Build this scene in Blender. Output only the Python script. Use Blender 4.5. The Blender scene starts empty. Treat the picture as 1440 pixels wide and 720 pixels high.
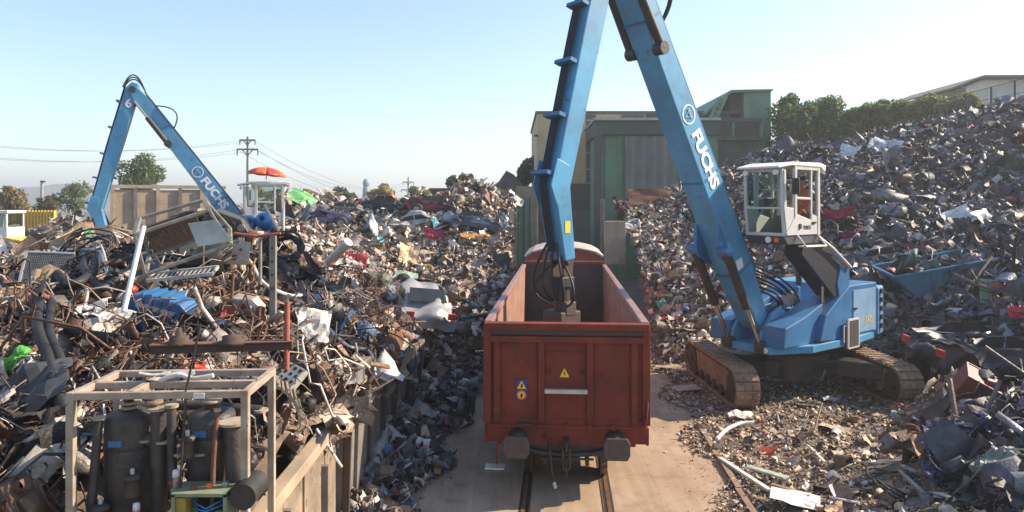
import bpy, math, random
import numpy as np
from mathutils import Vector, Matrix, Euler

# ------------------------------------------------------------------ camera, sky, sun, exposure
random.seed(7)
RNG = np.random.default_rng(11)
SC = bpy.context.scene
F = 990.0 / 1440.0          # focal length in picture widths
EYE = 5.28                  # camera height (m)
HY = 288.0                  # horizon row of the photograph (of 720)
cam_d = bpy.data.cameras.new('camera')
cam = bpy.data.objects.new('camera', cam_d)
SC.collection.objects.link(cam)
cam.location = (0, 0, EYE)
cam.rotation_euler = (math.radians(90), 0, 0)
cam_d.sensor_width = 36
cam_d.lens = 36 * F
cam_d.shift_y = -(360 - HY) / 1440.0
cam_d.clip_start = 0.1
cam_d.clip_end = 20000
SC.camera = cam
SC.cycles.transparent_max_bounces = 16
SC.render.resolution_x = 1024
SC.render.resolution_y = 512

SUN_AZ = 78.0    # degrees to the right of straight ahead (+Y)
SUN_EL = 34.0
world = bpy.data.worlds.new('World')
SC.world = world
world.use_nodes = True
wn = world.node_tree
bg = wn.nodes['Background']
sky = wn.nodes.new('ShaderNodeTexSky')
sky.sky_type = 'NISHITA'
sky.sun_disc = False
sky.sun_elevation = math.radians(SUN_EL)
sky.sun_rotation = math.radians(SUN_AZ)
sky.altitude = 300
sky.air_density = 1.1
sky.dust_density = 0.35
sky.ozone_density = 2.2
wn.links.new(sky.outputs[0], bg.inputs['Color'])
bg.inputs['Strength'].default_value = 0.115
sun_d = bpy.data.lights.new('sun', 'SUN')
sun_d.energy = 5.0
sun_d.angle = math.radians(0.5)
sun_d.color = (1.0, 0.83, 0.62)
sun = bpy.data.objects.new('sun', sun_d)
SC.collection.objects.link(sun)
a, e = math.radians(SUN_AZ), math.radians(SUN_EL)
to_sun = Vector((math.sin(a) * math.cos(e), math.cos(a) * math.cos(e), math.sin(e)))
sun.rotation_euler = (-to_sun).to_track_quat('-Z', 'Y').to_euler()
sun.location = (40, 20, 60)
SC.view_settings.view_transform = 'Standard'
SC.view_settings.look = 'None'
SC.view_settings.gamma = 1.0
SC.view_settings.use_curve_mapping = False
SC.view_settings.exposure = 1.12

# ------------------------------------------------------------------ helpers
def P(px, py, Y):
    """the point of the place that stands Y metres away in the direction of a photo pixel"""
    return Vector(((px - 720) / 990.0 * Y, Y, EYE - (py - HY) / 990.0 * Y))

def trackx(Y):
    return 0.08 + 0.0707 * Y

COL = SC.collection
def tag(o, label=None, cat=None, group=None, kind=None):
    if label: o['label'] = label
    if cat: o['category'] = cat
    if group: o['group'] = group
    if kind: o['kind'] = kind
    return o

def thing(name, label, cat, loc=(0, 0, 0), rot=(0, 0, 0), group=None):
    o = bpy.data.objects.new(name, None)
    COL.objects.link(o)
    o.empty_display_size = 0.2
    o.location = loc
    o.rotation_euler = rot
    return tag(o, label, cat, group)

def copy_tree(o, parent=None):
    c = o.copy()
    COL.objects.link(c)
    c.parent = parent
    for ch in [x for x in bpy.data.objects if x.parent == o]:
        copy_tree(ch, c)
    return c

class MB:
    """collects shapes; build() links them as one mesh object"""
    def __init__(self, M=None):
        self.v = []; self.f = []; self.s = []; self.M = M or Matrix.Identity(4)
    def add(self, vs, fs, smooth=False, M=None):
        M = self.M @ M if M is not None else self.M
        n = len(self.v)
        self.v += [tuple(M @ Vector(p)) for p in vs]
        self.f += [tuple(i + n for i in f) for f in fs]
        self.s += [smooth] * len(fs)
        return self
    def box(self, c, size, rot=None):
        x, y, z = [k / 2 for k in size]
        M = Matrix.Translation(c)
        if rot is not None: M = M @ (rot.to_4x4() if not isinstance(rot, tuple) else Euler(rot).to_matrix().to_4x4())
        vs = [(-x,-y,-z),(x,-y,-z),(x,y,-z),(-x,y,-z),(-x,-y,z),(x,-y,z),(x,y,z),(-x,y,z)]
        return self.add(vs, [(0,3,2,1),(4,5,6,7),(0,1,5,4),(1,2,6,5),(2,3,7,6),(3,0,4,7)], False, M)
    def b2(self, lo, hi):
        return self.box([(lo[i] + hi[i]) / 2 for i in range(3)], [abs(hi[i] - lo[i]) for i in range(3)])
    def prism(self, pts, lo, hi, plane='xz'):
        """outline in a plane pushed out from lo to hi along the third axis"""
        def q(p, d):
            return {'xz': (p[0], d, p[1]), 'xy': (p[0], p[1], d), 'yz': (d, p[0], p[1])}[plane]
        n = len(pts)
        vs = [q(p, lo) for p in pts] + [q(p, hi) for p in pts]
        fs = [tuple(range(n)), tuple(range(2 * n - 1, n - 1, -1))]
        fs += [(i, i + n, (i + 1) % n + n, (i + 1) % n) for i in range(n)]
        return self.add(vs, fs)
    def bar(self, a, b, w, h=None, up=(0, 0, 1)):
        a, b = Vector(a), Vector(b); h = h or w
        d = (b - a); L = d.length; d.normalize()
        up = Vector(up)
        if abs(d.dot(up)) > .98: up = Vector((1, 0, 0))
        x = up.cross(d).normalized(); y = d.cross(x)
        R = Matrix((x, y, d)).transposed()
        return self.box((a + b) / 2, (w, h, L), R)
    def tube(self, pts, r, n=8, caps=True, closed=False):
        pts = [Vector(p) for p in pts]
        rs = r if isinstance(r, (list, tuple)) else [r] * len(pts)
        vs = []; fs = []; ref = None
        m = len(pts)
        for i, p in enumerate(pts):
            if closed: d = pts[(i + 1) % m] - pts[i - 1]
            else: d = pts[min(i + 1, m - 1)] - pts[max(i - 1, 0)]
            if d.length < 1e-9: d = Vector((0, 0, 1))
            d.normalize()
            if ref is None:
                ref = Vector((0, 0, 1)) if abs(d.z) < .9 else Vector((1, 0, 0))
            x = (ref - d * ref.dot(d)).normalized(); ref = x; y = d.cross(x)
            for k in range(n):
                t = 2 * math.pi * k / n
                vs.append(p + (x * math.cos(t) + y * math.sin(t)) * rs[i])
        for i in range(m if closed else m - 1):
            j = (i + 1) % m
            for k in range(n):
                fs.append((i*n+k, i*n+(k+1)%n, j*n+(k+1)%n, j*n+k))
        self.add(vs, fs, n > 5)
        if caps and not closed:
            self.add(vs[:n], [tuple(range(n - 1, -1, -1))]); self.add(vs[-n:], [tuple(range(n))])
        return self
    def cyl(self, a, b, r, n=16):
        return self.tube([a, b], r, n)
    def lathe(self, prof, n=20, M=None, smooth=True):
        """prof = (radius, height) pairs round the z axis"""
        vs = [(r * math.cos(2*math.pi*k/n), r * math.sin(2*math.pi*k/n), z) for r, z in prof for k in range(n)]
        fs = [(i*n+k, i*n+(k+1)%n, (i+1)*n+(k+1)%n, (i+1)*n+k) for i in range(len(prof)-1) for k in range(n)]
        self.add(vs, fs, smooth, M)
        return self
    def grid(self, fn, nu, nv, smooth=False, M=None):
        vs = [fn(i / nu, j / nv) for j in range(nv + 1) for i in range(nu + 1)]
        fs = [(j*(nu+1)+i, j*(nu+1)+i+1, (j+1)*(nu+1)+i+1, (j+1)*(nu+1)+i) for j in range(nv) for i in range(nu)]
        return self.add(vs, fs, smooth, M)
    def build(self, name, m, parent=None, loc=None, rot=None, bevel=0, solid=0, wob=0):
        me = bpy.data.meshes.new(name)
        vs = self.v
        if wob:
            vs = [(x + wob * math.sin(3.1*y + 1.7*z + x), y + wob * math.sin(2.7*z + 2.3*x), z + wob * math.sin(2.9*x + 1.9*y)) for x, y, z in vs]
        me.from_pydata(vs, [], self.f)
        me.polygons.foreach_set('use_smooth', self.s)
        me.materials.append(m)
        me.update()
        o = bpy.data.objects.new(name, me)
        COL.objects.link(o)
        if parent is not None: o.parent = parent
        if loc is not None: o.location = loc
        if rot is not None: o.rotation_euler = rot
        if solid:
            s = o.modifiers.new('solid', 'SOLIDIFY'); s.thickness = solid; s.offset = 0
        if bevel:
            b = o.modifiers.new('bevel', 'BEVEL'); b.width = bevel; b.segments = 2; b.limit_method = 'ANGLE'; b.angle_limit = math.radians(40)
            b.harden_normals = False
        return o

def rz(a): return Matrix.Rotation(math.radians(a), 4, 'Z')

# ------------------------------------------------------------------ materials
MATS = {}
def mat(name, base, rough=.6, metal=0.0, dirt=None, amt=.35, scale=3.0, bump=.15, spots=None, spot_amt=.45, spec=.5, bscale=None):
    """painted or worn surface: base colour, a soft dirt colour and sharper worn spots"""
    if name in MATS: return MATS[name]
    m = bpy.data.materials.new(name); m.use_nodes = True
    N = m.node_tree.nodes; L = m.node_tree.links
    b = N['Principled BSDF']
    b.inputs['Roughness'].default_value = rough
    b.inputs['Metallic'].default_value = metal
    b.inputs['Specular IOR Level'].default_value = spec
    tc = N.new('ShaderNodeTexCoord')
    cur = N.new('ShaderNodeRGB'); cur.outputs[0].default_value = (*base, 1); cur = cur.outputs[0]
    n1 = N.new('ShaderNodeTexNoise'); n1.inputs['Scale'].default_value = scale; n1.inputs['Detail'].default_value = 6; n1.inputs['Roughness'].default_value = .65
    L.new(tc.outputs['Object'], n1.inputs['Vector'])
    if dirt is None: dirt = tuple(c * .45 for c in base)
    r1 = N.new('ShaderNodeValToRGB'); r1.color_ramp.elements[0].position = .38; r1.color_ramp.elements[1].position = .68
    r1.color_ramp.elements[1].color = (amt, amt, amt, 1)
    r1.color_ramp.elements[1].color = (min(1, amt * 2),) * 3 + (1,)
    L.new(n1.outputs['Fac'], r1.inputs[0])
    mx = N.new('ShaderNodeMixRGB'); mx.inputs[2].default_value = (*dirt, 1)
    L.new(r1.outputs[0], mx.inputs[0]); L.new(cur, mx.inputs[1]); cur = mx.outputs[0]
    if spots:
        n2 = N.new('ShaderNodeTexNoise'); n2.inputs['Scale'].default_value = scale * 3.1; n2.inputs['Detail'].default_value = 8; n2.inputs['Roughness'].default_value = .75
        L.new(tc.outputs['Object'], n2.inputs['Vector'])
        r2 = N.new('ShaderNodeValToRGB')
        p = .75 - .35 * spot_amt
        r2.color_ramp.elements[0].position = p - .03; r2.color_ramp.elements[1].position = p + .03
        L.new(n2.outputs['Fac'], r2.inputs[0])
        mx2 = N.new('ShaderNodeMixRGB'); mx2.inputs[2].default_value = (*spots, 1)
        L.new(r2.outputs[0], mx2.inputs[0]); L.new(cur, mx2.inputs[1]); cur = mx2.outputs[0]
    L.new(cur, b.inputs['Base Color'])
    if bump:
        n3 = N.new('ShaderNodeTexNoise'); n3.inputs['Scale'].default_value = bscale or scale * 5; n3.inputs['Detail'].default_value = 5
        L.new(tc.outputs['Object'], n3.inputs['Vector'])
        bp = N.new('ShaderNodeBump'); bp.inputs['Strength'].default_value = bump; bp.inputs['Distance'].default_value = .03
        L.new(n3.outputs['Fac'], bp.inputs['Height']); L.new(bp.outputs[0], b.inputs['Normal'])
    MATS[name] = m
    return m

def frag_mat(name, rough=.5):
    """scrap: each piece carries its own colour, alpha of the colour = how metallic"""
    if name in MATS: return MATS[name]
    m = bpy.data.materials.new(name); m.use_nodes = True
    N = m.node_tree.nodes; L = m.node_tree.links; b = N['Principled BSDF']
    at = N.new('ShaderNodeAttribute'); at.attribute_name = 'col'
    tc = N.new('ShaderNodeTexCoord'); n1 = N.new('ShaderNodeTexNoise'); n1.inputs['Scale'].default_value = 6; n1.inputs['Detail'].default_value = 9; n1.inputs['Roughness'].default_value = .75
    L.new(tc.outputs['Object'], n1.inputs['Vector'])
    rp = N.new('ShaderNodeValToRGB'); rp.color_ramp.elements[0].position = .35; rp.color_ramp.elements[1].position = .65
    rp.color_ramp.elements[0].color = (.30, .20, .14, 1); rp.color_ramp.elements[1].color = (1, 1, 1, 1)
    L.new(n1.outputs['Fac'], rp.inputs[0])
    mx = N.new('ShaderNodeMixRGB'); mx.blend_type = 'MULTIPLY'; mx.inputs[0].default_value = .75
    L.new(at.outputs['Color'], mx.inputs[1]); L.new(rp.outputs[0], mx.inputs[2])
    L.new(mx.outputs[0], b.inputs['Base Color']); L.new(at.outputs['Alpha'], b.inputs['Metallic'])
    nb = N.new('ShaderNodeTexNoise'); nb.inputs['Scale'].default_value = 22; nb.inputs['Detail'].default_value = 4; L.new(tc.outputs['Object'], nb.inputs['Vector'])
    bp = N.new('ShaderNodeBump'); bp.inputs['Strength'].default_value = .55; bp.inputs['Distance'].default_value = .03; L.new(nb.outputs['Fac'], bp.inputs['Height']); L.new(bp.outputs[0], b.inputs['Normal'])
    rr = N.new('ShaderNodeMapRange'); rr.inputs['To Min'].default_value = .75; rr.inputs['To Max'].default_value = .35; L.new(n1.outputs['Fac'], rr.inputs[0]); L.new(rr.outputs[0], b.inputs['Roughness'])
    b.inputs['Roughness'].default_value = rough
    MATS[name] = m
    return m

def glass_mat():
    m = bpy.data.materials.new('cab_glass'); m.use_nodes = True
    N = m.node_tree.nodes; L = m.node_tree.links
    out = N['Material Output']; N.remove(N['Principled BSDF'])
    t = N.new('ShaderNodeBsdfTransparent'); t.inputs[0].default_value = (.60, .72, .69, 1)
    g = N.new('ShaderNodeBsdfGlossy'); g.inputs['Roughness'].default_value = .05
    lw = N.new('ShaderNodeLayerWeight'); lw.inputs['Blend'].default_value = .5; pw = N.new('ShaderNodeMath'); pw.operation = 'POWER'; pw.inputs[1].default_value = 3.5; ml = N.new('ShaderNodeMath'); ml.operation = 'MULTIPLY_ADD'; ml.inputs[1].default_value = .7; ml.inputs[2].default_value = .05; L.new(lw.outputs['Facing'], pw.inputs[0]); L.new(pw.outputs[0], ml.inputs[0])
    mx = N.new('ShaderNodeMixShader')
    L.new(ml.outputs[0], mx.inputs[0]); L.new(t.outputs[0], mx.inputs[1]); L.new(g.outputs[0], mx.inputs[2]); L.new(mx.outputs[0], out.inputs['Surface'])
    return m
GLASS = glass_mat()

BLUE = mat('machine_blue', (.075, .30, .51), .42, 0, dirt=(.06, .14, .23), amt=.34, scale=1.1, spots=(.10, .08, .065), spot_amt=.34, bump=.05)
BLUED = mat('machine_blue_dark', (.03, .15, .33), .45, 0, dirt=(.03, .07, .15), amt=.3, scale=1.6, spots=(.09, .05, .03), spot_amt=.3, bump=.05)  # darker blue, also holds the shade on the turret housings
BLACKM = mat('black_steel', (.025, .025, .028), .5, .2, dirt=(.07, .055, .04), amt=.4, scale=4, bump=.1)
RUBBER = mat('rubber', (.016, .016, .017), .55, 0, dirt=(.06, .05, .04), amt=.25, scale=5, bump=.1)
CHROME = mat('chrome_rod', (.55, .5, .42), .18, 1, amt=.1, bump=0)
WHITEP = mat('white_paint', (.72, .72, .7), .5, 0, dirt=(.45, .42, .38), amt=.25, scale=3, bump=.04)
CABG = mat('cab_grey', (.56, .55, .53), .45, 0, dirt=(.38, .36, .33), amt=.2, scale=3, bump=.03)
CABD = mat('cab_dark', (.07, .075, .085), .5, 0, scale=3, bump=.05)
RUST = mat('rust', (.19, .085, .045), .85, .1, dirt=(.09, .045, .03), amt=.45, scale=4, spots=(.3, .17, .1), spot_amt=.3, bump=.3)
RUSTD = mat('rust_dark', (.09, .055, .04), .8, .2, dirt=(.05, .035, .028), amt=.4, scale=4, bump=.3)
MUD = mat('muddy_track', (.34, .22, .14), .85, .05, dirt=(.14, .095, .065), amt=.45, scale=3.5, spots=(.06, .05, .045), spot_amt=.3, bump=.4)
REDW = mat('wagon_red', (.205, .039, .02), .72, 0, dirt=(.085, .024, .017), amt=.42, scale=1.3, spec=.25, spots=(.05, .026, .02), spot_amt=.34, bump=.12)
REDIN = mat('wagon_inside', (.36, .19, .13), .7, .2, dirt=(.14, .08, .06), amt=.45, scale=2.5, spots=(.36, .24, .19), spot_amt=.35, bump=.25)
REDDK = mat('wagon_end_dark', (.055, .036, .032), .7, .1, dirt=(.1, .06, .05), amt=.35, scale=2.0, bump=.25)
STEEL = mat('grey_steel', (.38, .38, .37), .45, .5, dirt=(.2, .16, .12), amt=.35, scale=4, bump=.15)
GALV = mat('pale_sheet', (.55, .55, .53), .5, .25, dirt=(.3, .25, .2), amt=.35, scale=4, bump=.12)
TANF = mat('tan_frame', (.42, .36, .29), .6, .1, dirt=(.2, .13, .08), amt=.4, scale=3.5, spots=(.14, .08, .05), spot_amt=.35, bump=.15)
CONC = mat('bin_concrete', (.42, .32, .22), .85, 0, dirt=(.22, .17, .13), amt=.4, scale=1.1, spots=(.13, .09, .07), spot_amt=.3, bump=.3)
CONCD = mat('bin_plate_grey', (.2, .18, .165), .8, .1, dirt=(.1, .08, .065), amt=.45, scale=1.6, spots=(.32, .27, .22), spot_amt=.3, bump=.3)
YELL = mat('yellow_paint', (.72, .46, .04), .55, 0, dirt=(.35, .22, .05), amt=.3, scale=3, bump=.08)
GREEN = mat('hall_green', (.12, .25, .15), .6, 0, dirt=(.07, .12, .085), amt=.35, scale=.6, bump=.05)
GREEND = mat('hall_green_dark', (.06, .08, .065), .65, 0, dirt=(.03, .045, .035), amt=.35, scale=.6, bump=.05)
DARK = mat('dark_opening', (.02, .022, .022), .9, 0, bump=0)
PLBLUE = mat('plastic_blue', (.04, .15, .33), .4, 0, dirt=(.03, .08, .18), amt=.35, scale=6, bump=.1)
REDP = mat('red_paint', (.5, .035, .025), .45, 0, dirt=(.2, .03, .02), amt=.3, scale=5, bump=.08)
SHEETW = mat('dirty_white', (.68, .66, .62), .55, 0, dirt=(.36, .31, .25), amt=.4, scale=5, bump=.15)
WOOD = mat('old_wood', (.30, .22, .14), .85, 0, dirt=(.14, .1, .07), amt=.4, scale=5, bump=.3)
ORANGE = mat('hi_vis_orange', (.85, .13, .02), .7, 0, bump=0, amt=.1)

# ------------------------------------------------------------------ ground, road, track
def noise_mat(name, c1, c2, scale, rough=.9, bump=.3, c3=None, s3=40., amt3=.35, bs=None):
    m = bpy.data.materials.new(name); m.use_nodes = True
    N = m.node_tree.nodes; L = m.node_tree.links; b = N['Principled BSDF']; b.inputs['Roughness'].default_value = rough
    tc = N.new('ShaderNodeTexCoord'); n = N.new('ShaderNodeTexNoise'); n.inputs['Scale'].default_value = scale; n.inputs['Detail'].default_value = 9; n.inputs['Roughness'].default_value = .6
    L.new(tc.outputs['Object'], n.inputs['Vector'])
    r = N.new('ShaderNodeValToRGB'); r.color_ramp.elements[0].position = .35; r.color_ramp.elements[1].position = .66
    r.color_ramp.elements[0].color = (*c1, 1); r.color_ramp.elements[1].color = (*c2, 1)
    L.new(n.outputs['Fac'], r.inputs[0]); cur = r.outputs[0]
    n3 = N.new('ShaderNodeTexNoise'); n3.inputs['Scale'].default_value = s3; n3.inputs['Detail'].default_value = 4
    L.new(tc.outputs['Object'], n3.inputs['Vector'])
    if c3:
        r3 = N.new('ShaderNodeValToRGB'); r3.color_ramp.elements[0].position = .5; r3.color_ramp.elements[1].position = .7; r3.color_ramp.elements[1].color = (amt3,) * 3 + (1,)
        L.new(n3.outputs['Fac'], r3.inputs[0])
        mx = N.new('ShaderNodeMixRGB'); mx.inputs[2].default_value = (*c3, 1); L.new(r3.outputs[0], mx.inputs[0]); L.new(cur, mx.inputs[1]); cur = mx.outputs[0]
    L.new(cur, b.inputs['Base Color'])
    nb = N.new('ShaderNodeTexNoise'); nb.inputs['Scale'].default_value = bs or s3; nb.inputs['Detail'].default_value = 6
    L.new(tc.outputs['Object'], nb.inputs['Vector'])
    bp = N.new('ShaderNodeBump'); bp.inputs['Strength'].default_value = bump; bp.inputs['Distance'].default_value = .02
    L.new(nb.outputs['Fac'], bp.inputs['Height']); L.new(bp.outputs[0], b.inputs['Normal'])
    return m
GROUND = noise_mat('yard_dirt', (.17, .125, .09), (.30, .23, .17), .5, c3=(.1, .08, .06), s3=6)
FIELD = noise_mat('far_field', (.07, .08, .035), (.14, .12, .07), .01, c3=(.05, .06, .03), s3=.05)
ROADM = noise_mat('road_concrete', (.31, .22, .15), (.39, .295, .21), .55, rough=.85, bump=.12, c3=(.20, .135, .09), s3=2.3, amt3=.6, bs=45)
HEAPM = noise_mat('heap_core', (.06, .045, .035), (.22, .16, .11), 2.5, bump=.8, c3=(.25, .21, .18), s3=9, bs=12)
HILLM = noise_mat('hill_forest', (.03, .05, .025), (.06, .08, .04), .004, c3=(.09, .1, .05), s3=.03)

o = MB().add([(-40, 2, 0), (40, 2, 0), (40, 90, 0), (-40, 90, 0)], [(0, 1, 2, 3)]).build('ground', GROUND); tag(o, kind='structure')
o = MB().add([(-2200, -300, -.06), (2200, -300, -.06), (2200, 2200, -.06), (-2200, 2200, -.06)], [(0, 1, 2, 3)]).build('terrain', FIELD); tag(o, kind='structure')

# road along the track: worn uneven edges, local frame follows the track
TR = math.atan2(0.0707, 1)
def trk(u, v, z=0):          # u metres to the right of the track centre, v metres away
    return Vector((trackx(v) + u, v, z))
vs = []; fs = []; n = 160
for i in range(n + 1):
    v = 4 + 46 * i / n
    l = -2.85 + .12 * math.sin(v * 1.3) + .1 * math.sin(v * 3.7 + 1) + .05 * math.sin(v * 9)
    r = 3.12
    vs += [trk(l, v, .006), trk(r, v, .006)]
fs = [(2*i, 2*i+1, 2*i+3, 2*i+2) for i in range(n)]
o = MB().add(vs, fs).build('road', ROADM); tag(o, kind='structure')
_n = ROADM.node_tree.nodes; _l = ROADM.node_tree.links; _b = _n['Principled BSDF']
_src = _b.inputs['Base Color'].links[0].from_socket
_tc = _n.new('ShaderNodeTexCoord'); _mp = _n.new('ShaderNodeMapping'); _mp.inputs['Rotation'].default_value = (0, 0, TR); _mp.inputs['Scale'].default_value = (5.5, .22, 1)
_ns = _n.new('ShaderNodeTexNoise'); _ns.inputs['Scale'].default_value = 1.0; _ns.inputs['Detail'].default_value = 7; _ns.inputs['Distortion'].default_value = .6
_rp = _n.new('ShaderNodeValToRGB'); _rp.color_ramp.elements[0].position = .42; _rp.color_ramp.elements[1].position = .62; _rp.color_ramp.elements[0].color = (.72, .68, .64, 1); _rp.color_ramp.elements[1].color = (1.1, 1.08, 1.05, 1)
_mx = _n.new('ShaderNodeMixRGB'); _mx.blend_type = 'MULTIPLY'; _mx.inputs[0].default_value = .38
_l.new(_tc.outputs['Object'], _mp.inputs[0]); _l.new(_mp.outputs[0], _ns.inputs['Vector']); _l.new(_ns.outputs['Fac'], _rp.inputs[0]); _l.new(_rp.outputs[0], _mx.inputs[2]); _l.new(_src, _mx.inputs[1])
_vo = _n.new('ShaderNodeTexVoronoi'); _vo.feature = 'DISTANCE_TO_EDGE'; _vo.inputs['Scale'].default_value = .35; _nz = _n.new('ShaderNodeTexNoise'); _nz.inputs['Scale'].default_value = 1.5; _nz.inputs['Detail'].default_value = 6
_ad = _n.new('ShaderNodeMixRGB'); _ad.blend_type = 'ADD'; _ad.inputs[0].default_value = .5; _l.new(_tc.outputs['Object'], _ad.inputs[1]); _l.new(_tc.outputs['Object'], _nz.inputs['Vector']); _l.new(_nz.outputs['Color'], _ad.inputs[2]); _l.new(_ad.outputs[0], _vo.inputs['Vector'])
_rc = _n.new('ShaderNodeValToRGB'); _rc.color_ramp.elements[0].position = .002; _rc.color_ramp.elements[1].position = .006; _rc.color_ramp.elements[0].color = (.5, .45, .4, 1)
_l.new(_vo.outputs['Distance'], _rc.inputs[0]); _m2 = _n.new('ShaderNodeMixRGB'); _m2.blend_type = 'MULTIPLY'; _m2.inputs[0].default_value = .3
_l.new(_mx.outputs[0], _m2.inputs[1]); _l.new(_rc.outputs[0], _m2.inputs[2]); _l.new(_m2.outputs[0], _b.inputs['Base Color'])
# rails set flush into the road, each rail: steel head and dark flange groove
RAILT = mat('rail_steel', (.30, .17, .10), .5, .6, dirt=(.14, .08, .05), amt=.4, scale=3)
def rail(side, label):
    m = MB()
    for (u0, u1, h) in ((.715, .785, .014), (.635, .66, .012)):
        m.add([trk(side*u0, 5, .006), trk(side*u1, 5, .006), trk(side*u1, 46, .006), trk(side*u0, 46, .006),
               trk(side*u0, 5, h+.006), trk(side*u1, 5, h+.006), trk(side*u1, 46, h+.006), trk(side*u0, 46, h+.006)],
              [(0,3,2,1),(4,5,6,7),(0,1,5,4),(1,2,6,5),(2,3,7,6),(3,0,4,7)])
    t = thing('rail', label, 'rail', trk(side*.75, 5, 0))
    m.v = [tuple(Vector(p) - t.location) for p in m.v]
    m.build('rail_head', RAILT, t)
    g = MB().add([trk(side*.66, 5, .009)-t.location, trk(side*.715, 5, .009)-t.location, trk(side*.715, 46, .009)-t.location, trk(side*.66, 46, .009)-t.location], [(0,1,2,3)])
    g.add([trk(side*.785, 5, .009)-t.location, trk(side*.83, 5, .009)-t.location, trk(side*.83, 46, .009)-t.location, trk(side*.785, 46, .009)-t.location], [(0,1,2,3)])
    g.build('flange_groove', DARK, t)
rail(-1, 'dark steel rail set flush into the road under the left wheels of the red wagon')
rail(1, 'rusty brown rail set flush into the road under the right wheels of the red wagon')
# edge strip of the road
t = thing('edge_beam', 'narrow rusty timber edge strip along the right side of the road', 'edge strip', trk(3.16, 8, 0))
m = MB()
for i in range(5):
    v0 = 8 + i * 1.65; a_ = trk(3.16 + .02*math.sin(i*7), v0, .04) ; b_ = trk(3.16 + .02*math.sin(i*5), v0 + 1.6, .045)
    m.bar(a_ - t.location, b_ - t.location, .11, .1)
m.build('beam', mat('edge_timber', (.26, .18, .12), .85, 0, dirt=(.12, .08, .055), amt=.4, scale=4, bump=.3), t)

# ------------------------------------------------------------------ heap surfaces
def rbf(pts, lin=.02):
    A = np.array(pts, float); X = A[:, :2]; z = A[:, 2]
    d = np.sqrt(((X[:, None] - X[None]) ** 2).sum(-1))
    w = np.linalg.solve(d + np.eye(len(X)) * -lin, z - z.mean())
    def H(x, y):
        x = np.asarray(x, float); y = np.asarray(y, float)
        out = np.full(x.shape, z.mean())
        for (a, b), c in zip(X, w): out = out + c * np.sqrt((x - a) ** 2 + (y - b) ** 2)
        return out
    return H
def Q(px, py, Y): p = P(px, py, Y); return (p.x, p.y, p.z)

RP = [(3.6,8,0),(3.9,12,0),(4.4,17,0),(4.75,21,.0),(5.0,25,0),(5.3,28,.1),(5.0,10,.12),(5.2,14,.1),(6.5,12,.3),
      (5.64,31,2.4),(5.45,36,3.6),(5.9,40,5.0),(6.7,29,2.0),(9.2,38,4.8),(12.4,44,7),(5.7,26,.7),(8.8,31,3.2),(6.0,24,.5),
      (8,20,.1),(6,16,.12),(10,16,.12),(9.9,18.2,.0),(8,14,.2),(8,17,.1),(11.3,17.5,.05),(11.2,20,.1),(11.6,22,.4),(12,24,1.4),(9,25,.8),(6,20,.08),(10,20,.12),(9,22.5,.2),(6.5,22,.15)]
RP += [Q(1240,400,25),Q(1150,300,32),Q(1100,206,42),Q(1180,208,42),Q(1250,188,41),Q(1330,170,40),Q(1440,142,39),Q(1440,200,34),Q(1440,300,29),
       Q(1300,250,34),Q(1300,330,28),Q(1440,430,20),Q(1440,560,14),Q(1340,520,17),(12.9,20,1.3),(7.3,10,.9),(7.3,12.5,.7),(6.5,13.5,.35),(8.6,11.5,1.15),(10,10,1.4),
       (9,13.5,.9),(16,50,6.5),(30,49,8),(12,52,4),(34,39,11.2),(24,24,7.5),(18,18,4),(14,12,2.2),(10,6,1.6),(5,5,.3),(33,30,10)]
HRr = rbf(RP)
def HR(x, y): return np.maximum(HRr(x, y), 0.0)
LP = [(-2.85,5,1.7),(-2.85,7,1.7),(-2.85,9.3,1.75),(-2.85,11,1.75),(-2.85,13,1.8),(-2.85,15,1.7),(-2.85,17,1.6),(-2.7,19,1.3),(-2.4,21,.7),(-2.2,22.5,.5),
      Q(440,450,12.5),Q(500,470,14),Q(550,462,17),Q(480,405,15),Q(400,340,16),Q(300,350,13),Q(200,355,12.5),Q(100,380,12),Q(0,410,12),Q(50,460,9),Q(200,430,10.5),
      Q(300,460,10),Q(250,530,8),(-5,6,2.9),(-4.5,5,2.3),(-3.3,6.8,1.7),(-3.3,5.5,1.6),(-4,6.9,1.9),Q(410,600,9),Q(400,520,10),Q(350,560,8.6),(-7,7,3.5),(-9,8,3.6),
      (-8,22,4.0),Q(430,305,28),Q(450,280,38),Q(400,272,40),Q(520,290,42),Q(600,280,42),Q(560,350,32),Q(650,350,32),Q(690,400,28.5),Q(620,410,27),Q(560,400,25),
      Q(660,252,38),Q(700,275,37),Q(716,305,36),Q(713,370,31),Q(640,268,39),Q(600,440,23),(-1.5,25,1.2),(-.9,27,1.3),
      (-16,45,5.8),Q(170,352,41),Q(220,352,41),Q(285,345,41),Q(200,352,44),Q(260,352,44),Q(80,340,30),Q(110,290,42),Q(60,356,38),Q(0,348,35),Q(150,310,40),Q(220,345,30),Q(0,372,22),Q(300,320,24),Q(60,365,17),
      (-8,55,3),(0,48,3),(-25,55,2),(-14,14,3.9),(-20,20,3.0),(-30,40,3),(-4.4,19,2.6),(-6,20,3.6),(-3.6,19.5,1.9),(-3.2,22,1.3)]
HLr = rbf(LP)
def HL(x, y):
    z = HLr(x, y); return np.maximum(z - .35*np.clip((z-2.0)/.6, 0, 1)*np.clip((-2.95-np.asarray(x))*3, 0, 1), 0.0)

def vnoise(x, y, s, seed=0):
    return (np.sin(x*s*1.1+seed)*np.cos(y*s*.9+seed*1.7)+np.sin(x*s*2.3+y*s*1.9+seed*2.1)*.5+np.cos(x*s*4.1-y*s*3.7+seed)*.3)/1.8

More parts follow.
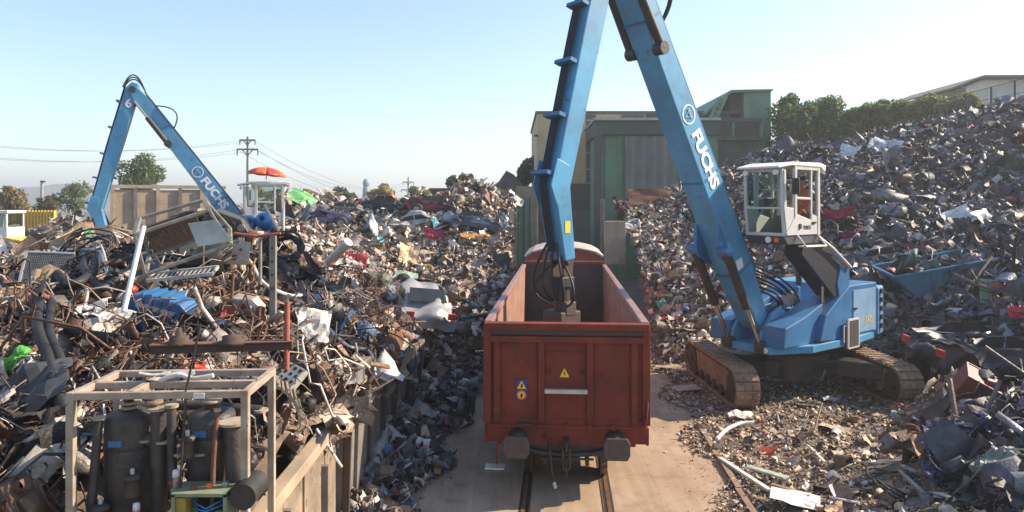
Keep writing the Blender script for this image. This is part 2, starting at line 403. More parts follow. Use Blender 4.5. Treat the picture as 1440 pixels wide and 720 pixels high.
def heap(name, H, x0, x1, y0, y1, step, mask, label, zoff=0.0, amp=.14):
    nx = int((x1-x0)/step); ny = int((y1-y0)/step)
    X, Y = np.meshgrid(np.linspace(x0, x1, nx+1), np.linspace(y0, y1, ny+1))
    Z = H(X, Y)
    Zn = Z + (vnoise(X, Y, 1.3)*amp + vnoise(X, Y, 4.0, 2)*amp*.6 + RNG.normal(0, amp*.35, X.shape)) * np.clip(Z*1.2, 0, 1) + zoff
    ok = mask(X, Y, Z)
    V = np.stack([X, Y, Zn], -1).reshape(-1, 3)
    idx = np.arange(V.shape[0]).reshape(X.shape)
    q = ok[:-1, :-1] & ok[1:, :-1] & ok[:-1, 1:] & ok[1:, 1:]
    Fq = np.stack([idx[:-1, :-1][q], idx[:-1, 1:][q], idx[1:, 1:][q], idx[1:, :-1][q]], -1)
    me = bpy.data.meshes.new(name); me.from_pydata(V.tolist(), [], Fq.tolist()); me.materials.append(HEAPM); me.update()
    o = bpy.data.objects.new(name, me); COL.objects.link(o)
    return tag(o, label, 'scrap heap', kind='stuff')

# ------------------------------------------------------------------ scrap pieces (one mesh per heap, thousands of separate pieces)
def T_sheet(n, crump, asp):
    u, v = np.meshgrid(np.linspace(-.5, .5, n), np.linspace(-.5, .5, n))
    c = RNG.uniform(-1, 1, 2) * crump
    z = c[0]*u*u*2 + c[1]*v*v*2 + RNG.normal(0, crump*.16, u.shape)
    V = np.stack([u + RNG.normal(0, .05, u.shape), (v + RNG.normal(0, .05, u.shape))*asp, z], -1).reshape(-1, 3)
    i = np.arange(n*n).reshape(n, n)
    Fc = np.stack([i[:-1,:-1], i[:-1,1:], i[1:,1:], i[1:,:-1]], -1).reshape(-1, 4)
    return V, Fc
def T_tube(path, r, n):
    m = MB(); m.tube([tuple(p) for p in path], r, n, caps=False)
    return np.array(m.v), np.array(m.f)
def T_bar(bend, w, h):
    k = 4; xs = np.linspace(-.5, .5, k); y = bend*xs*xs*2 + RNG.normal(0, bend*.2+.005, k); z = RNG.normal(0, bend*.3+.002, k)
    V = []
    for a, b, c in zip(xs, y, z): V += [(a,b-w,c-h),(a,b+w,c-h),(a,b+w,c+h),(a,b-w,c+h)]
    Fc = []
    for i in range(k-1):
        for j in range(4): Fc.append((i*4+j, i*4+(j+1)%4, (i+1)*4+(j+1)%4, (i+1)*4+j))
    Fc += [(0,3,2,1), (4*k-4, 4*k-3, 4*k-2, 4*k-1)]
    return np.array(V), np.array(Fc)
def T_block(j):
    V = np.array([(-.5,-.5,-.5),(.5,-.5,-.5),(.5,.5,-.5),(-.5,.5,-.5),(-.5,-.5,.5),(.5,-.5,.5),(.5,.5,.5),(-.5,.5,.5)]) * RNG.uniform(.35, 1, 3) + RNG.normal(0, j, (8, 3))
    return V, np.array([(0,3,2,1),(4,5,6,7),(0,1,5,4),(1,2,6,5),(2,3,7,6),(3,0,4,7)])
def T_shell():      # bent, half open casing
    a = np.linspace(0, RNG.uniform(2.4, 4.2), 6); w = RNG.uniform(.4, 1.1)
    V = []
    for k in (-.5, 0, .5):
        for t in a: V.append((k*w + RNG.normal(0,.03), .35*math.cos(t)+RNG.normal(0,.03), .35*math.sin(t)*RNG.uniform(.8,1.1)))
    i = np.arange(18).reshape(3, 6)
    return np.array(V), np.stack([i[:-1,:-1], i[:-1,1:], i[1:,1:], i[1:,:-1]], -1).reshape(-1, 4)
def T_wire():
    n = 12; t = np.linspace(0, RNG.uniform(3, 9), n); r = RNG.uniform(.2, .5)
    p = np.stack([r*np.cos(t)+RNG.normal(0,.05,n), r*np.sin(t)*RNG.uniform(.4,1)+RNG.normal(0,.05,n), np.linspace(-.3,.3,n)*RNG.uniform(0,1)+RNG.normal(0,.04,n)], -1)
    return T_tube(p, .012, 3)
def T_pipe():
    b = RNG.uniform(0, .25); xs = np.linspace(-.5, .5, 4)
    return T_tube(np.stack([xs, b*xs*xs*3, RNG.normal(0,.01,4)], -1), RNG.uniform(.01, .028), 6)
TPL = {
 'sheet': [T_sheet(4, c, a) for c, a in [(.3,.7),(.5,.5),(.25,1),(.7,.8),(.45,.35),(.9,.6),(.6,1),(.35,.25)]],
 'flat': [T_sheet(3, c, a) for c, a in [(.08,.6),(.12,.35),(.1,.9),(.15,.2)]],
 'bar': [T_bar(b, w, h) for b, w, h in [(.0,.022,.012),(.15,.03,.006),(.3,.018,.01),(.05,.045,.012),(.4,.018,.005),(.1,.012,.012)]],
 'block': [T_block(j) for j in (.05,.1,.15,.08,.2,.12)],
 'shell': [T_shell() for _ in range(6)],
 'wire': [T_wire() for _ in range(8)],
 'pipe': [T_pipe() for _ in range(6)],
}
def T_plate(asp, k):
    n = 8; u, v = np.meshgrid(np.linspace(-.5, .5, n), np.linspace(-.5, .5, n)); z = np.zeros_like(u)
    for _ in range(k):
        an = RNG.uniform(0, 6.28); d = u*np.cos(an) + v*np.sin(an) - RNG.uniform(-.3, .3); z += np.abs(d) * RNG.uniform(-.7, .7)
    z += .12*np.sin(u*9+RNG.uniform(0,6))*np.sin(v*8) + RNG.normal(0, .015, u.shape)
    V = np.stack([u*(1-.15*v*RNG.uniform(-1,1)), v*asp, z], -1).reshape(-1, 3); i = np.arange(n*n).reshape(n, n)
    return V, np.stack([i[:-1,:-1], i[:-1,1:], i[1:,1:], i[1:,:-1]], -1).reshape(-1, 4)
TPL['plate'] = [T_plate(a_, k) for a_, k in [(.6,2),(1,3),(.45,2),(.8,4),(.7,3),(.35,2),(.9,2),(.55,4)]]
def T_box2():
    m = MB(); m.b2((-.5,-.3,-.2),(.5,.3,.2)); m.b2((-.35,-.22,.2),(.1,.2,.32)); m.cyl((.3,0,.1),(.3,0,.36),.12,8); m.cyl((-.2,-.32,0),(-.2,-.44,0),.13,8); m.tube([(-.4,.3,.1),(-.1,.4,.2),(.3,.32,.05)],.04,4,caps=False)
    F4 = [f if len(f) == 4 else None for f in m.f]
    out = []
    for f in m.f:
        if len(f) == 4: out.append(f)
        else:
            for i in range(1, len(f)-1, 2): out.append((f[0], f[i], f[i+1], f[min(i+2, len(f)-1)]) if i+2 < len(f) else (f[0], f[i], f[i+1], f[0]))
    return np.array(m.v) + RNG.normal(0, .012, (len(m.v), 3)), np.array([f for f in out if len(set(f)) == 4])
TPL['machine'] = [T_box2() for _ in range(4)]
TPL['drum'] = [(lambda q: (np.array(q.v), np.array([f for f in q.f if len(f) == 4])))(MB().lathe([(.3,-.45),(.32,-.45),(.32,-.1),(.34,-.08),(.34,-.05),(.32,-.02),(.3,.2),(.27,.45),(.02,.42)], 12))]
def rotm(yaw, pitch, roll):
    cy, sy, cp, sp, cr, sr = np.cos(yaw), np.sin(yaw), np.cos(pitch), np.sin(pitch), np.cos(roll), np.sin(roll)
    R = np.empty((len(yaw), 3, 3))
    R[:,0,0]=cy*cp; R[:,0,1]=cy*sp*sr-sy*cr; R[:,0,2]=cy*sp*cr+sy*sr
    R[:,1,0]=sy*cp; R[:,1,1]=sy*sp*sr+cy*cr; R[:,1,2]=sy*sp*cr-cy*sr
    R[:,2,0]=-sp; R[:,2,1]=cp*sr; R[:,2,2]=cp*cr
    return R
# palettes: colour, metallic, weight
PAL_MIX = [((.42,.40,.38),.35,20),((.62,.60,.57),.2,13),((.25,.24,.23),.4,17),((.09,.085,.085),.1,16),((.16,.09,.06),.1,13),((.28,.15,.09),.1,10),
           ((.36,.28,.20),0,9),((.80,.78,.74),0,7),((.05,.12,.28),0,1.6),((.35,.04,.03),0,1.1),((.08,.18,.09),0,.9),((.5,.36,.07),0,.6),((.05,.28,.28),0,.6)]
PAL_DARK = [((.17,.18,.205),.3,24),((.30,.31,.34),.2,9),((.09,.095,.11),.3,22),((.045,.047,.055),.1,18),((.10,.07,.065),.1,9),((.16,.11,.09),0,4),
            ((.60,.60,.60),0,2.2),((.06,.13,.26),0,1.3),((.28,.05,.06),0,1.6),((.07,.16,.14),0,.8)]
PAL_TAN = [((.48,.37,.25),.1,22),((.68,.58,.45),.1,18),((.30,.25,.20),.2,16),((.12,.10,.085),.1,12),((.25,.14,.08),.1,14),((.75,.70,.62),0,9),((.4,.4,.4),.4,10),
           ((.05,.12,.28),0,1.),((.4,.04,.03),0,1.2),((.08,.20,.1),0,.8)]
PAL_FINE = [((.45,.32,.20),0,26),((.58,.45,.30),0,20),((.24,.16,.10),0,18),((.10,.075,.055),0,10),((.60,.54,.46),0,9),((.75,.73,.7),0,4),((.35,.35,.36),.4,8),((.4,.05,.03),0,.7),((.06,.14,.28),0,.5)]

def scrap(name, n, sample, H, pal, mix, smin, smax, label, tilt=.9, lift=.35, mode_sigma=.45, cat='scrap', vary=.25, mname='scrap_pieces'):
    xy = sample(n); x, y = xy[:, 0], xy[:, 1]; n = len(x)
    e = .25
    z = H(x, y); gx = (H(x+e, y)-H(x-e, y))/(2*e); gy = (H(x, y+e)-H(x, y-e))/(2*e)
    kinds = list(mix); pw = np.array([mix[k] for k in kinds], float); pw /= pw.sum()
    kk = RNG.choice(len(kinds), n, p=pw)
    size = np.exp(RNG.normal(0, mode_sigma, n)) * (smin*smax)**.5; size = np.clip(size, smin*.5, smax*1.7)
    R = rotm(RNG.uniform(0, 6.283, n), RNG.normal(0, tilt*.6, n), RNG.normal(0, tilt*.6, n))
    nx, ny = -gx, -gy; nl = np.sqrt(nx*nx+ny*ny+1); N = np.stack([nx/nl, ny/nl, 1/nl], -1)
    up = np.array([0, 0, 1.]); ax = np.cross(up, N); c = N[:, 2]
    K = np.zeros((n, 3, 3)); K[:,0,1]=-ax[:,2]; K[:,0,2]=ax[:,1]; K[:,1,0]=ax[:,2]; K[:,1,2]=-ax[:,0]; K[:,2,0]=-ax[:,1]; K[:,2,1]=ax[:,0]
    A = np.eye(3)[None] + K + (K @ K) / (1 + c)[:, None, None]
    R = A @ R
    pos = np.stack([x, y, z], -1) + N * (size * RNG.uniform(0, lift, n) + .01)[:, None]
    pc = np.array([[*p[0], p[1]] for p in pal]); w = np.array([p[2] for p in pal], float); w /= w.sum()
    ci = RNG.choice(len(pal), n, p=w); C = pc[ci].copy()
    C[:, :3] *= np.exp(RNG.normal(0, vary, n))[:, None]; C[:, :3] = np.clip(C[:, :3], .01, .85)
    VV, FF, CC, off = [], [], [], 0
    for ki, k in enumerate(kinds):
        sel = np.where(kk == ki)[0]; tv = RNG.integers(0, len(TPL[k]), len(sel))
        mul = {'wire': 1.5, 'bar': 1.9, 'pipe': 2.0, 'block': .6}.get(k, 1.0)
        for ti, (V, Fc) in enumerate(TPL[k]):
            s = sel[tv == ti]
            if not len(s): continue
            an = RNG.uniform(.75, 1.3, (len(s), 1, 3))
            W = np.einsum('nij,nvj->nvi', R[s], V[None] * an * (size[s]*mul)[:, None, None]) + pos[s][:, None]
            VV.append(W.reshape(-1, 3)); nv = len(V)
            FF.append((Fc[None] + (np.arange(len(s)) * nv)[:, None, None] + off).reshape(-1, 4)); off += nv * len(s)
            CC.append(np.repeat(C[s], nv, 0))
    V = np.concatenate(VV).astype(np.float32); Fc = np.concatenate(FF).astype(np.int32); C = np.concatenate(CC).astype(np.float32)
    me = bpy.data.meshes.new(name)
    me.vertices.add(len(V)); me.vertices.foreach_set('co', V.ravel())
    me.loops.add(Fc.size); me.loops.foreach_set('vertex_index', Fc.ravel())
    me.polygons.add(len(Fc)); me.polygons.foreach_set('loop_start', np.arange(0, Fc.size, 4, dtype=np.int32))
    at = me.attributes.new('col', 'FLOAT_COLOR', 'POINT'); at.data.foreach_set('color', C.ravel())
    me.materials.append(frag_mat(mname)); me.update(calc_edges=True); me.validate()
    o = bpy.data.objects.new(name, me); COL.objects.link(o)
    return tag(o, label, cat, kind='stuff')

def area(x0, x1, y0, y1, keep=None, power=0.0):
    """random standing points in a rectangle of ground; nearer ground gets more of them when power > 0"""
    def s(n):
        out = []; tot = 0
        while tot < n:
            p = np.stack([RNG.uniform(x0, x1, n*2), RNG.uniform(y0, y1, n*2)], -1)
            k = RNG.uniform(0, 1, len(p)) < (y0 / p[:, 1]) ** power if y0 > 0 else np.ones(len(p), bool)
            k &= np.abs(p[:, 0]) < p[:, 1] * .8 + 2
            if keep is not None: k &= keep(p[:, 0], p[:, 1])
            p = p[k]; out.append(p); tot += len(p)
        return np.concatenate(out)[:n]
    return s

PAL_NEAR = [((.15,.085,.055),.1,20),((.24,.13,.08),.1,14),((.06,.05,.045),.1,20),((.03,.03,.032),0,16),((.33,.26,.19),0,12),((.45,.42,.38),.2,12),((.68,.66,.62),0,6),((.22,.21,.2),.4,13),((.07,.17,.33),0,1.8),((.4,.05,.03),0,1.2),((.12,.16,.1),0,1)]
BIGMIX = dict(sheet=26, plate=12, flat=12, bar=16, block=12, shell=12, wire=8, pipe=8)
CRISP = dict(sheet=34, flat=12, bar=12, block=8, shell=22, wire=5, pipe=4)

# right side
def rmask(X, Y, Z): return (X > trackx(Y) + 3.25) & ~((Y > 30) & (X < .14*Y + .35))
o = heap('scrap_mound', HR, 3.4, 40, 5, 54, .3, rmask, 'high grey scrap mountain rising behind the blue material handler on the right side of the yard')
rk = lambda x, y: (x > trackx(y) + 3.5) & ~((y > 30) & (x < .14*y + .5))
scrap('shredder_scrap', 40000, area(9, 36, 20, 46, lambda x, y: rk(x, y) & (HRr(x, y) > 1.4) & ((y < 42) | (HRr(x, y) > 8)), .5), HR, PAL_DARK, BIGMIX, .10, .50, 'dense dark grey shredded metal covering the scrap mountain on the right', lift=.5, mname='scrap_dark')
scrap('light_scrap', 21000, area(4.6, 13, 23, 44, lambda x, y: rk(x, y) & (HRr(x, y) > .15), .5), HR, PAL_TAN, CRISP, .10, .36, 'light tan tin and sheet scrap on the slope right of the red wagon', lift=.5)
scrap('gravel_scrap', 20000, area(3.6, 13, 8.5, 25, lambda x, y: (x > trackx(y) + 3.22), .8), HR, PAL_FINE, dict(sheet=20, flat=10, block=40, shell=12, bar=10, wire=2, pipe=3), .035, .12, 'fine brown gravel of metal crumbs round the crawler tracks', lift=.25, tilt=.6)
scrap('loose_scrap', 1100, area(4.6, 15, 9, 24, lambda x, y: (x > trackx(y) + 3.9) & ~((x > 5) & (x < 10.8) & (y > 17.2) & (y < 23)), .9), HR, PAL_FINE, BIGMIX, .12, .4, 'loose strips and sheets lying on the brown gravel of metal crumbs', lift=.3, tilt=.5)
scrap('spilled_crumbs', 3000, area(3, 6, 12, 28, lambda x, y: np.abs(x - trackx(y) - 3.25 + .3*np.sin(y*1.7)) < .38, .6), lambda x, y: np.full_like(x, .03), PAL_FINE, dict(sheet=24, flat=12, block=34, shell=14, bar=12, wire=2, pipe=2), .03, .13, 'metal crumbs spilling over the right margin of the road', lift=.3, tilt=.6)
scrap('mixed_scrap', 3400, area(7.0, 17, 9.5, 24, lambda x, y: (x > 11.4) | ((y < 16.5) & (x > 6.3 + (y-9.5)*.45)), .8), HR, PAL_DARK, BIGMIX, .14, .6, 'dark tangled scrap in the shade at the lower right edge of the yard', lift=.5, mname='scrap_dark')
scrap('road_crumbs', 1800, area(-3, 5.5, 8.5, 30, lambda x, y: (np.abs(x - trackx(y)) < 3.1) & (np.abs(x - trackx(y)) > 1.2 + 1.7*RNG.uniform(0, 1, x.shape)**.35), .5), lambda x, y: np.zeros_like(x) + .006, PAL_FINE, dict(block=50, flat=30, bar=10, sheet=20), .015, .05, 'small crumbs scattered on the margins of the dusty road', lift=.2, tilt=.3)

# left side
def lmask(X, Y, Z): return (X < np.where(Y < 19, -2.7, np.where(Y < 26, -2.7 + (Y-19)*.35, .1))) & (X > -34)
o = heap('scrap_heap', HL, -34, .2, 3.5, 54, .3, lmask, 'long mixed scrap heap filling the bins on the left side of the yard')
lk = lambda x, y: x < np.where(y < 19, -2.86, np.where(y < 26, -2.86 + (y-19)*.35, .0))
notframe = lambda x, y: ~((x > -4.5) & (x < -2.95) & (y > 5.2) & (y < 7.5))
scrap('chunky_scrap', 1900, area(-13, -3.1, 6.2, 19, lambda x, y: lk(x, y) & notframe(x, y), .5), HL, PAL_NEAR, dict(plate=46, machine=34, drum=4, shell=4, sheet=10), .17, .40, 'dark torn machine casings and plates buried in the near left heap', lift=.35, tilt=1.1)
scrap('near_scrap', 11000, area(-14, -2.84, 4.5, 19, lambda x, y: lk(x, y) & ((x < -3.05) | (y > 7.7)) & notframe(x, y), .6), HL, PAL_NEAR, dict(sheet=26, plate=16, flat=10, bar=8, block=12, shell=14, wire=12, pipe=5), .07, .34, 'tangled strips, sheets and tubes covering the near heap in the left bins', lift=.6, tilt=1.2)
scrap('rusty_strips', 3000, area(-9, -2.95, 6.5, 19, lambda x, y: lk(x, y) & notframe(x, y), .6), HL, PAL_NEAR[:3] + PAL_NEAR[4:7], dict(bar=28, pipe=6, wire=66), .14, .42, 'rusty brown strips and wires tangled over the near left heap', lift=.7, tilt=1.3)
scrap('tin_scrap', 30000, area(-24, .1, 19, 45, lambda x, y: lk(x, y), .5), HL, PAL_MIX[:4] + PAL_TAN[:6] + PAL_MIX[7:], CRISP, .10, .38, 'bright tin and sheet scrap on the middle heap left of the red wagon', lift=.6, tilt=1.1)
scrap('far_scrap', 3500, area(-34, -10, 22, 50, None, .5), HL, PAL_TAN, BIGMIX, .2, .8, 'brownish scrap on the far left heap round the big concrete bin', lift=.6)
scrap('wall_top_scrap', 760, area(-3.1, -2.58, 10.2, 19.5, None, .4), lambda x, y: np.full_like(x, 1.72) + .12*np.sin(y*3), PAL_NEAR, dict(sheet=20, plate=24, bar=14, wire=22, shell=14, pipe=6), .14, .5, 'torn strips and sheets hanging over the top of the bin wall', lift=.5, tilt=1.4)
scrap('dark_chunks', 420, area(8, 34, 18, 42, lambda x, y: rk(x, y) & (HRr(x, y) > 1.2), .3), HR, PAL_DARK, dict(plate=76, shell=6, machine=14, drum=2), .3, .75, 'large crumpled car panels on the surface of the right mountain', lift=.25, mname='scrap_dark')
scrap('pale_chunks', 420, area(-22, .0, 20, 43, lambda x, y: lk(x, y), .3), HL, PAL_NEAR + PAL_MIX[:2], dict(plate=70, shell=6, machine=20, drum=3), .28, .6, 'large bent panels and casings on the middle heap', lift=.25)
scrap('loose_wires', 520, area(-10, -3.0, 6.5, 19, lambda x, y: lk(x, y) & notframe(x, y), .5), HL, PAL_NEAR[:2] + PAL_NEAR[3:7], dict(wire=100), .35, .75, 'long loose loops of wire and strapping on the near left heap', lift=.4, tilt=1.2)
scrap('small_rubbish', 9000, area(-11, -2.8, 5.0, 19, lambda x, y: lk(x, y) & notframe(x, y), .8), HL, PAL_NEAR, BIGMIX, .03, .12, 'small metal crumbs filling the near left heap', lift=1.6, tilt=1.2)
scrap('small_tin', 14000, area(-20, .1, 19, 44, lambda x, y: lk(x, y), .5), HL, PAL_TAN + PAL_NEAR[:3], BIGMIX, .07, .22, 'small tin and crumbs between the pieces of the middle heap', lift=1.0, tilt=1.1)
scrap('small_shreds', 20000, area(8, 34, 18, 44, lambda x, y: rk(x, y) & (HRr(x, y) > .9), .5), HR, PAL_DARK, BIGMIX, .08, .26, 'small shredded bits between the pieces of the right mountain', lift=1.2, tilt=1.1, mname='scrap_dark')
# strip on the ground between the bins and the road
def HS(x, y): return np.clip((trackx(y) - 2.75 - x) * .42, 0, .75) + .03 * np.sin(x*9 + y*7)
def smask(X, Y, Z): return (X > -2.7 + np.clip(Y-19, 0, 9)*.3) & (X < trackx(Y) - 2.65)
o = heap('scrap_bank', HS, -2.7, .4, 8, 27, .15, smask, 'low bank of rubbish along the foot of the bin wall left of the road', amp=.08)
scrap('bank_scrap', 5200, area(-2.7, .3, 9, 28, lambda x, y: (x > -2.65 + np.clip(y-19, 0, 9)*.3) & (x < trackx(y) - 2.55 - .25*np.sin(y*2.1)), .6), HS, PAL_DARK + [((.65,.65,.62),0,14),((.42,.38,.33),0,14),((.3,.2,.13),0,8)], BIGMIX, .07, .36, 'crumpled sheets, foil and small rubbish between the bin wall and the road', lift=.5, mname='scrap_dark')

# ------------------------------------------------------------------ hills, embankment
def ridge(name, Y, pts, m):
    vs = []; 
    for i, (px, py) in enumerate(pts):
        p = P(px, py, Y); vs += [(p.x, Y, -1), (p.x, Y + 60, p.z), (p.x * 1.15, Y * 1.2, p.z * .6), (p.x * 1.2, Y * 1.3, -1)]
    fs = []
    for i in range(len(pts) - 1):
        for k in range(3): fs.append((4*i+k, 4*i+4+k, 4*i+5+k, 4*i+1+k))
    o = MB().add(vs, fs).build(name, m); tag(o, kind='structure')
def hillpts(a, b, f, step=12):
    return [(x, f(x) + 1.1*math.sin(x*.11) + .7*math.sin(x*.27+1)) for x in range(a, b, step)]
ridge('hills', 1000, hillpts(-700, 420, lambda x: 288 - 30*math.exp(-((x-60)/150.)**2) - 10*math.exp(-((x+400)/260.)**2)), HILLM)
ridge('hills', 1350, hillpts(380, 1100, lambda x: 287 - 9*math.exp(-((x-690)/120.)**2) - 5*math.exp(-((x-560)/60.)**2)), HILLM)
def HB(x, y):
    return np.clip((x-20.8)*2.5, 0, 1) * np.clip((y-46)*1.6, 0, 1) * (8.6 + np.clip(x-21, 0, 40)*.13)
X, Y_ = np.meshgrid(np.linspace(20, 90, 71), np.linspace(45, 110, 40)); Z = HB(X, Y_) - .02
i = np.arange(X.size).reshape(X.shape)
o = MB(); o.v = np.stack([X, Y_, Z], -1).reshape(-1, 3).tolist(); o.f = np.stack([i[:-1,:-1], i[:-1,1:], i[1:,1:], i[1:,:-1]], -1).reshape(-1, 4)[:, ::-1].tolist(); o.s = [False]*len(o.f)
GRASS = noise_mat('bank_grass', (.05, .07, .025), (.12, .12, .05), 1.5, c3=(.1, .08, .05), s3=9)
tag(o.build('embankment', GRASS), kind='structure')

# ------------------------------------------------------------------ air: one box of even haze round the whole place
hz = bpy.data.materials.new('haze_air'); hz.use_nodes = True
N_ = hz.node_tree.nodes; N_.remove(N_['Principled BSDF']); pv = N_.new('ShaderNodeVolumePrincipled')
pv.inputs['Color'].default_value = (.92,.96,1,1); pv.inputs['Density'].default_value = .0011; pv.inputs['Anisotropy'].default_value = .35
hz.node_tree.links.new(pv.outputs[0], N_['Material Output'].inputs['Volume'])
o = MB().b2((-2300,-400,-1.1),(2300,2300,62)).build('haze', hz); tag(o, kind='stuff')

# ------------------------------------------------------------------ trees
def leaf_mat():
    m = bpy.data.materials.new('foliage'); m.use_nodes = True
    N = m.node_tree.nodes; L = m.node_tree.links; b = N['Principled BSDF']; b.inputs['Roughness'].default_value = .6
    at = N.new('ShaderNodeAttribute'); at.attribute_name = 'col'; L.new(at.outputs['Color'], b.inputs['Base Color'])
    t = N.new('ShaderNodeBsdfTranslucent'); L.new(at.outputs['Color'], t.inputs['Color'])
    mx = N.new('ShaderNodeMixShader'); mx.inputs[0].default_value = .5
    L.new(b.outputs[0], mx.inputs[1]); L.new(t.outputs[0], mx.inputs[2]); L.new(mx.outputs[0], N['Material Output'].inputs['Surface'])
    return m
LEAF = leaf_mat()
BARK = mat('bark', (.10, .07, .05), .9, 0, scale=5, bump=.4)
def tree(label, base, h, rx, rz_, n, col, group, ls=.28, name='leafy_tree', lobes=14, trunk=.14, low=.35):
    t = thing(name, label, 'tree', base, group=group)
    cz = h - rz_
    c = []
    for k in range(lobes):
        u = RNG.normal(0, 1, 3); u /= np.linalg.norm(u); r = RNG.uniform(.35, .78)
        c.append((u * r * [rx, rx, rz_] + [0, 0, cz], RNG.uniform(.2, .45)))
    ci = RNG.integers(0, lobes, n)
    u = RNG.normal(0, 1, (n, 3)); u /= np.linalg.norm(u, axis=1)[:, None]
    rad = RNG.uniform(.55, 1.05, n)[:, None]
    pos = np.array([c[i][0] for i in ci]) + u * rad * np.array([c[i][1] for i in ci])[:, None] * [rx, rx, rz_]
    s = ls * np.exp(RNG.normal(0, .35, n))
    A = RNG.normal(0, 1, (n, 3)); A /= np.linalg.norm(A, axis=1)[:, None]
    B = np.cross(A, RNG.normal(0, 1, (n, 3))); B /= np.linalg.norm(B, axis=1)[:, None]
    q = np.stack([pos - A*s[:, None]*.5, pos + B*s[:, None]*.35, pos + A*s[:, None]*.6, pos - B*s[:, None]*.35], 1).reshape(-1, 3)
    C = np.array(col)[None] * 1.6 * np.exp(RNG.normal(0, .22, (n, 1))) * np.exp(RNG.normal(0, .1, (n, 3)))
    C *= np.array([math.exp(RNG.normal(0, .2)) for _ in range(lobes)])[ci][:, None]
    me = bpy.data.meshes.new('crown')
    me.vertices.add(4*n); me.vertices.foreach_set('co', q.astype(np.float32).ravel())
    me.loops.add(4*n); me.loops.foreach_set('vertex_index', np.arange(4*n, dtype=np.int32))
    me.polygons.add(n); me.polygons.foreach_set('loop_start', np.arange(0, 4*n, 4, dtype=np.int32))
    at = me.attributes.new('col', 'FLOAT_COLOR', 'POINT'); at.data.foreach_set('color', np.repeat(np.c_[C, np.ones(n)], 4, 0).astype(np.float32).ravel())
    me.materials.append(LEAF); me.update(calc_edges=True)
    o = bpy.data.objects.new('crown', me); COL.objects.link(o); o.parent = t
    m = MB(); m.tube([(0,0,-.2),(.1,0,h*low),(0,.1,cz+rz_*.3)], [trunk, trunk*.75, trunk*.3], 8)
    for k in range(5):
        e = c[k][0]; z0 = h*low*RNG.uniform(.8, 1.2)
        m.tube([(0,0,z0), tuple((e + [0,0,z0])*.5), tuple(e)], [trunk*.5, trunk*.35, trunk*.12], 6)
    m.build('trunk', BARK, t)
    return t
gl = 'trees along the horizon left of the hall'
def gt(px, py_top, py_bot, w, Y, label, col, n, ground=0.0, **k):
    p = P(px, py_top, Y); h = p.z - ground; rzz = max((py_bot-py_top)/990*Y/2, .8)
    return tree(label, (p.x, Y, ground), h, w/990*Y/2, rzz, n, col, k.pop('group', gl), **k)
gt(197, 212, 285, 64, 75, 'round green tree standing behind the big concrete bin at the left', (.07,.10,.03), 7000, ls=.24, lobes=22)
gt(18, 257, 310, 62, 70, 'olive brown tree at the left border above the white loader cab', (.12,.095,.03), 3000, ls=.24, lobes=22)
gt(66, 272, 305, 38, 78, 'low brown tree between the yellow fence and the grey lamp mast', (.10,.075,.03), 1500, ls=.24, lobes=22)
gt(100, 250, 300, 52, 80, 'sparse green tree between the brown tree and the concrete bin', (.09,.11,.04), 1700, ls=.24, lobes=22)
gt(432, 266, 288, 30, 95, 'small faint olive tree just right of the distant operator cab', (.13,.14,.06), 900, ls=.4)
gt(478, 260, 292, 50, 90, 'dark green bushy tree left of the pale tower', (.06,.085,.035), 2200, ls=.4)
gt(536, 258, 292, 40, 92, 'yellowish autumn tree right of the pale tower', (.20,.16,.05), 1800, ls=.4)
gt(588, 261, 292, 44, 88, 'yellow green tree below the small far pylon', (.16,.15,.05), 2000, ls=.4)
gt(650, 241, 280, 44, 72, 'green tree peeking over the left scrap heap peak', (.08,.10,.04), 2200, ls=.36)
gt(742, 214, 275, 34, 66, 'dark conifer beside the left corner of the tan hall', (.03,.045,.025), 3000, ls=.3, name='conifer')
gr = 'hedge trees on the embankment at the right'
for (px, t_, b_, w, Y, lab, col) in [
    (1112,131,222,66,54,'dense dark green tree next to the green hall tower',(.05,.085,.022)),
    (1152,128,222,70,55,'tallest round tree of the hedge on the embankment',(.06,.10,.025)),
    (1196,143,215,76,54,'lower hedge tree right of the tallest round tree',(.07,.10,.03)),
    (1240,140,205,74,53,'bushy hedge tree in the middle of the row on the embankment',(.085,.11,.03)),
    (1284,131,195,72,52,'bright leafed hedge tree near the right end of the row',(.10,.12,.03)),
    (1322,129,190,60,51,'last hedge tree where the wire fence begins',(.10,.115,.035)),
    (1358,131,170,46,47,'yellowish bush growing through the wire fence',(.16,.15,.05))]:
    p = P(px, t_, Y); g = float(HB(p.x, Y)) if p.x > 21 else 6.0
    gt(px, t_, b_, w, Y, lab, col, 20000 if w > 50 else 8000, ground=g, ls=.17, group=gr, lobes=34, trunk=.1, low=.3)

# ------------------------------------------------------------------ far masts and lines
PYL = mat('pylon_steel', (.10, .10, .105), .7, .2, bump=0)
def pylon(label, px, ptop, Y, arms, th):
    p = P(px, ptop, Y); t = thing('pylon', label, 'pylon', (p.x, Y, 0), group='power pylons on the horizon')
    m = MB(); m.tube([(0,0,0),(0,0,p.z)], [th*1.3, th*.8], 8); m.build('mast', PYL, t)
    for (py, w, drop) in arms:
        z = P(px, py, Y).z; ww = w/990*Y/2
        m = MB(); m.bar((-ww, 0, z), (ww, 0, z), th*1.3, th*1.3)
        for s in (-1, 1):
            m.bar((s*ww*.97, 0, z), (s*ww*.97, 0, z-drop), th*.8); m.bar((0,0,z-drop*1.1), (s*ww*.5,0,z), th*.7)
        m.build('crossarm', PYL, t)
    return t
pylon('dark pylon with two crossarms rising behind the orange umbrella', 348, 192, 150, [(197,22,1.0),(210,30,1.3)], .26)
pylon('tiny far pylon above the yellow green tree', 574, 249, 300, [(256,15,1.2),(267,20,1.2)], .35)
pylon('pylon standing beyond the left border carrying the same lines', -300, 150, 120, [(160,22,1.0),(180,30,1.3)], .26)
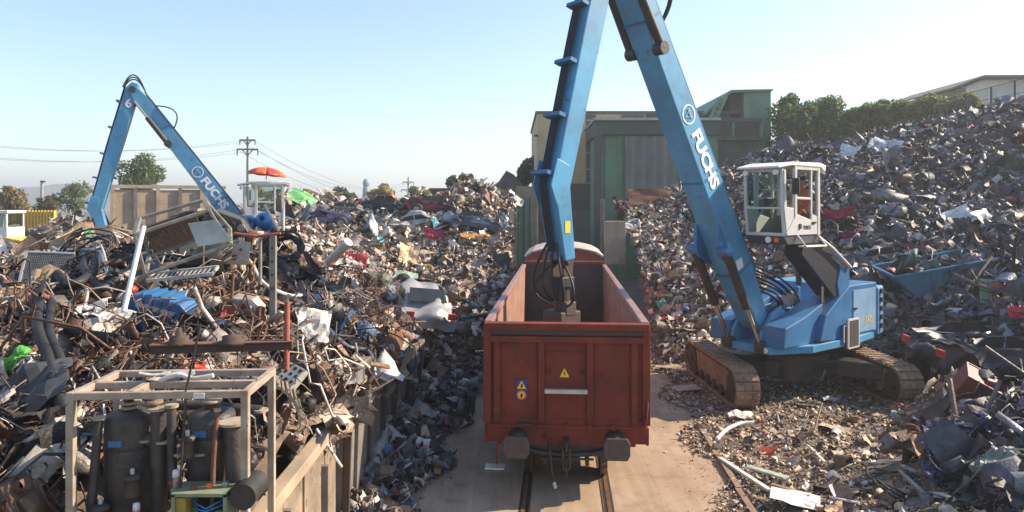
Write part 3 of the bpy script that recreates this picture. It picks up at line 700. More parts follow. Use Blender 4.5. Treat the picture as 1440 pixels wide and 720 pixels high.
def wire(label, a, b, sag, r):
    a, b = Vector(a), Vector(b); pts = []
    for i in range(25):
        u = i/24; p = a.lerp(b, u); p.z -= sag*4*u*(1-u); pts.append(p - a)
    o = MB().tube(pts, r, 5).build('power_line', PYL, loc=a); tag(o, label, 'power line', 'power lines between the pylons')
for k, (s, py, q) in enumerate([(-1,198,160),(1,198,160),(-1,211,180),(1,211,180)]):
    pa = P(-300+s*14, q, 120); pb = P(348+s*(10 if k<2 else 14), py, 150)
    wire(['upper left','upper right','lower left','lower right'][k] + ' wire running from the two armed pylon out past the left border', pa, pb, 4.0, .028)
    pc = P(574+s*(7 if k<2 else 9), 257 if k<2 else 268, 300)
    wire(['upper left','upper right','lower left','lower right'][k] + ' wire running from the two armed pylon to the tiny far pylon', pb, pc, 6.0, .04)
# lamp mast at the left, pale tower
t = thing('mast', 'slim grey lamp mast beside the sparse green tree at the far left', 'mast', P(59, 288, 90) * 1)
t.location.z = 0
MB().tube([(0,0,0),(0,0,8.2)], [.25,.18], 8).build('pole', STEEL, t); MB().box((.1,0,8.25),(.5,.3,.22)).build('lamp_head', BLACKM, t)
p = P(515, 252, 190); t = thing('tower', 'slender pale grey tower with a domed head on the horizon', 'tower', (p.x, 190, 0))
TW = mat('tower_grey', (.27,.32,.36), .7, 0, scale=.8, bump=0)
MB().lathe([(1.3,0),(1.15,6),(.95,9.3),(.75,10.2)], 12).build('shaft', TW, t)
MB().lathe([(.7,10.2),(.9,10.5),(.95,11.2),(.75,11.9),(.35,12.3),(0,12.4)], 12).build('dome', TW, t)
for k in range(4): MB().lathe([(1.32-.09*k,1.5+2*k),(1.32-.09*k,1.9+2*k)], 12).build('ring', CABD, t)

# ------------------------------------------------------------------ hall buildings
def pbox(px0, px1, py0, py1, Y, depth, front=0.0):
    a, b = P(px0, py0, Y), P(px1, py1, Y)
    return (a.x, Y+front, b.z), (b.x, Y+front+depth, a.z)
def slab(m, o, *a, **k):
    lo, hi = pbox(*a, **k); L = o.location
    lo = [lo[i]-L[i] for i in range(3)]; hi = [hi[i]-L[i] for i in range(3)]
    return m.b2(lo, hi)
HTAN = mat('hall_tan', (.55, .43, .22), .8, 0, dirt=(.26,.2,.1), amt=.25, scale=.4, bump=.05)
HGREY = mat('hall_grey', (.12, .125, .12), .75, 0, scale=.5, bump=.05)
HDK = mat('hall_base_grey', (.085, .085, .075), .8, 0, dirt=(.05,.05,.045), amt=.3, scale=.5, bump=.1)
t = thing('hall', 'tall tan industrial hall with grey window bands behind the crane arm', 'building', (2, 58, 0))
m = MB(); slab(m, t, 755, 908, 160, 258, 58, 16); m.build('wall', HTAN, t)
m = MB(); slab(m, t, 753, 1046, 156, 160, 57.9, 16.2); m.build('roof', HGREY, t)
m = MB(); slab(m, t, 757, 1000, 258, 378.1, 58.1, 15); m.build('base_wall', HDK, t)
for px0, px1 in ((824,838),(874,906)):
    m = MB(); slab(m, t, px0, px1, 161, 257, 57.95, .2); f = m.build('window', HGREY, t)
    for k in range(4):
        m = MB(); slab(m, t, px0+1, px1-1, 168+23*k, 170+23*k, 57.88, .05); m.build('sill', STEEL, f)
m = MB(); slab(m, t, 908, 1046, 160, 300, 58, 15); m.build('annex_wall', GREEND, t)
for px0, px1, y0, y1 in ((783,797,300,344),(806,832,296,350)):
    m = MB(); slab(m, t, px0, px1, y0, y1, 58, .2); d = m.build('door', mat('hall_door', (.13,.14,.13), .7, 0, scale=.6, bump=0), t)
m = MB(); slab(m, t, 768, 772, 258, 350, 57.9, .3); m.build('downpipe', STEEL, t)
m = MB(); slab(m, t, 751, 757, 189, 192, 57.6, .3); m.build('wall_lamp', BLACKM, t)

t = thing('green_hall', 'green sheet metal hall with a dark header beam behind the right scrap slope', 'building', (6, 50, 0))
m = MB()
lo, hi = pbox(842, 1010, 188, 372, 50.5, 6)
x = lo[0]; k = 0                                             # ribbed sheet metal
while x < hi[0]:
    m.b2((x-t.location.x, .5 + (.0 if k % 2 else .09), 0), (min(x+.45, hi[0])-t.location.x, 6, hi[2])); x += .45; k += 1
m.build('wall', GREEN, t)
m = MB(); slab(m, t, 838, 1012, 169, 189, 50, 7); m.build('header_beam', GREEND, t)
m = MB(); slab(m, t, 836, 1014, 165.5, 169, 49.8, 7.6); m.build('roof', STEEL, t)
for px0, px1 in ((836, 846),):
    m = MB(); slab(m, t, px0, px1, 189, 372, 49.9, .5); m.build('column', GREEND, t)
TARP = mat('grey_tarpaulin', (.16,.175,.16), .7, 0, dirt=(.1,.11,.1), amt=.4, scale=.7, bump=.2)
def curtain(u, v):
    a = P(878 + (u*72) - (1-v)*0 - 6*(1-v)*0, 0, 50.2); return (a.x + (1-v)*0 - t.location.x, .18 + .12*math.sin(u*30) - .1, (1 - v*(1))*0 + P(0, 288 - (288-192)*v, 50.2).z)
MB().grid(curtain, 40, 4, True).build('curtain', TARP, t)

t = thing('green_tower', 'tall green block with a dark open bay and gallery right of the halls', 'building', (15, 57, 0))
m = MB(); slab(m, t, 1046, 1084, 127, 260, 56.9, 12); m.build('wall', GREEN, t)
m = MB(); slab(m, t, 1026, 1046, 130, 200, 58, 10); m.build('bay_wall', HDK, t)
# sloping roof edge of the bay
a_ = P(1000, 150, 57); b_ = P(1026, 128, 57); m = MB()
m.prism([(P(990,158,57).x-15, P(990,158,57).z), (P(1027,127,57).x-15, P(1027,127,57).z), (P(1085,126,57).x-15, P(1085,126,57).z), (P(1085,128.5,57).x-15, P(1085,128.5,57).z), (P(1027,131,57).x-15, P(1027,131,57).z), (P(990,162,57).x-15, P(990,162,57).z)], -.3, 12)
m.build('roof', GREEN, t)
m = MB(); slab(m, t, 950, 1072, 166, 171, 54, .5); slab(m, t, 950, 1072, 192, 197, 54, .5); m.build('gallery_beam', GREEND, t)
for px in (1030, 1070):
    m = MB(); slab(m, t, px, px+3, 171, 192, 54.1, .3); m.build('gallery_post', GREEN, t)
m = MB(); slab(m, t, 950, 1072, 171, 192, 55.5, .2); m.build('gallery_back', HDK, t)
m = MB(); slab(m, t, 950, 1072, 197, 300, 54.5, 2); m.build('gallery_base', GREEND, t)
TRUSS = mat('truss_green', (.17,.28,.17), .6, 0, scale=2, bump=0)
t = thing('lattice_boom', 'pale green lattice boom leaning against the dark bay of the green block', 'lattice boom', P(985, 200, 53))
A0, A1 = P(985,200,53)-t.location, P(1013,136,53)-t.location; off = Vector((.55,0,.12)); m = MB()
for o_ in (Vector((0,0,0)), off, Vector((0,.5,0)), off+Vector((0,.5,0))): m.bar(A0+o_, A1+o_, .09)
for k in range(9):
    u, v = k/9, (k+1)/9
    for dy in (0, .5):
        d = Vector((0,dy,0)); m.bar(A0.lerp(A1,u)+d, A0.lerp(A1,v)+off+d, .05); m.bar(A0.lerp(A1,u)+off+d, A0.lerp(A1,u)+d, .05)
m.build('lattice', TRUSS, t)
m = MB(); m.bar(A1, P(1028,165,53)-t.location, .04); m.bar(P(1028,165,53)-t.location, P(1022,185,53)-t.location, .04); m.build('stay_cable', BLACKM, t)

# corrugated yellowish fence, green gate and posts left of the hall
t = thing('sheet_fence', 'weathered cream corrugated fence left of the hall base', 'fence', P(726, 345, 46)); m = MB()
for k in range(11):
    slab(m, t, 726+k*2.8, 727.6+k*2.8, 262, 360, 46, .12); slab(m, t, 727.6+k*2.8, 728.8+k*2.8, 262, 360, 46.1, .1)
m.build('sheet', mat('cream_sheet', (.34,.30,.20), .7, 0, scale=1, bump=.05), t)
t = thing('gate', 'dull green steel gate leaf behind the red rail vehicle', 'gate', P(730, 372, 41)); m = MB()
slab(m, t, 729, 746, 278, 372, 41, .12); m.build('leaf', GREEN, t); m = MB()
for px in (728.5, 737, 745.5): slab(m, t, px-.7, px+.7, 276, 372, 40.9, .1)
m.build('frame', GREEND, t)
t = thing('bin_post', 'tall weathered timber post at the right end of the middle heap', 'post', P(719, 375, 35)); m = MB()
slab(m, t, 715.5, 722.5, 296, 376, 35, .3); m.build('post', CONC, t); m = MB(); slab(m, t, 722.6, 727, 300, 376, 35.1, 4); m.build('side_plate', CONCD, t)
for (lab, a_, b_, y0, y1, Y, mm) in [('tan concrete slab standing at the foot of the right light scrap slope', 851, 880, 311, 372, 35.5, CONC), ('dark steel post between the hall door and the tan concrete slab', 845, 850, 280, 372, 36.5, CONCD)]:
    lo, hi = pbox(a_, b_, y0, y1, Y, .35); o = MB().b2((0,0,0), (hi[0]-lo[0], .35, hi[2]-lo[2])).build('bin_slab', mm, loc=lo, bevel=.03); tag(o, lab, 'slab')

# shed far away, cone of dark earth
t = thing('shed', 'flat brown roofed shed on the horizon right of the yellow green tree', 'shed', P(622, 300, 70)); t.location.z = 0; m = MB()
slab(m, t, 606, 641, 268, 300, 70, 5); m.v = [(x,y,max(z,0)) for x,y,z in m.v]; m.build('wall', HDK, t); m = MB(); slab(m, t, 603, 644, 264.5, 268, 69.6, 6); m.build('roof', mat('shed_roof', (.12,.09,.07), .8, 0, scale=1), t)
m = MB(); m.grid(lambda u, v: (lambda x, y: (x, y, max(0, 9.2 - 1.0*math.hypot(x, y) + .35*math.sin(x*2.1+y)+.2*math.sin(x*5))))((u-.5)*20, (v-.5)*20), 30, 30)
p = P(712, 288, 62); o = m.build('earth_mound', noise_mat('brown_earth', (.07,.05,.04), (.12,.09,.07), 1.5), loc=(p.x, 62, -.9)); tag(o, 'smooth dark brown mound of earth behind the left heap peak', 'mound', kind='stuff')

# white house with a single pitch roof and the wire fence on the embankment
t = thing('house', 'white walled house with a shallow pitched roof at the upper right', 'building', P(1440, 288, 62)); t.location.z = 11; m = MB()
L = t.location
m.prism([(P(1358,0,62).x-L.x, 0), (P(1358,0,62).x-L.x, P(0,122,62).z-11), (P(1384,0,62).x-L.x, P(0,112,62).z-11), (8, P(0,110,62).z-11), (8, 0)], 0, 9); m.build('wall', WHITEP, t)
m = MB(); m.prism([(P(1337,0,61).x-L.x, P(0,126,61).z-11), (P(1382,0,61).x-L.x, P(0,108.5,61).z-11), (9, P(0,106.5,61).z-11), (9, P(0,104.5,61).z-11), (P(1382,0,61).x-L.x, P(0,106,61).z-11), (P(1337,0,61).x-L.x, P(0,123.5,61).z-11)], -1.2, 10); m.build('roof', mat('house_roof', (.2,.18,.16), .8, 0, scale=2), t)
m = MB()
for k in range(5): x0 = P(1345,0,61).x-L.x + k*.45; m.bar((x0,-1.15,P(0,124-k*2.9,61).z-11.15),(x0,0,P(0,124-k*2.9,61).z-11.15),.1)
m.build('rafter', WOOD, t)
for k in range(2): MB().b2((1.2+2.6*k,-.06,1.2),(2.4+2.6*k,.02,2.6)).build('window', DARK, t)
WIREM = mat('fence_wire', (.09,.09,.085), .6, .3, bump=0)
t = thing('wire_fence', 'wire mesh fence with dark posts climbing the embankment below the white house', 'fence', P(1320, 150, 44)); L = t.location
tops = [(1322,141,158),(1358,131,158),(1394,122,155),(1427,113,150),(1465,103,146)]
for (px, a_, b_) in tops:
    q0, q1 = P(px, a_, 44)-L, P(px, b_+12, 44)-L; MB().tube([q1, q0], .06, 6).build('post', WIREM, t)
m = MB()
for (u, v) in zip(tops, tops[1:]):
    for s in (0, .5, 1.): m.bar(P(u[0], u[1]+(u[2]-u[1])*s+.5, 44)-L, P(v[0], v[1]+(v[2]-v[1])*s+.5, 44)-L, .035)
m.build('rail', WIREM, t); m = MB()
for (u, v) in zip(tops, tops[1:]):
    for k in range(1, 22):
        s = k/22; px = u[0]+(v[0]-u[0])*s; a_ = u[1]+(v[1]-u[1])*s; b_ = u[2]+(v[2]-u[2])*s
        m.bar(P(px, a_, 44)-L, P(px, b_, 44)-L, .012)
m.build('mesh', WIREM, t)

# ------------------------------------------------------------------ bins on the left
def bin_wall(label, y0, y1, x0, x1, h0, h1, mm, rib, cap=None, lean=0.0, group='bin walls along the left edge of the road'):
    t = thing('bin_wall', label, 'bin wall', (x0, y0, 0), group=group); L = Vector((x0, y0, 0))
    d = Vector((x1-x0, y1-y0, 0)); n = max(2, int((y1-y0)/.75)); u = d.normalized(); s = Vector((u.y, -u.x, 0))
    for i in range(n):
        a_, b_ = i/n, (i+1)/n; ha = h0+(h1-h0)*a_; hb = h0+(h1-h0)*b_
        ha += RNG.normal(0, .03); q = d*a_; r = d*b_ - u*.02; w = RNG.normal(0,.015)
        tp = s*(lean+w)
        m = MB(); th = s*-.14
        vs = [q+s*w, r+s*w, r+s*w+th, q+s*w+th, q+tp+Vector((0,0,ha)), r+tp+Vector((0,0,hb)), r+tp+th+Vector((0,0,hb)), q+tp+th+Vector((0,0,ha))]
        m.add(vs, [(0,3,2,1),(4,5,6,7),(0,1,5,4),(1,2,6,5),(2,3,7,6),(3,0,4,7)]); m.build('panel', mm, t, bevel=.01)
    for i in range(0, n+1, 2):
        q = d*(i/n); h = (h0+(h1-h0)*i/n)*RNG.uniform(.88, 1.02)
        MB().bar(q+s*.05, q+s*(.05+lean)+Vector((0,0,h-.05)), .1, .08, up=u).build('rib', rib, t)
    if cap: MB().bar(Vector((0,0,h0+.06))+s*(-.05+lean), d+Vector((0,0,h1+.06))+s*(-.05+lean), .2, .16, up=(0,0,1)).build('cap_beam', cap, t, bevel=.015)
    return t
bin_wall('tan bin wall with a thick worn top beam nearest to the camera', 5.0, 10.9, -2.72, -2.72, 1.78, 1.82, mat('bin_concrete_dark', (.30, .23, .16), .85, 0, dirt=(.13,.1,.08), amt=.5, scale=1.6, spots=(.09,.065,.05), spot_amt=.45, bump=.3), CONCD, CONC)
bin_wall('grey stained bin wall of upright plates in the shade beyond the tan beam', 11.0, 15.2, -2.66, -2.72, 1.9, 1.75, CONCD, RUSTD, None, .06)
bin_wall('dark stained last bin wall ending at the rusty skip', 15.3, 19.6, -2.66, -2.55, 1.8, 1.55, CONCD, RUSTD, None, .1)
# big concrete bin with ribs behind the near heap
t = thing('concrete_bin', 'big tan bin with upright ribs standing behind the near left heap', 'bin', P(158, 345, 42), (0,0,math.radians(27)))
for k in range(5):
    x0 = k*1.22; MB().b2((x0+.04, 0, -1.5), (x0+1.18, .18, 3.35+RNG.normal(0,.04))).build('panel', CONC, t, bevel=.02)
for k in range(6):
    MB().b2((k*1.22-.1, -.16, -1.5), (k*1.22+.1, .2, 3.45)).build('rib', CONCD if k % 2 else CONC, t)
MB().b2((-.15,-.1,3.42),(6.3,.26,3.62)).build('top_rail', CONC, t)
MB().b2((-.12,.2,-1.5),(.06,5.,3.3)).build('side_wall', CONCD, t)
MB().b2((.06,.2,2.9),(6.1,5.0,3.0)).build('filling', RUSTD, t)
for k, (px, lab) in enumerate([(12,'tan concrete block at the left border, partly cut by the picture edge'),(52,'tan concrete block right beside the leftmost block')]):
    q = P(px, 396, 15.5); o = MB().box((0,0,0),(.62,.5,.55)).build('concrete_block', CONC, loc=q, rot=(.03,0,.1+.06*k), bevel=.03); tag(o, lab, 'block', 'concrete blocks at the left border')
# yellow corrugated fence
t = thing('yellow_fence', 'yellow corrugated sheet fence at the far left', 'fence', P(12, 330, 48)); m = MB()
for k in range(15):
    slab(m, t, 12+k*4.4, 14.3+k*4.4, 296, 345, 48, .2); slab(m, t, 14.3+k*4.4, 16.4+k*4.4, 296, 345, 48.15, .1)
m.build('sheet', YELL, t)

# ------------------------------------------------------------------ writing
def text_mesh(s, size, ext=.004, bold=0.0):
    c = bpy.data.curves.new('lettering', 'FONT'); c.body = s; c.size = size; c.align_x = 'CENTER'; c.align_y = 'CENTER'; c.extrude = ext; c.offset = bold
    c.resolution_u = 3
    o = bpy.data.objects.new('lettering', c); COL.objects.link(o)
    dg = bpy.context.evaluated_depsgraph_get(); dg.update()
    me = bpy.data.meshes.new_from_object(o.evaluated_get(dg)); bpy.data.objects.remove(o); bpy.data.curves.remove(c)
    me.materials.clear()
    return me
def text(name, s, size, m, parent, origin, xdir, ndir, bold=0.0, sx=1.0):
    me = text_mesh(s, size, bold=bold); me.materials.append(m)
    o = bpy.data.objects.new(name, me); COL.objects.link(o); o.parent = parent
    X = Vector(xdir).normalized(); Zv = Vector(ndir).normalized(); Yv = Zv.cross(X)
    R = Matrix((X*sx, Yv, Zv)).transposed().to_4x4(); o.matrix_local = Matrix.Translation(origin) @ R
    return o
DECAL = mat('decal_white', (.78,.8,.82), .5, 0, amt=.1, bump=0)
SIGNY = mat('sign_yellow', (.85,.55,.02), .5, 0, amt=.1, bump=0)
SIGNB = mat('sign_blue', (.02,.035,.22), .5, 0, amt=.1, bump=0)
SIGNR = mat('sign_orange', (.8,.16,.02), .5, 0, amt=.1, bump=0)

# ------------------------------------------------------------------ people
def person(label, loc, rot, jacket, pose='sit', helmet=None):
    skin = mat('skin', (.45,.27,.19), .6, 0, amt=.05, bump=0)
    t = thing('person', label, 'person', loc, rot)
    J = [(0,0,.5),(0,.0,.72),(0,.02,.98),(0,.0,1.1),(0,.0,1.18),            # pelvis chest neck
         (-.19,0,.98),(-.27,.16,.74),(-.2,.42,.72),(.19,0,.98),(.27,.16,.74),(.2,.42,.72),
         (-.1,.05,.5),(-.13,.48,.5),(-.13,.52,.08),(-.13,.68,.05),(.1,.05,.5),(.13,.48,.5),(.13,.52,.08),(.13,.68,.05)]
    E = [(0,1),(1,2),(2,3),(3,4),(2,5),(5,6),(6,7),(2,8),(8,9),(9,10),(0,11),(11,12),(12,13),(13,14),(0,15),(15,16),(16,17),(17,18)]
    Rr = [.15,.16,.15,.06,.06,.075,.055,.04,.075,.055,.04,.1,.075,.05,.04,.1,.075,.05,.04]
    def skin_obj(nm, J, E, Rr, m):
        me = bpy.data.meshes.new(nm); me.from_pydata(J, E, []); me.materials.append(m)
        o = bpy.data.objects.new(nm, me); COL.objects.link(o); o.parent = t
        md = o.modifiers.new('skin', 'SKIN'); md.use_smooth_shade = True
        for v, r in zip(me.skin_vertices[0].data, Rr): v.radius = (r, r)
        me.skin_vertices[0].data[0].use_root = True
        s = o.modifiers.new('sub', 'SUBSURF'); s.levels = 1; s.render_levels = 2
        return o
    skin_obj('body', J, E, Rr, jacket)
    m = MB(); m.lathe([(.0,-.13),(.05,-.12),(.075,-.06),(.088,.01),(.085,.07),(.06,.115),(0,.13)], 16, Matrix.Translation((0,.03,1.28)) @ Matrix.Diagonal((.92,1.1,1,1)))
    m.lathe([(.0,0),(.014,0),(.006,.045),(0,.05)], 8, Matrix.Translation((0,.125,1.255)))
    for s in (-1, 1): m.lathe([(.0,-.03),(.012,0),(0,.03)], 6, Matrix.Translation((s*.084,.03,1.275)))
    m.build('head', skin, t)
    m = MB()
    for s in (-1, 1): m.lathe([(.0,-.009),(.009,0),(0,.009)], 6, Matrix.Translation((s*.032,.118,1.285)))
    m.build('eyes', RUBBER, t)
    m = MB(); m.lathe([(.094,.03),(.094,.07),(.07,.12),(0,.14)], 16, Matrix.Translation((0,.02,1.285)) @ Matrix.Diagonal((.95,1.12,1,1))); m.build('hair' if not helmet else 'helmet', helmet or RUBBER, t)
    for s in (-1, 1):      # hands with fingers closed round the joysticks
        m = MB(); b_ = Vector((s*.2,.44,.72)); m.tube([b_, b_+Vector((0,.05,.0)), b_+Vector((0,.09,-.005))], [.03,.04,.034], 8)
        for k in range(4): q = b_+Vector(((k-1.5)*.02,.09,0)); m.tube([q, q+Vector((0,.035,-.005)), q+Vector((0,.045,-.035)), q+Vector((0,.025,-.05))], [.0095,.009,.008,.006], 6)
        q = b_+Vector((-s*.035,.04,0)); m.tube([q, q+Vector((-s*.02,.03,-.01)), q+Vector((-s*.01,.055,-.03))], [.012,.01,.008], 6)
        m.build('hand', skin, t)
    return t

# ------------------------------------------------------------------ material handler (crane on crawler tracks)
GR = mat('cable_black', (.018,.018,.02), .6, 0, bump=0)
def crawler(parent, M, L=4.3, R=.5, w=.62):
    """one crawler: shoes with grousers round an oblong, side frame, rollers"""
    t = bpy.data.objects.new('crawler', None); COL.objects.link(t); t.parent = parent
    def oval(s, R):
        a_ = (L-2*R)
        per = 2*a_+2*math.pi*R; s = s % per
        if s < a_: return (R+s, 2*R, 0.0)
        s -= a_
        if s < math.pi*R: an = s/R; return (R+a_+R*math.sin(an), R+R*math.cos(an), -an)
        s -= math.pi*R
        if s < a_: return (R+a_-s, 0, math.pi)
        s -= a_; an = s/R; return (R-R*math.sin(an), R-R*math.cos(an), math.pi-an)
    per = 2*(L-2*R)+2*math.pi*R; n = 46; m = MB(M)
    for k in range(n):
        y, z, an = oval(k*per/n, R)
        RM = Matrix.Translation((0, y, z)) @ Matrix.Rotation(an, 4, 'X')
        for (lo, hi) in (((-w/2,-per/n*.47,-.05),(w/2,per/n*.47,0)),):
            c = [(lo[i]+hi[i])/2 for i in range(3)]; m2 = MB(); m2.box(c, [hi[i]-lo[i] for i in range(3)]); m.add(m2.v, m2.f, False, RM)
        for x0, x1 in ((-w/2+.01,-.11),(-.09,.09),(.11,w/2-.01)):
            m2 = MB(); m2.b2((x0,-per/n*.42,0),(x1,per/n*.1,.035)); m.add(m2.v, m2.f, False, RM)
    m.build('track_chain', MUD, t)
    m = MB(M); m.prism([(R*.6,.18),(L-R*.6,.18),(L-R*.4,.45),(L-R,2*R-.18),(R,2*R-.18),(R*.4,.45)], -w*.3, w*.3, 'yz'); m.build('side_frame', MUD, t, bevel=.02)
    for y, r in ((R,R-.1),(L-R,R-.1)):
        m = MB(M); m.cyl((-w*.38,y,R),(w*.38,y,R),r,20); m.cyl((-w*.42,y,R),(w*.42,y,R),r*.35,12); m.build('wheel', RUSTD, t)
    for k in range(6):
        y = R+.35+k*(L-2*R-.7)/5; m = MB(M); m.cyl((-w*.4,y,.2),(w*.4,y,.2),.14,12); m.build('roller', RUSTD, t)
    return t

def hose(m, a_, b_, sag, r=.025, side=(0,0,0)):
    a_, b_ = Vector(a_), Vector(b_); pts = []
    for i in range(11):
        u = i/10; p = a_.lerp(b_, u) + Vector(side)*4*u*(1-u); p.z -= sag*4*u*(1-u); pts.append(p)
    m.tube(pts, r, 6)

def handler(label, C, theta, foot, apex, elbow, tip, boomw, group, undercart=None, number=None, full=True):
    t = thing('material_handler', label, 'material handler', C, (0, 0, math.radians(180+theta)), group)
    N1 = (0, 1, 0)
    V2 = lambda p, s=0: Vector((p[0], s, p[1]))
    # boom: box section, deepest in the lower third
    f, a_ = Vector(foot), Vector(apex); d = (a_-f); L = d.length; d /= L; n = Vector((-d.y, d.x))      # n points to the back/top
    def bp(u, h): q = f + d*(u*L) + n*h; return (q.x, q.y)
    W = boomw/2
    outline = [bp(0,-.16),bp(.03,-.26),bp(.2,-.42),bp(.45,-.36),bp(.96,-.26),bp(1.0,-.18),bp(1.012,0),bp(1.0,.2),bp(.96,.26),bp(.45,.33),bp(.2,.36),bp(.05,.26),bp(0,.16),bp(-.012,0)]
    if n.x > 0: pass
    boom = MB().prism(outline, -W, W, 'xz').build('boom', BLUE, t, bevel=.03)
    # edge plates, lugs and pins of the boom
    for u_ in (.17,.42,.8):
        h_ = {.17:.4,.42:.36,.8:.3}[u_]; m = MB(); m.prism([bp(u_,-h_-.012), bp(u_+.006,-h_-.012), bp(u_+.006,h_), bp(u_,h_)], -W-.006, W+.006, 'xz'); m.build('weld_seam', BLUED, boom)
    for s in (-1, 1):
        m = MB(); m.bar(V2(bp(.14,.36), s*(W-.02)), V2(bp(.95,.27), s*(W-.02)), .03, .07); m.build('edge_rail', BLUED, boom)
    m = MB()
    for u, h in ((.0,0),(1.0,0)): q = bp(u,h); m.cyl((q[0],-W-.09,q[1]),(q[0],W+.09,q[1]),.13,18)
    m.build('pin', BLACKM, boom)
    # pale lettering and round mark on both sides
    for s in (1, -1):
        x = -d if s == 1 else d
        xd = Vector((x.x, 0, x.y)); q = bp(.465, 0)
        text('lettering', 'FUCHS', .47, DECAL, boom, (q[0], s*(W+.012), q[1]), xd, (0, s, 0), bold=.022, sx=1.08)
        q = bp(.577, 0)
        m = MB(); M = Matrix.Translation((q[0], s*(W+.003), q[1])) @ Matrix.Rotation(math.radians(90), 4, 'X')
        ring = []
        for k in range(28):
            an = 2*math.pi*k/28; ring.append((math.cos(an), math.sin(an)))
        vs = [(.24*c, .24*s_, 0) for c, s_ in ring] + [(.205*c, .205*s_, 0) for c, s_ in ring]
        vs = [(v[0], v[1], -s*.01) for v in vs]
        m.add(vs, [(k, (k+1)%28, 28+(k+1)%28, 28+k) for k in range(28)], False, M)
        xa = Vector((xd.x, xd.z)); ya = Vector((-xa.y, xa.x)) * s
        tri = [(-.1,-.12),(.1,-.12),(.03,.15),(-.03,.15)]
        for (p0, p1) in (((-.11,-.1),(0,.16)),((.11,-.1),(0,.16)),((-.13,-.03),(.13,-.03))):
            g0 = xa*p0[0]+ya*p0[1]; g1 = xa*p1[0]+ya*p1[1]
            m.bar((q[0]+g0.x, s*(W+.011), q[1]+g0.y), (q[0]+g1.x, s*(W+.011), q[1]+g1.y), .006, .035, up=(0,1,0))
        m.build('emblem', DECAL, boom)
    for s in (1, -1):
        m = MB(); q = bp(.2,-.02); m.prism([(q[0]+.13,q[1]-.3),(q[0]+.24,q[1]-.05),(q[0]-.03,q[1]+.05),(q[0]-.1,q[1]-.2)], s*(W+.002), s*(W+.012), 'xz'); m.build('decal', DECAL, boom)
    # pipes and hoses along the boom back and side
    m = MB()
    for k in range(3): m.tube([V2(bp(.1,.40), -.12+.1*k), V2(bp(.45,.38), -.12+.1*k), V2(bp(.97,.31), -.12+.1*k)], .025, 6)
    m.build('pipe', GR, boom)
    A_ = Vector(apex); KK = Vector((-(Vector(elbow)-A_).normalized().y, (Vector(elbow)-A_).normalized().x)); KK = KK if KK.x > 0 else -KK
    m = MB()
    for k in range(3): hose(m, V2(bp(.78,.3), .2+.04*k), V2(bp(.9,.28), .2+.04*k), 0, .026, side=(-.45,.15,.25))
    for k in range(3): hose(m, V2(bp(.95,.27), -.14+.12*k), V2(A_+KK*.42, -.14+.12*k), -.55-.08*k, .028)
    m.build('hose', GR, boom)
    # stick: straight box to the elbow, then a slimmer bent nose
    A, E_, T = Vector(apex), Vector(elbow), Vector(tip)
    def off(p, q, h):
        dd = (q-p).normalized(); nn = Vector((dd.y, -dd.x))       # away from the machine
        return nn*h
    k1, k2 = off(A, E_, 1), off(E_, T, 1); ke = (k1+k2).normalized()
    B = A - (E_-A).normalized()*.3
    if k1.x < 0: k1, k2, ke = -k1, -k2, -ke
    o1 = [B+k1*.12, A+k1*.28, A.lerp(E_,.4)+k1*.30, E_+ke*.25, T+k2*.14, T-k2*.14, E_-ke*.19, A.lerp(E_,.4)-k1*.22, A-k1*.22, B-k1*.12]
    sw = W*.84
    stick = MB().prism([(p.x, p.y) for p in o1], -sw, sw, 'xz').build('stick', BLUE, t, bevel=.025)
    m = MB()
    for s in (-1, 1): m.prism([tuple(E_+k1*.33-(E_-A).normalized()*.5), tuple(E_+ke*.36), tuple(E_+k2*.25+(T-E_).normalized()*.35), tuple(E_+k2*.02+(T-E_).normalized()*.1), tuple(E_-k1*.02-(E_-A).normalized()*.45)], s*(sw+.0), s*(sw+.03), 'xz')
    m.build('elbow_plate', BLUE, stick, bevel=.01)
    # hoses clipped along the outer face of the stick
    m = MB()
    for k in range(5):
        y = -sw*.5+k*sw*.2; m.tube([V2(A+k1*.37-(E_-A).normalized()*.3,y), V2(A+k1*.37,y), V2(A.lerp(E_,.5)+k1*.37,y), V2(E_+ke*.31,y), V2(T+k2*.22-(T-E_).normalized()*.2,y)], .017, 6)
    m.build('hose', GR, stick)
    for u in (.12,.34,.56,.76,.97):
        p = A.lerp(E_,u)+k1*.36; dd=(E_-A).normalized()*.04; m = MB(); m.prism([tuple(p-dd-k1*.05),tuple(p+dd-k1*.05),tuple(p+dd+k1*.13),tuple(p-dd+k1*.13)], -sw*.95, sw*.95, 'xz'); m.build('clamp', BLUED, stick)
    m = MB(); q = E_.lerp(T,.55); m.prism([(q.x-.07,q.y-.12),(q.x+.07,q.y-.12),(q.x+.07,q.y+.12),(q.x-.07,q.y+.12)], sw+.002, sw+.01, 'xz'); m.build('warning_sticker', SIGNY, stick)
    if number:
        q = A.lerp(E_,.12); text('number', number, .5, DECAL, stick, (q.x, sw+.012, q.y), (-1,0,0), (0,1,0), bold=.015)
    # stick cylinders on both sides of the boom head
    for s in (-1, 1):
        q0 = V2(bp(.74,-.24), s*(W+.13)); q1 = V2((B+k1*-.02), s*(W+.1)); q1 = V2((A.lerp(E_,.09)-k1*.2), s*(W+.06))
        c = MB().cyl(q0, q0.lerp(q1,.62), .105, 14); cy = c.build('stick_cylinder', BLACKM, t); MB().cyl(q0.lerp(q1,.62), q1, .05, 10).build('rod', CHROME, cy)
        MB().cyl(q0-Vector((0,s*.16,0)), q0+Vector((0,s*.1,0)), .15, 14).build('pin', BLACKM, cy)
    # grab link, rotator and grab
    g = bpy.data.objects.new('grab', None); COL.objects.link(g); g.parent = t
    tp = Vector((T.x, 0, T.y)); m = MB()
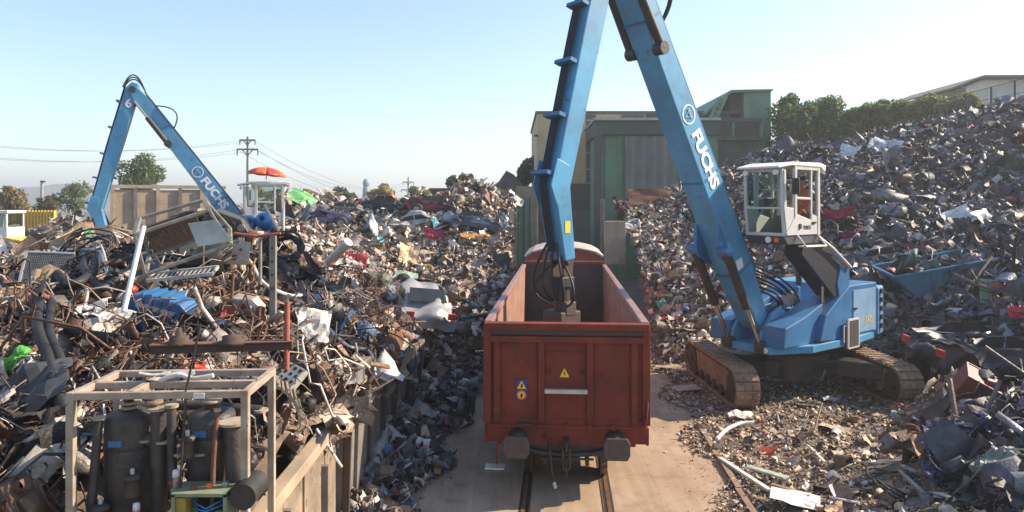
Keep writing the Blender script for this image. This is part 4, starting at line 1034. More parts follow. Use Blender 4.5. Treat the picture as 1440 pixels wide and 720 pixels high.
    for s in (-1, 1): m.prism([(T.x-.17,T.y+.2),(T.x+.17,T.y+.2),(T.x+.12,T.y-.42),(T.x-.12,T.y-.42)], s*.2, s*.13, 'xz')
    m.cyl(tp+Vector((0,-.26,0)), tp+Vector((0,.26,0)), .09, 14); m.build('link', RUSTD, g, bevel=.01)
    m = MB(); m.box((T.x,0,T.y-.46),(.34,.42,.22)); m.cyl((T.x,0,T.y-.55),(T.x,0,T.y-1.05),.17,16); m.build('rotator', BLACKM, g, bevel=.02)
    m = MB(); m.box((T.x,0,T.y-1.2),(.56,.56,.3)); m.box((T.x,.2,T.y-1.0),(.3,.18,.3)); m.build('grab_body', mat('grab_grey',(.07,.052,.045),.7,.2,dirt=(.1,.07,.05),amt=.45,scale=5,bump=.2), g, bevel=.03)
    for k in range(5):
        an = 2*math.pi*k/5+.3; c, s_ = math.cos(an), math.sin(an); base = Vector((T.x,0,T.y-1.35)); m = MB()
        R_ = Matrix.Rotation(an, 4, 'Z'); pts = [(.3,0),(.75,-.35),(.82,-.8),(.55,-1.25),(.1,-1.5),(.42,-1.2),(.62,-.8),(.55,-.42),(.25,-.2)]
        m.M = Matrix.Translation(base) @ R_; m.prism(pts, -.1, .1, 'xz'); m.build('tine', RUSTD, g, bevel=.01)
        m = MB(Matrix.Translation(base) @ R_); m.cyl((.22,0,.05),(.72,0,-.4),.06,8); m.build('tine_cylinder', BLACKM, g)
    m = MB()
    for k in range(4):
        y = -.22+.13*k; a0 = V2(E_.lerp(T,.75)+k2*.22, y*.6); hose(m, a0, (T.x+.12, y, T.y-.85), -.05, .026, side=(.26-.07*k, y*.9, -.25))
    for s in (-1,1): hose(m, (T.x+.1, s*.2, T.y-.1), (T.x+.1, s*.25, T.y-.95), 0, .024, side=(.12, s*.38, -.1))
    m.build('hose', GR, g)

    # upper structure
    HB_ = 1.38
    turret = bpy.data.objects.new('upper_body', None); COL.objects.link(turret); turret.parent = t
    m = MB(); m.prism([(-2.35,-1.25),(-2.35,1.25),(-1.0,1.4),(1.2,1.3),(2.3,.75),(2.3,-.75),(1.2,-1.3),(-1.0,-1.4)], HB_, HB_+.2, 'xy'); m.build('deck', BLUE, turret, bevel=.02)
    for s in (-1, 1):       # boom brackets
        m = MB(); m.prism([(.1,HB_+.19),(2.28,HB_+.19),(2.2,HB_+.55),(1.75,2.35),(1.35,2.5),(1.0,2.3),(.1,2.5)], s*(W+.06), s*(W+.16), 'xz'); m.build('boom_bracket', BLUE, turret, bevel=.02)
        m = MB(); m.prism([(.3,HB_+.2),(2.28,HB_+.2),(2.2,2.1),(1.3,2.3),(.3,2.62)], s*(W+.17), s*1.12, 'xz'); m.build('front_housing', BLUED, turret, bevel=.03)  # shade on the turret front is put into this darker blue
    # rear machinery house
    m = MB(); m.prism([(-2.3,HB_+.2),(-.95,HB_+.2),(-.45,HB_+.3),(.25,2.3),(-.55,2.45),(-.95,2.95),(-2.3,2.95)], -1.3, .55, 'xz'); m.build('engine_house', BLUE, turret, bevel=.03)
    m = MB(); m.prism([(-2.3,HB_+.2),(-.2,HB_+.2),(.85,HB_+.25),(.55,2.3),(-.7,3.0),(-2.3,3.0)], .56, 1.3, 'xz'); m.build('side_house', BLUED, turret, bevel=.03)  # darker blue stands for the shaded part of this side
    m = MB(); m.box((-1.55,1.31,2.25),(1.3,.02,1.2)); dr = m.build('door', mat('panel_sunlit_blue',(.22,.36,.52),.45,0,dirt=(.1,.2,.34),amt=.3,scale=2,bump=.04), turret); MB().box((-.98,1.335,2.35),(.16,.03,.06)).build('handle', BLACKM, dr)  # paler blue paints the sunlight onto this side panel
    m = MB(); m.prism([(-2.95,-1.2),(-2.95,1.2),(-2.31,1.34),(-2.31,-1.34)], 1.45, 2.85, 'xy'); m.build('counterweight', mat('weight_blue',(.12,.27,.47),.5,0,dirt=(.06,.14,.26),amt=.3,scale=2,bump=.05), turret, bevel=.05)
    for k in range(5):
        m = MB(); m.box((-2.55,1.31-.0,1.72+.25*k),(.14,.12,.13)); m.box((-2.62,1.35,1.66+.25*k),(.08,.14,.03)); m.build('step', GR, turret)
    m = MB(); m.box((-.62,1.42,1.72),(.5,.1,.72)); gl_ = m.build('grille', mat('grille_dark',(.06,.05,.05),.7,.2,scale=9,bump=.5,bscale=60), turret, bevel=.01)
    m = MB()
    for z in (1.34, 2.1): m.bar((-.92,1.44,z),(-.34,1.44,z),.05)
    for x in (-.92,-.34): m.bar((x,1.44,1.34),(x,1.44,2.1),.05)
    m.bar((-.2,1.4,1.5),(-.2,1.4,1.95),.03); m.bar((-.2,1.4,1.95),(-.34,1.4,1.95),.03); m.build('guard_frame', CABG, turret)
    text('model_lettering', '360', .3, mat('decal_tan',(.55,.45,.28),.6,0,bump=0), turret, (-1.75,1.325,1.95), (-1,0,0), (0,1,0), bold=.01)
    m = MB(); m.cyl((-.9,-.3,2.9),(-.9,-.3,3.5),.09,12); m.build('exhaust', RUSTD, turret)
    m = MB(); m.b2((-1.0,-.9,2.45),(.2,-.2,2.6)); m.b2((-.3,-.05,2.4),(-.15,.1,2.9)); m.build('tank', BLUED, turret, bevel=.02)
    m = MB(); m.cyl((.45,.15,2.62),(.2,.15,2.62),.2,16); m.build('reel', STEEL, turret)
    m = MB()
    for k in range(8): hose(m, (.15, -.28+.09*k, 2.35), V2(bp(.09+.01*k,.36), -.26+.07*k), -.3-.04*(k%3), .028, side=(-.42-.05*(k%4),0,-.3))
    m.build('hose', GR, turret)
    for s in (-1,1):
        m = MB(); m.cyl((2.26,s*.62,HB_+.1),(2.33,s*.62,HB_+.1),.07,12); m.build('lamp', SIGNR if s<0 else DECAL, turret)
    m = MB(); m.cyl((0,0,1.12),(0,0,HB_),.85,28); m.cyl((0,0,1.0),(0,0,1.13),.98,28); m.build('slewing_ring', RUSTD, turret)
    # boom cylinders
    for s in (-1, 1):
        q1 = V2(bp(.26,-.62), s*(W+.15)); q0 = Vector((2.3, s*(W+.15), HB_+.18)); mid = q0.lerp(q1,.42)
        cy = MB().cyl(mid, q1, .115, 14).build('boom_cylinder', BLACKM, t); MB().cyl(q0, mid, .06, 12).build('rod', CHROME, cy)
        MB().cyl(q0-Vector((0,s*.1,0)), q0+Vector((0,s*.12,0)), .16, 14).build('pin', RUSTD, cy)
        m = MB(); m.prism([bp(.2,-.4), bp(.32,-.38), tuple((bp(.275,-.72))), tuple(bp(.245,-.72))], s*(W-.04), s*(W+.06), 'xz'); m.cyl(q1-Vector((0,s*.18,0)), q1+Vector((0,s*.12,0)), .14, 14); m.build('lug', BLUED, boom)
    # cab riser: parallel arms
    ys = .95
    m = MB(); m.prism([(-.85,2.5),(-.3,2.5),(-.15,3.1),(-.35,3.55),(-.8,3.45)], ys-.3, ys+.3, 'xz'); riser = m.build('riser_post', BLUED, t, bevel=.02)
    m = MB(); m.prism([(-.6,2.9),(-.05,2.72),(1.6,3.95),(1.5,4.28),(1.15,4.3),(-.75,3.45)], ys-.26, ys+.26, 'xz'); m.build('riser_arm', mat('riser_black',(.035,.035,.045),.45,.1,scale=2,bump=.05), t, bevel=.02)
    m = MB(); m.tube([(-.75,ys+.36,3.5),(.2,ys+.36,4.05),(1.2,ys+.36,4.5)], .045, 8); m.tube([(-.75,ys-.36,3.5),(1.2,ys-.36,4.5)], .045, 8)
    m.build('guide_rod', CABG, t); m = MB(); m.cyl((.35,ys+.15,2.35),(.35,ys+.15,3.1),.04,10); m.build('riser_rod', CHROME, t)
    # cab
    c = bpy.data.objects.new('cab', None); COL.objects.link(c); c.parent = t
    x0, x1, y0, y1, z0, z1 = 1.3, 2.95, .44, 1.5, 4.4, 6.2
    m = MB(); m.prism([(x0,z0-.15),(x1-.2,z0-.15),(x1-.05,z0+.02),(x1-.05,z0+.08),(x0,z0+.08)], y0, y1, 'xz'); m.build('floor', CABD, c, bevel=.02)
    prof = [(x0+.02,z0+.08),(x0+.0,z1-.02),(x1-.42,z1),(x1+.02,z1-.1),(x1,z0+.75),(x1-.12,z0+.08)]
    # side panels: frame bars, lower skin, glass panes
    for y, s in ((y0,-1),(y1,1)):
        m = MB()
        m.bar((x0+.06,y,z0+.08),(x0+.06,y,z1),.09,.11); m.bar((x0+.4,y,z0+.6),(x0+.4,y,z1),.07,.07); m.bar((x1-.5,y,z0+.5),(x1-.5,y,z1),.1,.1)
        m.bar((x1-.5,y,z0+.5),(x1-.1,y,z0+.1),.1,.1)
        m.bar((x0,y,z1-.05),(x1-.45,y,z1-.05),.08,.11); m.bar((x0+.4,y,z0+.98),(x1-.5,y,z0+1.0),.06,.06)
        m.prism([(x0+.02,z0+.08),(x1-.12,z0+.08),(x1-.5,z0+.5),(x1-.5,z0+.62),(x0+.4,z0+.45),(x0+.4,z0+.62),(x0+.02,z0+.5)], y-.03, y+.03, 'xz')
        m.prism([(x1-.5,z0+.5),(x1-.12,z0+.08),(x1+.0,z0+.75),(x1+.0,z1-.12),(x1-.08,z1-.12),(x1-.12,z0+.78),(x1-.42,z0+.75),(x1-.42,z1-.05),(x1-.5,z1-.05)], y-.03, y+.03, 'xz')
        m.build('side_frame', CABG, c, bevel=.012)
        m = MB(); m.add([(x0+.1,y,z0+.62),(x0+.37,y,z0+.62),(x0+.37,y,z1-.1),(x0+.1,y,z1-.1)],[(0,1,2,3)]); m.build('pane', GLASS, c)
        m = MB(); m.add([(x0+.43,y,z0+1.03),(x1-.55,y,z0+1.03),(x1-.55,y,z1-.1),(x0+.43,y,z1-.1)],[(0,1,2,3)]); m.build('pane', GLASS, c)
        m = MB(); m.add([(x0+.43,y,z0+.5),(x1-.55,y,z0+.65),(x1-.55,y,z0+.95),(x0+.43,y,z0+.95)],[(0,1,2,3)]); m.build('pane', GLASS, c)
        m = MB(); m.add([(x1-.4,y,z0+.8),(x1-.1,y,z0+.8),(x1-.1,y,z1-.14),(x1-.4,y,z1-.14)],[(0,1,2,3)]); m.build('pane', GLASS, c)
    m = MB(); m.bar((x1-.02,y0,z0+.75),(x1-.02,y1,z0+.75),.05); 
    for y in (y0+.03, y1-.03): m.bar((x1-.1,y,z0+.1),(x1,y,z0+.75),.07,.07); m.bar((x1,y,z0+.75),(x1+.01,y,z1-.12),.07,.07)
    m.bar((x1+.0,y0,z1-.12),(x1+.0,y1,z1-.12),.08); m.bar((x1-.1,y0,z0+.1),(x1-.1,y1,z0+.1),.09)
    m.build('front_frame', CABG, c, bevel=.01)
    MB().add([(x1-.08,y0+.06,z0+.14),(x1-.08,y1-.06,z0+.14),(x1-.005,y1-.06,z0+.73),(x1-.005,y0+.06,z0+.73)], [(0,1,2,3)]).build('windscreen', GLASS, c)
    MB().add([(x1-.0,y0+.06,z0+.78),(x1-.0,y1-.06,z0+.78),(x1+.005,y1-.06,z1-.16),(x1+.005,y0+.06,z1-.16)], [(0,1,2,3)]).build('windscreen', GLASS, c)
    m = MB(); m.bar((x0+.04,y0,z0+.1),(x0+.04,y0,z1-.05),.08); m.b2((x0-.03,y0+.04,z0+.08),(x0+.03,y1-.04,z0+.9)); m.b2((x0-.03,y0+.04,z1-.15),(x0+.03,y1-.04,z1)); m.build('rear_wall', CABG, c)
    m = MB(); m.prism([(x0-.28,z1+.04),(x0-.22,z1-.14),(x0+.0,z1-.02),(x1-.3,z1-.01),(x1+.28,z1-.09),(x1+.28,z1-.04),(x1-.3,z1+.08),(x0,z1+.1)], y0-.06, y1+.06, 'xz'); m.build('roof', WHITEP, c, bevel=.02)
    for y in (y0+.12, y1-.12): m = MB(); m.cyl((x1+.1,y,z1-.18),(x1+.17,y,z1-.18),.065,12); m.build('work_lamp', DECAL, c)
    m = MB(); m.cyl((x1-.06,y1-.2,z0-.03),(x1-.01,y1-.2,z0-.03),.06,12); m.build('lamp', SIGNR, c); m = MB(); m.cyl((x1-.06,y1-.42,z0-.03),(x1-.01,y1-.42,z0-.03),.075,12); m.build('lamp', DECAL, c)
    m = MB(); m.b2((x1-.28,y1+.1,z1-.72),(x1-.22,y1+.28,z1-.32)); m.bar((x1-.3,y1,z1-.3),(x1-.25,y1+.2,z1-.36),.025); m.build('mirror', RUBBER, c, bevel=.015)
    m = MB(); m.tube([(x0+.1,y1,z0+.1),(x0+.1,y1+.25,z0-.2),(x1-.6,y1+.25,z0-.2),(x1-.6,y1,z0+.1)], .025, 8); m.b2((x0+.1,y1+.04,z0-.21),(x1-.6,y1+.25,z0-.18)); m.build('cab_step', CABG, c)
    m = MB(); m.box((x0+.3,y1+.045,z0+.38),(.16,.03,.05)); m.box((x0+.95,y1+.045,z0+.3),(.08,.03,.12)); m.build('handle', RUBBER, c)
    text('lettering', 'TEREX', .13, RUBBER, c, (x0+.62,y1+.034,z0+.26), (-1,0,0), (0,1,0), bold=.002)
    m = MB(); m.b2((x0+.2,(y0+y1)/2,z0+.5),(x0+.62,(y0+y1)/2+.44,z0+.66)); m.b2((x0+.12,(y0+y1)/2,z0+.4),(x0+.24,(y0+y1)/2+.42,z0+1.3)); m.b2((x0+.3,(y0+y1)/2-.1,z0+.05),(x0+.5,(y0+y1)/2+.1,z0+.5)); m.build('seat', RUBBER, c, bevel=.04)
    m = MB(); m.b2((x0+.75,y0+.12,z0+.75),(x0+1.0,y0+.3,z0+1.0)); m.tube([(x0+1.0,(y0+y1)/2+.3,z0+.1),(x0+.95,(y0+y1)/2+.3,z0+.75)],.02,6); m.build('console', CABD, c, bevel=.01)
    # undercarriage
    if undercart is None: return t
    M = rz(undercart) 
    u = bpy.data.objects.new('undercarriage', None); COL.objects.link(u); u.parent = t
    gauge = 2.12
    for s in (-1, 1):
        m = MB(M); m.prism([(0,-.75),(s*1.0,-.62),(s*1.95,-1.25),(s*1.95,-.65),(s*1.15,0),(s*1.95,.65),(s*1.95,1.25),(s*1.0,.62),(0,.75)], .5, .95, 'xy'); m.build('cross_beam', BLACKM, u, bevel=.04)
    m = MB(M); m.cyl((0,0,.45),(0,0,1.02),.95,24); m.build('hub', BLACKM, u)
    for s in (-1, 1):
        crawler(u, M @ Matrix.Translation((s*gauge, -2.25, .04)), L=4.5)
    return t

C = Vector((7.95, 20.0, 0.05)); TH = 38.0
H1 = handler('large blue material handler on crawler tracks reaching into the red wagon', C, TH, (1.8,2.0), (7.42,11.3), (8.97,5.6), (8.78,4.1), .64,
             'blue material handlers', undercart=-(180+TH)+2.5)
H2 = handler('smaller looking blue material handler numbered 6 behind the left heap', Vector((-9.2,32.5,0)), 20.0, (1.4,2.0), (7.35,10.15), (8.7,5.1), (8.3,3.5), .64,
             'blue material handlers', undercart=-(200)+8, number='6')
def inlocal(C, th, p):
    a_ = math.radians(180+th); return Vector(C) + Matrix.Rotation(a_, 3, 'Z') @ Vector(p)
person('seated operator in an orange jacket inside the right hand cab', inlocal(C, TH, (1.52,1.2,4.55)), (0,0,math.radians(180+TH-90)), ORANGE, helmet=None)
person('seated operator in dark clothes inside the left hand cab', inlocal((-9.2,32.5,0), 20, (1.52,1.2,4.55)), (0,0,math.radians(180+20-90)), CABD)
# sun umbrella on the left cab roof
p = inlocal((-9.2,32.5,0), 20, (2.05,1.0,6.38)); t = thing('umbrella', 'red and orange sun umbrella standing on the left cab roof', 'umbrella', p, (.0,.1,.3))
cols = [REDP, ORANGE, REDP, mat('umbrella_white',(.8,.78,.75),.7,0,bump=0,amt=.1), REDP, ORANGE, REDP, ORANGE]
for k in range(8):
    m = MB(); a0, a1 = 2*math.pi*k/8, 2*math.pi*(k+1)/8
    m.grid(lambda u, v: (.82*math.sin(v*1.35)/.976*math.cos(a0+(a1-a0)*u), .82*math.sin(v*1.35)/.976*math.sin(a0+(a1-a0)*u), .12+.42*math.cos(v*1.35)-.03*math.sin(u*math.pi)*v), 4, 6, True); m.build('panel', cols[k], t, solid=.006)
MB().cyl((0,0,0),(0,0,.56),.02,8).build('pole', STEEL, t)

# ------------------------------------------------------------------ red open wagon
W0 = Vector((trackx(12.9), 12.9, 0)); WR = -TR
wg = thing('freight_wagon', 'rusty red open freight wagon standing on the rails in the middle', 'wagon', W0, (0,0,WR), 'red rail vehicles on the track')
LEN = 12.75; HW = 1.45; ZB, ZT = 1.15, 3.12
body = bpy.data.objects.new('body', None); COL.objects.link(body); body.parent = wg
# end wall: sheet, posts, belts, cap
ew = MB().b2((-HW,.0,.92),(HW,.07,ZT-.1)).build('end_wall', REDW, wg)
def sheetpanel(x0, x1, z0, z1):
    def f(u, v): return (x0+(x1-x0)*u, -.014 - .025*math.sin(u*math.pi)*math.sin(v*math.pi) + .010*math.sin(u*7+v*5+x0*9) - .012*math.exp(-((u-.4)**2+(v-.3-.2*x0)**2)*60)+.006*math.sin(u*19)*math.sin(v*23), z0+(z1-z0)*v)
    return MB().grid(f, 14, 14, True)
for (x0, x1) in ((-1.19,-.53),(-.38,.36),(.5,1.15)):
    o = sheetpanel(x0, x1, 1.32, 2.8).build('end_panel', REDW, wg)
for x in (-1.27,-.455,.43,1.235):
    m = MB(); m.prism([(x-.075,-.0),(x-.055,-.085),(x+.055,-.085),(x+.075,0)], 1.28, 2.8, 'xy'); m.build('post', REDW, wg, bevel=.01)
    MB().box((x,-.1,1.42),(.05,.03,.06)).build('bracket', REDDK, wg, bevel=.005)
m = MB(); m.b2((-HW-.06,-.13,ZT-.13),(HW+.06,.1,ZT)); m.build('top_beam', REDW, wg, bevel=.025)
m = MB(); m.b2((-HW-.02,-.06,ZT-.22),(HW+.02,.0,ZT-.131)); m.build('top_shade_strip', REDDK, wg)  # solid dark strip standing in for the shade below the top beam
m = MB(); m.b2((-HW+.05,-.1,ZT-.36),(HW-.05,0,ZT-.24)); m.build('upper_belt', REDW, wg, bevel=.015)
for x in (-HW, HW): m = MB(); m.b2((x-.07,-.08,1.28),(x+.07,.12,ZT-.1)); m.build('corner_post', REDW, wg, bevel=.015)
m = MB(); m.b2((-.37,-.04,2.56),(.35,-.015,2.59)); m.b2((-1.1,-.035,2.15),(-.56,-.015,2.17)); m.build('panel_rib', REDW, wg)
# apron with cut corners
m = MB(); m.prism([(-HW-.0,1.36),(-HW,1.1),(-HW+.14,.95),(-HW+.19,.95),(-HW+.19,.88),(HW-.19,.88),(HW-.19,.95),(HW-.14,.95),(HW,1.1),(HW,1.36)], -.035, -.005, 'xz'); m.build('apron', REDW, wg, bevel=.008)
m = MB(); m.tube([(-HW+.05,-.13,1.25),(HW-.1,-.13,1.25),(HW-.02,-.12,1.32),(HW+.02,-.1,1.7),(HW+.0,-.06,1.72)], .02, 8); m.build('brake_rod', REDW, wg)
for x in (-1.27,-.8,-.455,.0,.43,.85,1.235): m = MB(); m.b2((x-.03,-.15,1.2),(x+.03,-.03,1.3)); m.build('rod_bracket', REDW, wg)
m = MB(); m.b2((-.88,-.2,1.28),(-.64,-.03,1.31)); m.build('foot_plate', REDDK, wg)
# shelf, signs
m = MB(); m.b2((-.39,-.24,1.9),(.38,-.08,1.93)); m.b2((-.39,-.25,1.88),(.38,-.24,1.95)); m.build('shelf', GALV, wg, bevel=.004)
for x in (-.32,.3):
    m = MB(); M = Matrix.Translation((x,-.05,2.23)) @ Matrix.Rotation(math.radians(90),4,'X')
    m.tube([M @ Vector((.05*math.cos(k*.5236),.05*math.sin(k*.5236),0)) for k in range(12)], .012, 6, closed=True); m.build('ring', REDW, wg)
m = MB(); m.b2((-.92,-.055,1.7),(-.71,-.04,2.08)); sg = m.build('sign_plate', SIGNB, wg)
m = MB(); m.prism([(-.90,1.91),(-.73,1.91),(-.815,2.06)], -.062,-.056,'xz'); m.build('warning_triangle', SIGNY, wg)
m = MB(); m.prism([(-.835,1.925),(-.80,1.925),(-.79,1.99),(-.82,2.01)], -.067,-.063,'xz'); m.build('pictogram', RUBBER, wg)
def disc(cx, cz, r, y, n=24, thick=.006): return MB().prism([(cx+r*math.cos(2*math.pi*k/n), cz+r*math.sin(2*math.pi*k/n)) for k in range(n)], y-thick, y, 'xz')
disc(-.815,1.795,.085,-.056).build('round_sign', SIGNR, wg); disc(-.815,1.795,.06,-.063).build('round_sign_face', SIGNY, wg)
m = MB(); m.prism([(-.83,1.75),(-.80,1.75),(-.79,1.81),(-.81,1.835),(-.84,1.80)], -.075,-.07,'xz'); m.build('pictogram', RUBBER, wg)
m = MB(); m.prism([(-.12,2.13),(.06,2.13),(-.03,2.3)], -.045,-.036,'xz'); m.build('warning_triangle', SIGNY, wg)
m = MB(); m.prism([(-.035,2.145),(-.005,2.2),(-.03,2.2),(-.02,2.26),(-.055,2.195),(-.03,2.195)], -.051,-.046,'xz'); m.build('pictogram', RUBBER, wg)
# side walls
for s in (-1, 1):
    m = MB(); m.b2((s*HW,.07,ZB),(s*(HW-.05),LEN-.07,ZT-.08)); m.build('side_wall', REDIN, wg)
    m = MB(); m.b2((s*(HW+.07),.1,ZT-.1),(s*(HW-.08),LEN-.07,ZT+.01)); m.build('top_rail', mat('wagon_rail_worn',(.3,.13,.10),.5,.3,dirt=(.36,.3,.3),amt=.4,scale=3,spots=(.12,.05,.04),spot_amt=.4,bump=.2), wg, bevel=.02)
    for k in range(9):
        y = .8+k*1.4; m = MB(); m.prism([(s*(HW+.002),y-.09),(s*(HW+.12),y-.06),(s*(HW+.12),y+.06),(s*(HW+.002),y+.09)], .95, ZT-.1, 'xy'); m.build('side_post', REDW, wg)
    m = MB(); m.b2((s*(HW+.0),.05,.88),(s*(HW+.06),LEN-.05,1.2)); m.build('sill_beam', REDW, wg, bevel=.01)
m = MB(); m.b2((-HW,LEN-.1,.92),(HW,LEN,ZT)); m.build('far_end_wall', REDDK, wg)  # shade inside the far end is put into the wall's dark colour
m = MB(); m.b2((-HW-.02,LEN-.14,ZT-.02),(HW+.02,LEN+.05,ZT+.1)); m.build('far_top_beam', REDW, wg)
m = MB(); m.b2((-HW+.02,.08,ZB-.06),(HW-.02,LEN-.1,ZB)); m.build('floor', REDDK, wg)
m = MB(); m.b2((-1.1,.02,.72),(1.1,.22,1.12)); m.b2((-.25,.22,.75),(.25,LEN-.2,1.05)); m.build('underframe', BLACKM, wg, bevel=.02)
m = MB()
def ubow(u): return (u*1.15-.575, .05, .86-.14*math.sin(u*math.pi))
m.tube([(-.95,.0,.86),(-.5,-.02,.74),(0,-.02,.7),(.5,-.02,.74),(.95,.0,.86)], .05, 8); m.build('brace', BLACKM, wg)
# buffers
BUF = mat('buffer_steel', (.10,.085,.08), .55, .4, dirt=(.05,.04,.035), amt=.4, scale=6, bump=.2)
for s in (-1, 1):
    b_ = bpy.data.objects.new('buffer', None); COL.objects.link(b_); b_.parent = wg; b_.location = (s*.875, 0, 1.03)
    M = Matrix.Rotation(math.radians(90), 4, 'X')
    MB().lathe([(.0,.0),(.17,.0),(.17,.06),(.12,.1),(.11,.34),(.08,.34),(.08,.58),(0,.58)], 20, M).build('housing', BLACKM, b_)
    pts = [(-.23,-.1),(-.18,-.19),(.18,-.19),(.23,-.1),(.23,.1),(.18,.19),(-.18,.19),(-.23,.1)]
    MB().prism(pts, -.66, -.58, 'xz').build('plate', BUF, b_, bevel=.015)
    MB(Matrix.Translation((0,-.2,-.17))).lathe([(.0,.1),(.1,.1),(.11,.0),(.1,-.03),(.11,-.05),(.1,-.08),(.11,-.1),(.08,-.14),(0,-.14)], 14).build('spring_cup', RUBBER, b_)
# coupling, hoses, steps
m = MB(); m.prism([(-.05,.78),(.05,.78),(.05,1.05),(-.05,1.05)], -.3, 0, 'xz'); m.tube([(-.0,-.28,1.0),(-.0,-.38,1.0),(0,-.42,.93),(0,-.36,.88),(0,-.3,.9)], .035, 8); m.build('hook', BLACKM, wg)
m = MB(); m.tube([(-.06,-.34,.93),(-.06,-.38,.62),(-.03,-.38,.56),(.03,-.38,.56),(.06,-.38,.62),(.06,-.34,.93)], .025, 8); m.cyl((0,-.38,.72),(0,-.38,.42),.02,8); m.build('shackle', BLACKM, wg)
m = MB(); m.tube([(-.3,-.05,1.0),(-.3,-.18,.98),(-.29,-.24,.85),(-.26,-.26,.5),(-.22,-.28,.3)], .028, 8); h = m.build('brake_hose', RUBBER, wg); MB().cyl((-.225,-.28,.3),(-.19,-.3,.2),.035,8).build('hose_coupler', GALV, h)
m = MB(); m.tube([(-.42,-.02,1.05),(-.36,-.12,1.08),(-.3,-.2,1.02)], .03, 8); m.build('air_cock', REDW, wg)
st = bpy.data.objects.new('step', None); COL.objects.link(st); st.parent = wg
MB().bar((-1.27,-.07,.9),(-1.27,-.07,.52),.02,.04).build('hanger', REDW, st); MB().b2((-1.47,-.26,.49),(-1.12,-.02,.515)).build('tread', GALV, st)
m = MB(); m.b2((-.5,-.1,.64),(.5,-.06,.67)); m.b2((.35,.0,.5),(.42,.6,.9)); m.b2((-.42,.0,.5),(-.35,.6,.9)); m.b2((.5,.05,.66),(.9,.09,.7)); m.build('brake_gear', BLACKM, wg)
# bogies and wheels
for yb in (1.9, LEN-1.9):
    bg_ = bpy.data.objects.new('bogie', None); COL.objects.link(bg_); bg_.parent = wg
    for s in (-1, 1):
        m = MB(); m.prism([(yb-1.3,.45),(yb-1.2,.7),(yb-.4,.78),(yb+.4,.78),(yb+1.2,.7),(yb+1.3,.45),(yb+.8,.4),(yb+.4,.55),(yb-.4,.55),(yb-.8,.4)], s*.98, s*1.08, 'yz'); m.build('bogie_frame', BLACKM, bg_)
    m = MB(); m.b2((-1.0,yb-.2,.5),(1.0,yb+.2,.75)); m.build('bolster', BLACKM, bg_)
    for ya in (yb-.9, yb+.9):
        w_ = bpy.data.objects.new('wheelset', None); COL.objects.link(w_); w_.parent = bg_
        MB().cyl((-1.0,ya,.47),(1.0,ya,.47),.08,12).build('axle', BLACKM, w_)
        for s in (-1, 1):
            M = Matrix.Translation((s*.72,ya,.475)) @ Matrix.Rotation(math.radians(90*s),4,'Y')
            MB().lathe([(.0,-.03),(.3,-.03),(.38,-.07),(.5,-.07),(.5,-.04),(.46,-.03),(.455,.07),(.36,.07),(.3,.02),(0,.02)], 36, M).build('wheel', RUSTD, w_)

# rail vehicle behind: red arched cab end with windows
V0 = Vector((trackx(26.6), 26.6, 0)); lo_ = thing('rail_vehicle', 'red rail vehicle with an arched pale roof behind the open wagon', 'rail vehicle', V0, (0,0,WR), 'red rail vehicles on the track')
REDB = mat('vehicle_red', (.38,.055,.035), .5, 0, dirt=(.18,.04,.03), amt=.3, scale=2, bump=.05)
def arch(w, z, rise, y): return [(-w,z)] + [(-w+2*w*k/10, z+rise*math.sin(math.pi*(k/10))**.6) for k in range(1,10)] + [(w,z)]
m = MB(); ar = arch(1.42,3.35,.3,0); m.prism(ar + [(1.42,3.2),(-1.42,3.2)], 0, .1, 'xz'); m.b2((-1.42,0,.9),(1.42,.1,2.65)); 
for x in (-1.42,-.05,1.3): m.b2((x,0,2.65),(x+.12,.1,3.2))
m.build('end_frame', REDB, lo_)
for x0, x1 in ((-1.3,-.05),(.07,1.3)): MB().b2((x0,.04,2.65),(x1,.06,3.2)).build('window', mat('dusty_window',(.34,.28,.22),.5,0,bump=0), lo_)
m = MB(); rr = arch(1.5,3.36,.34,0); m.prism(rr + [(a_[0]*.96, a_[1]-.05) for a_ in reversed(rr)], -.15, 4.2, 'xz'); m.build('roof', mat('vehicle_roof',(.5,.43,.38),.6,0,scale=2), lo_)
for s in (-1,1): MB().b2((s*1.42,.1,.9),(s*1.36,4.1,3.35)).build('side_wall', REDB, lo_)
m = MB(); m.b2((-1.3,.05,.6),(1.3,4.1,.9)); m.build('underframe', BLACKM, lo_)
for ya in (.9, 3.2):
    m = MB(); m.cyl((-.8,ya,.45),(-.68,ya,.45),.46,24); m.cyl((.68,ya,.45),(.8,ya,.45),.46,24); m.cyl((-.8,ya,.45),(.8,ya,.45),.07,10); m.build('wheelset', RUSTD, lo_)

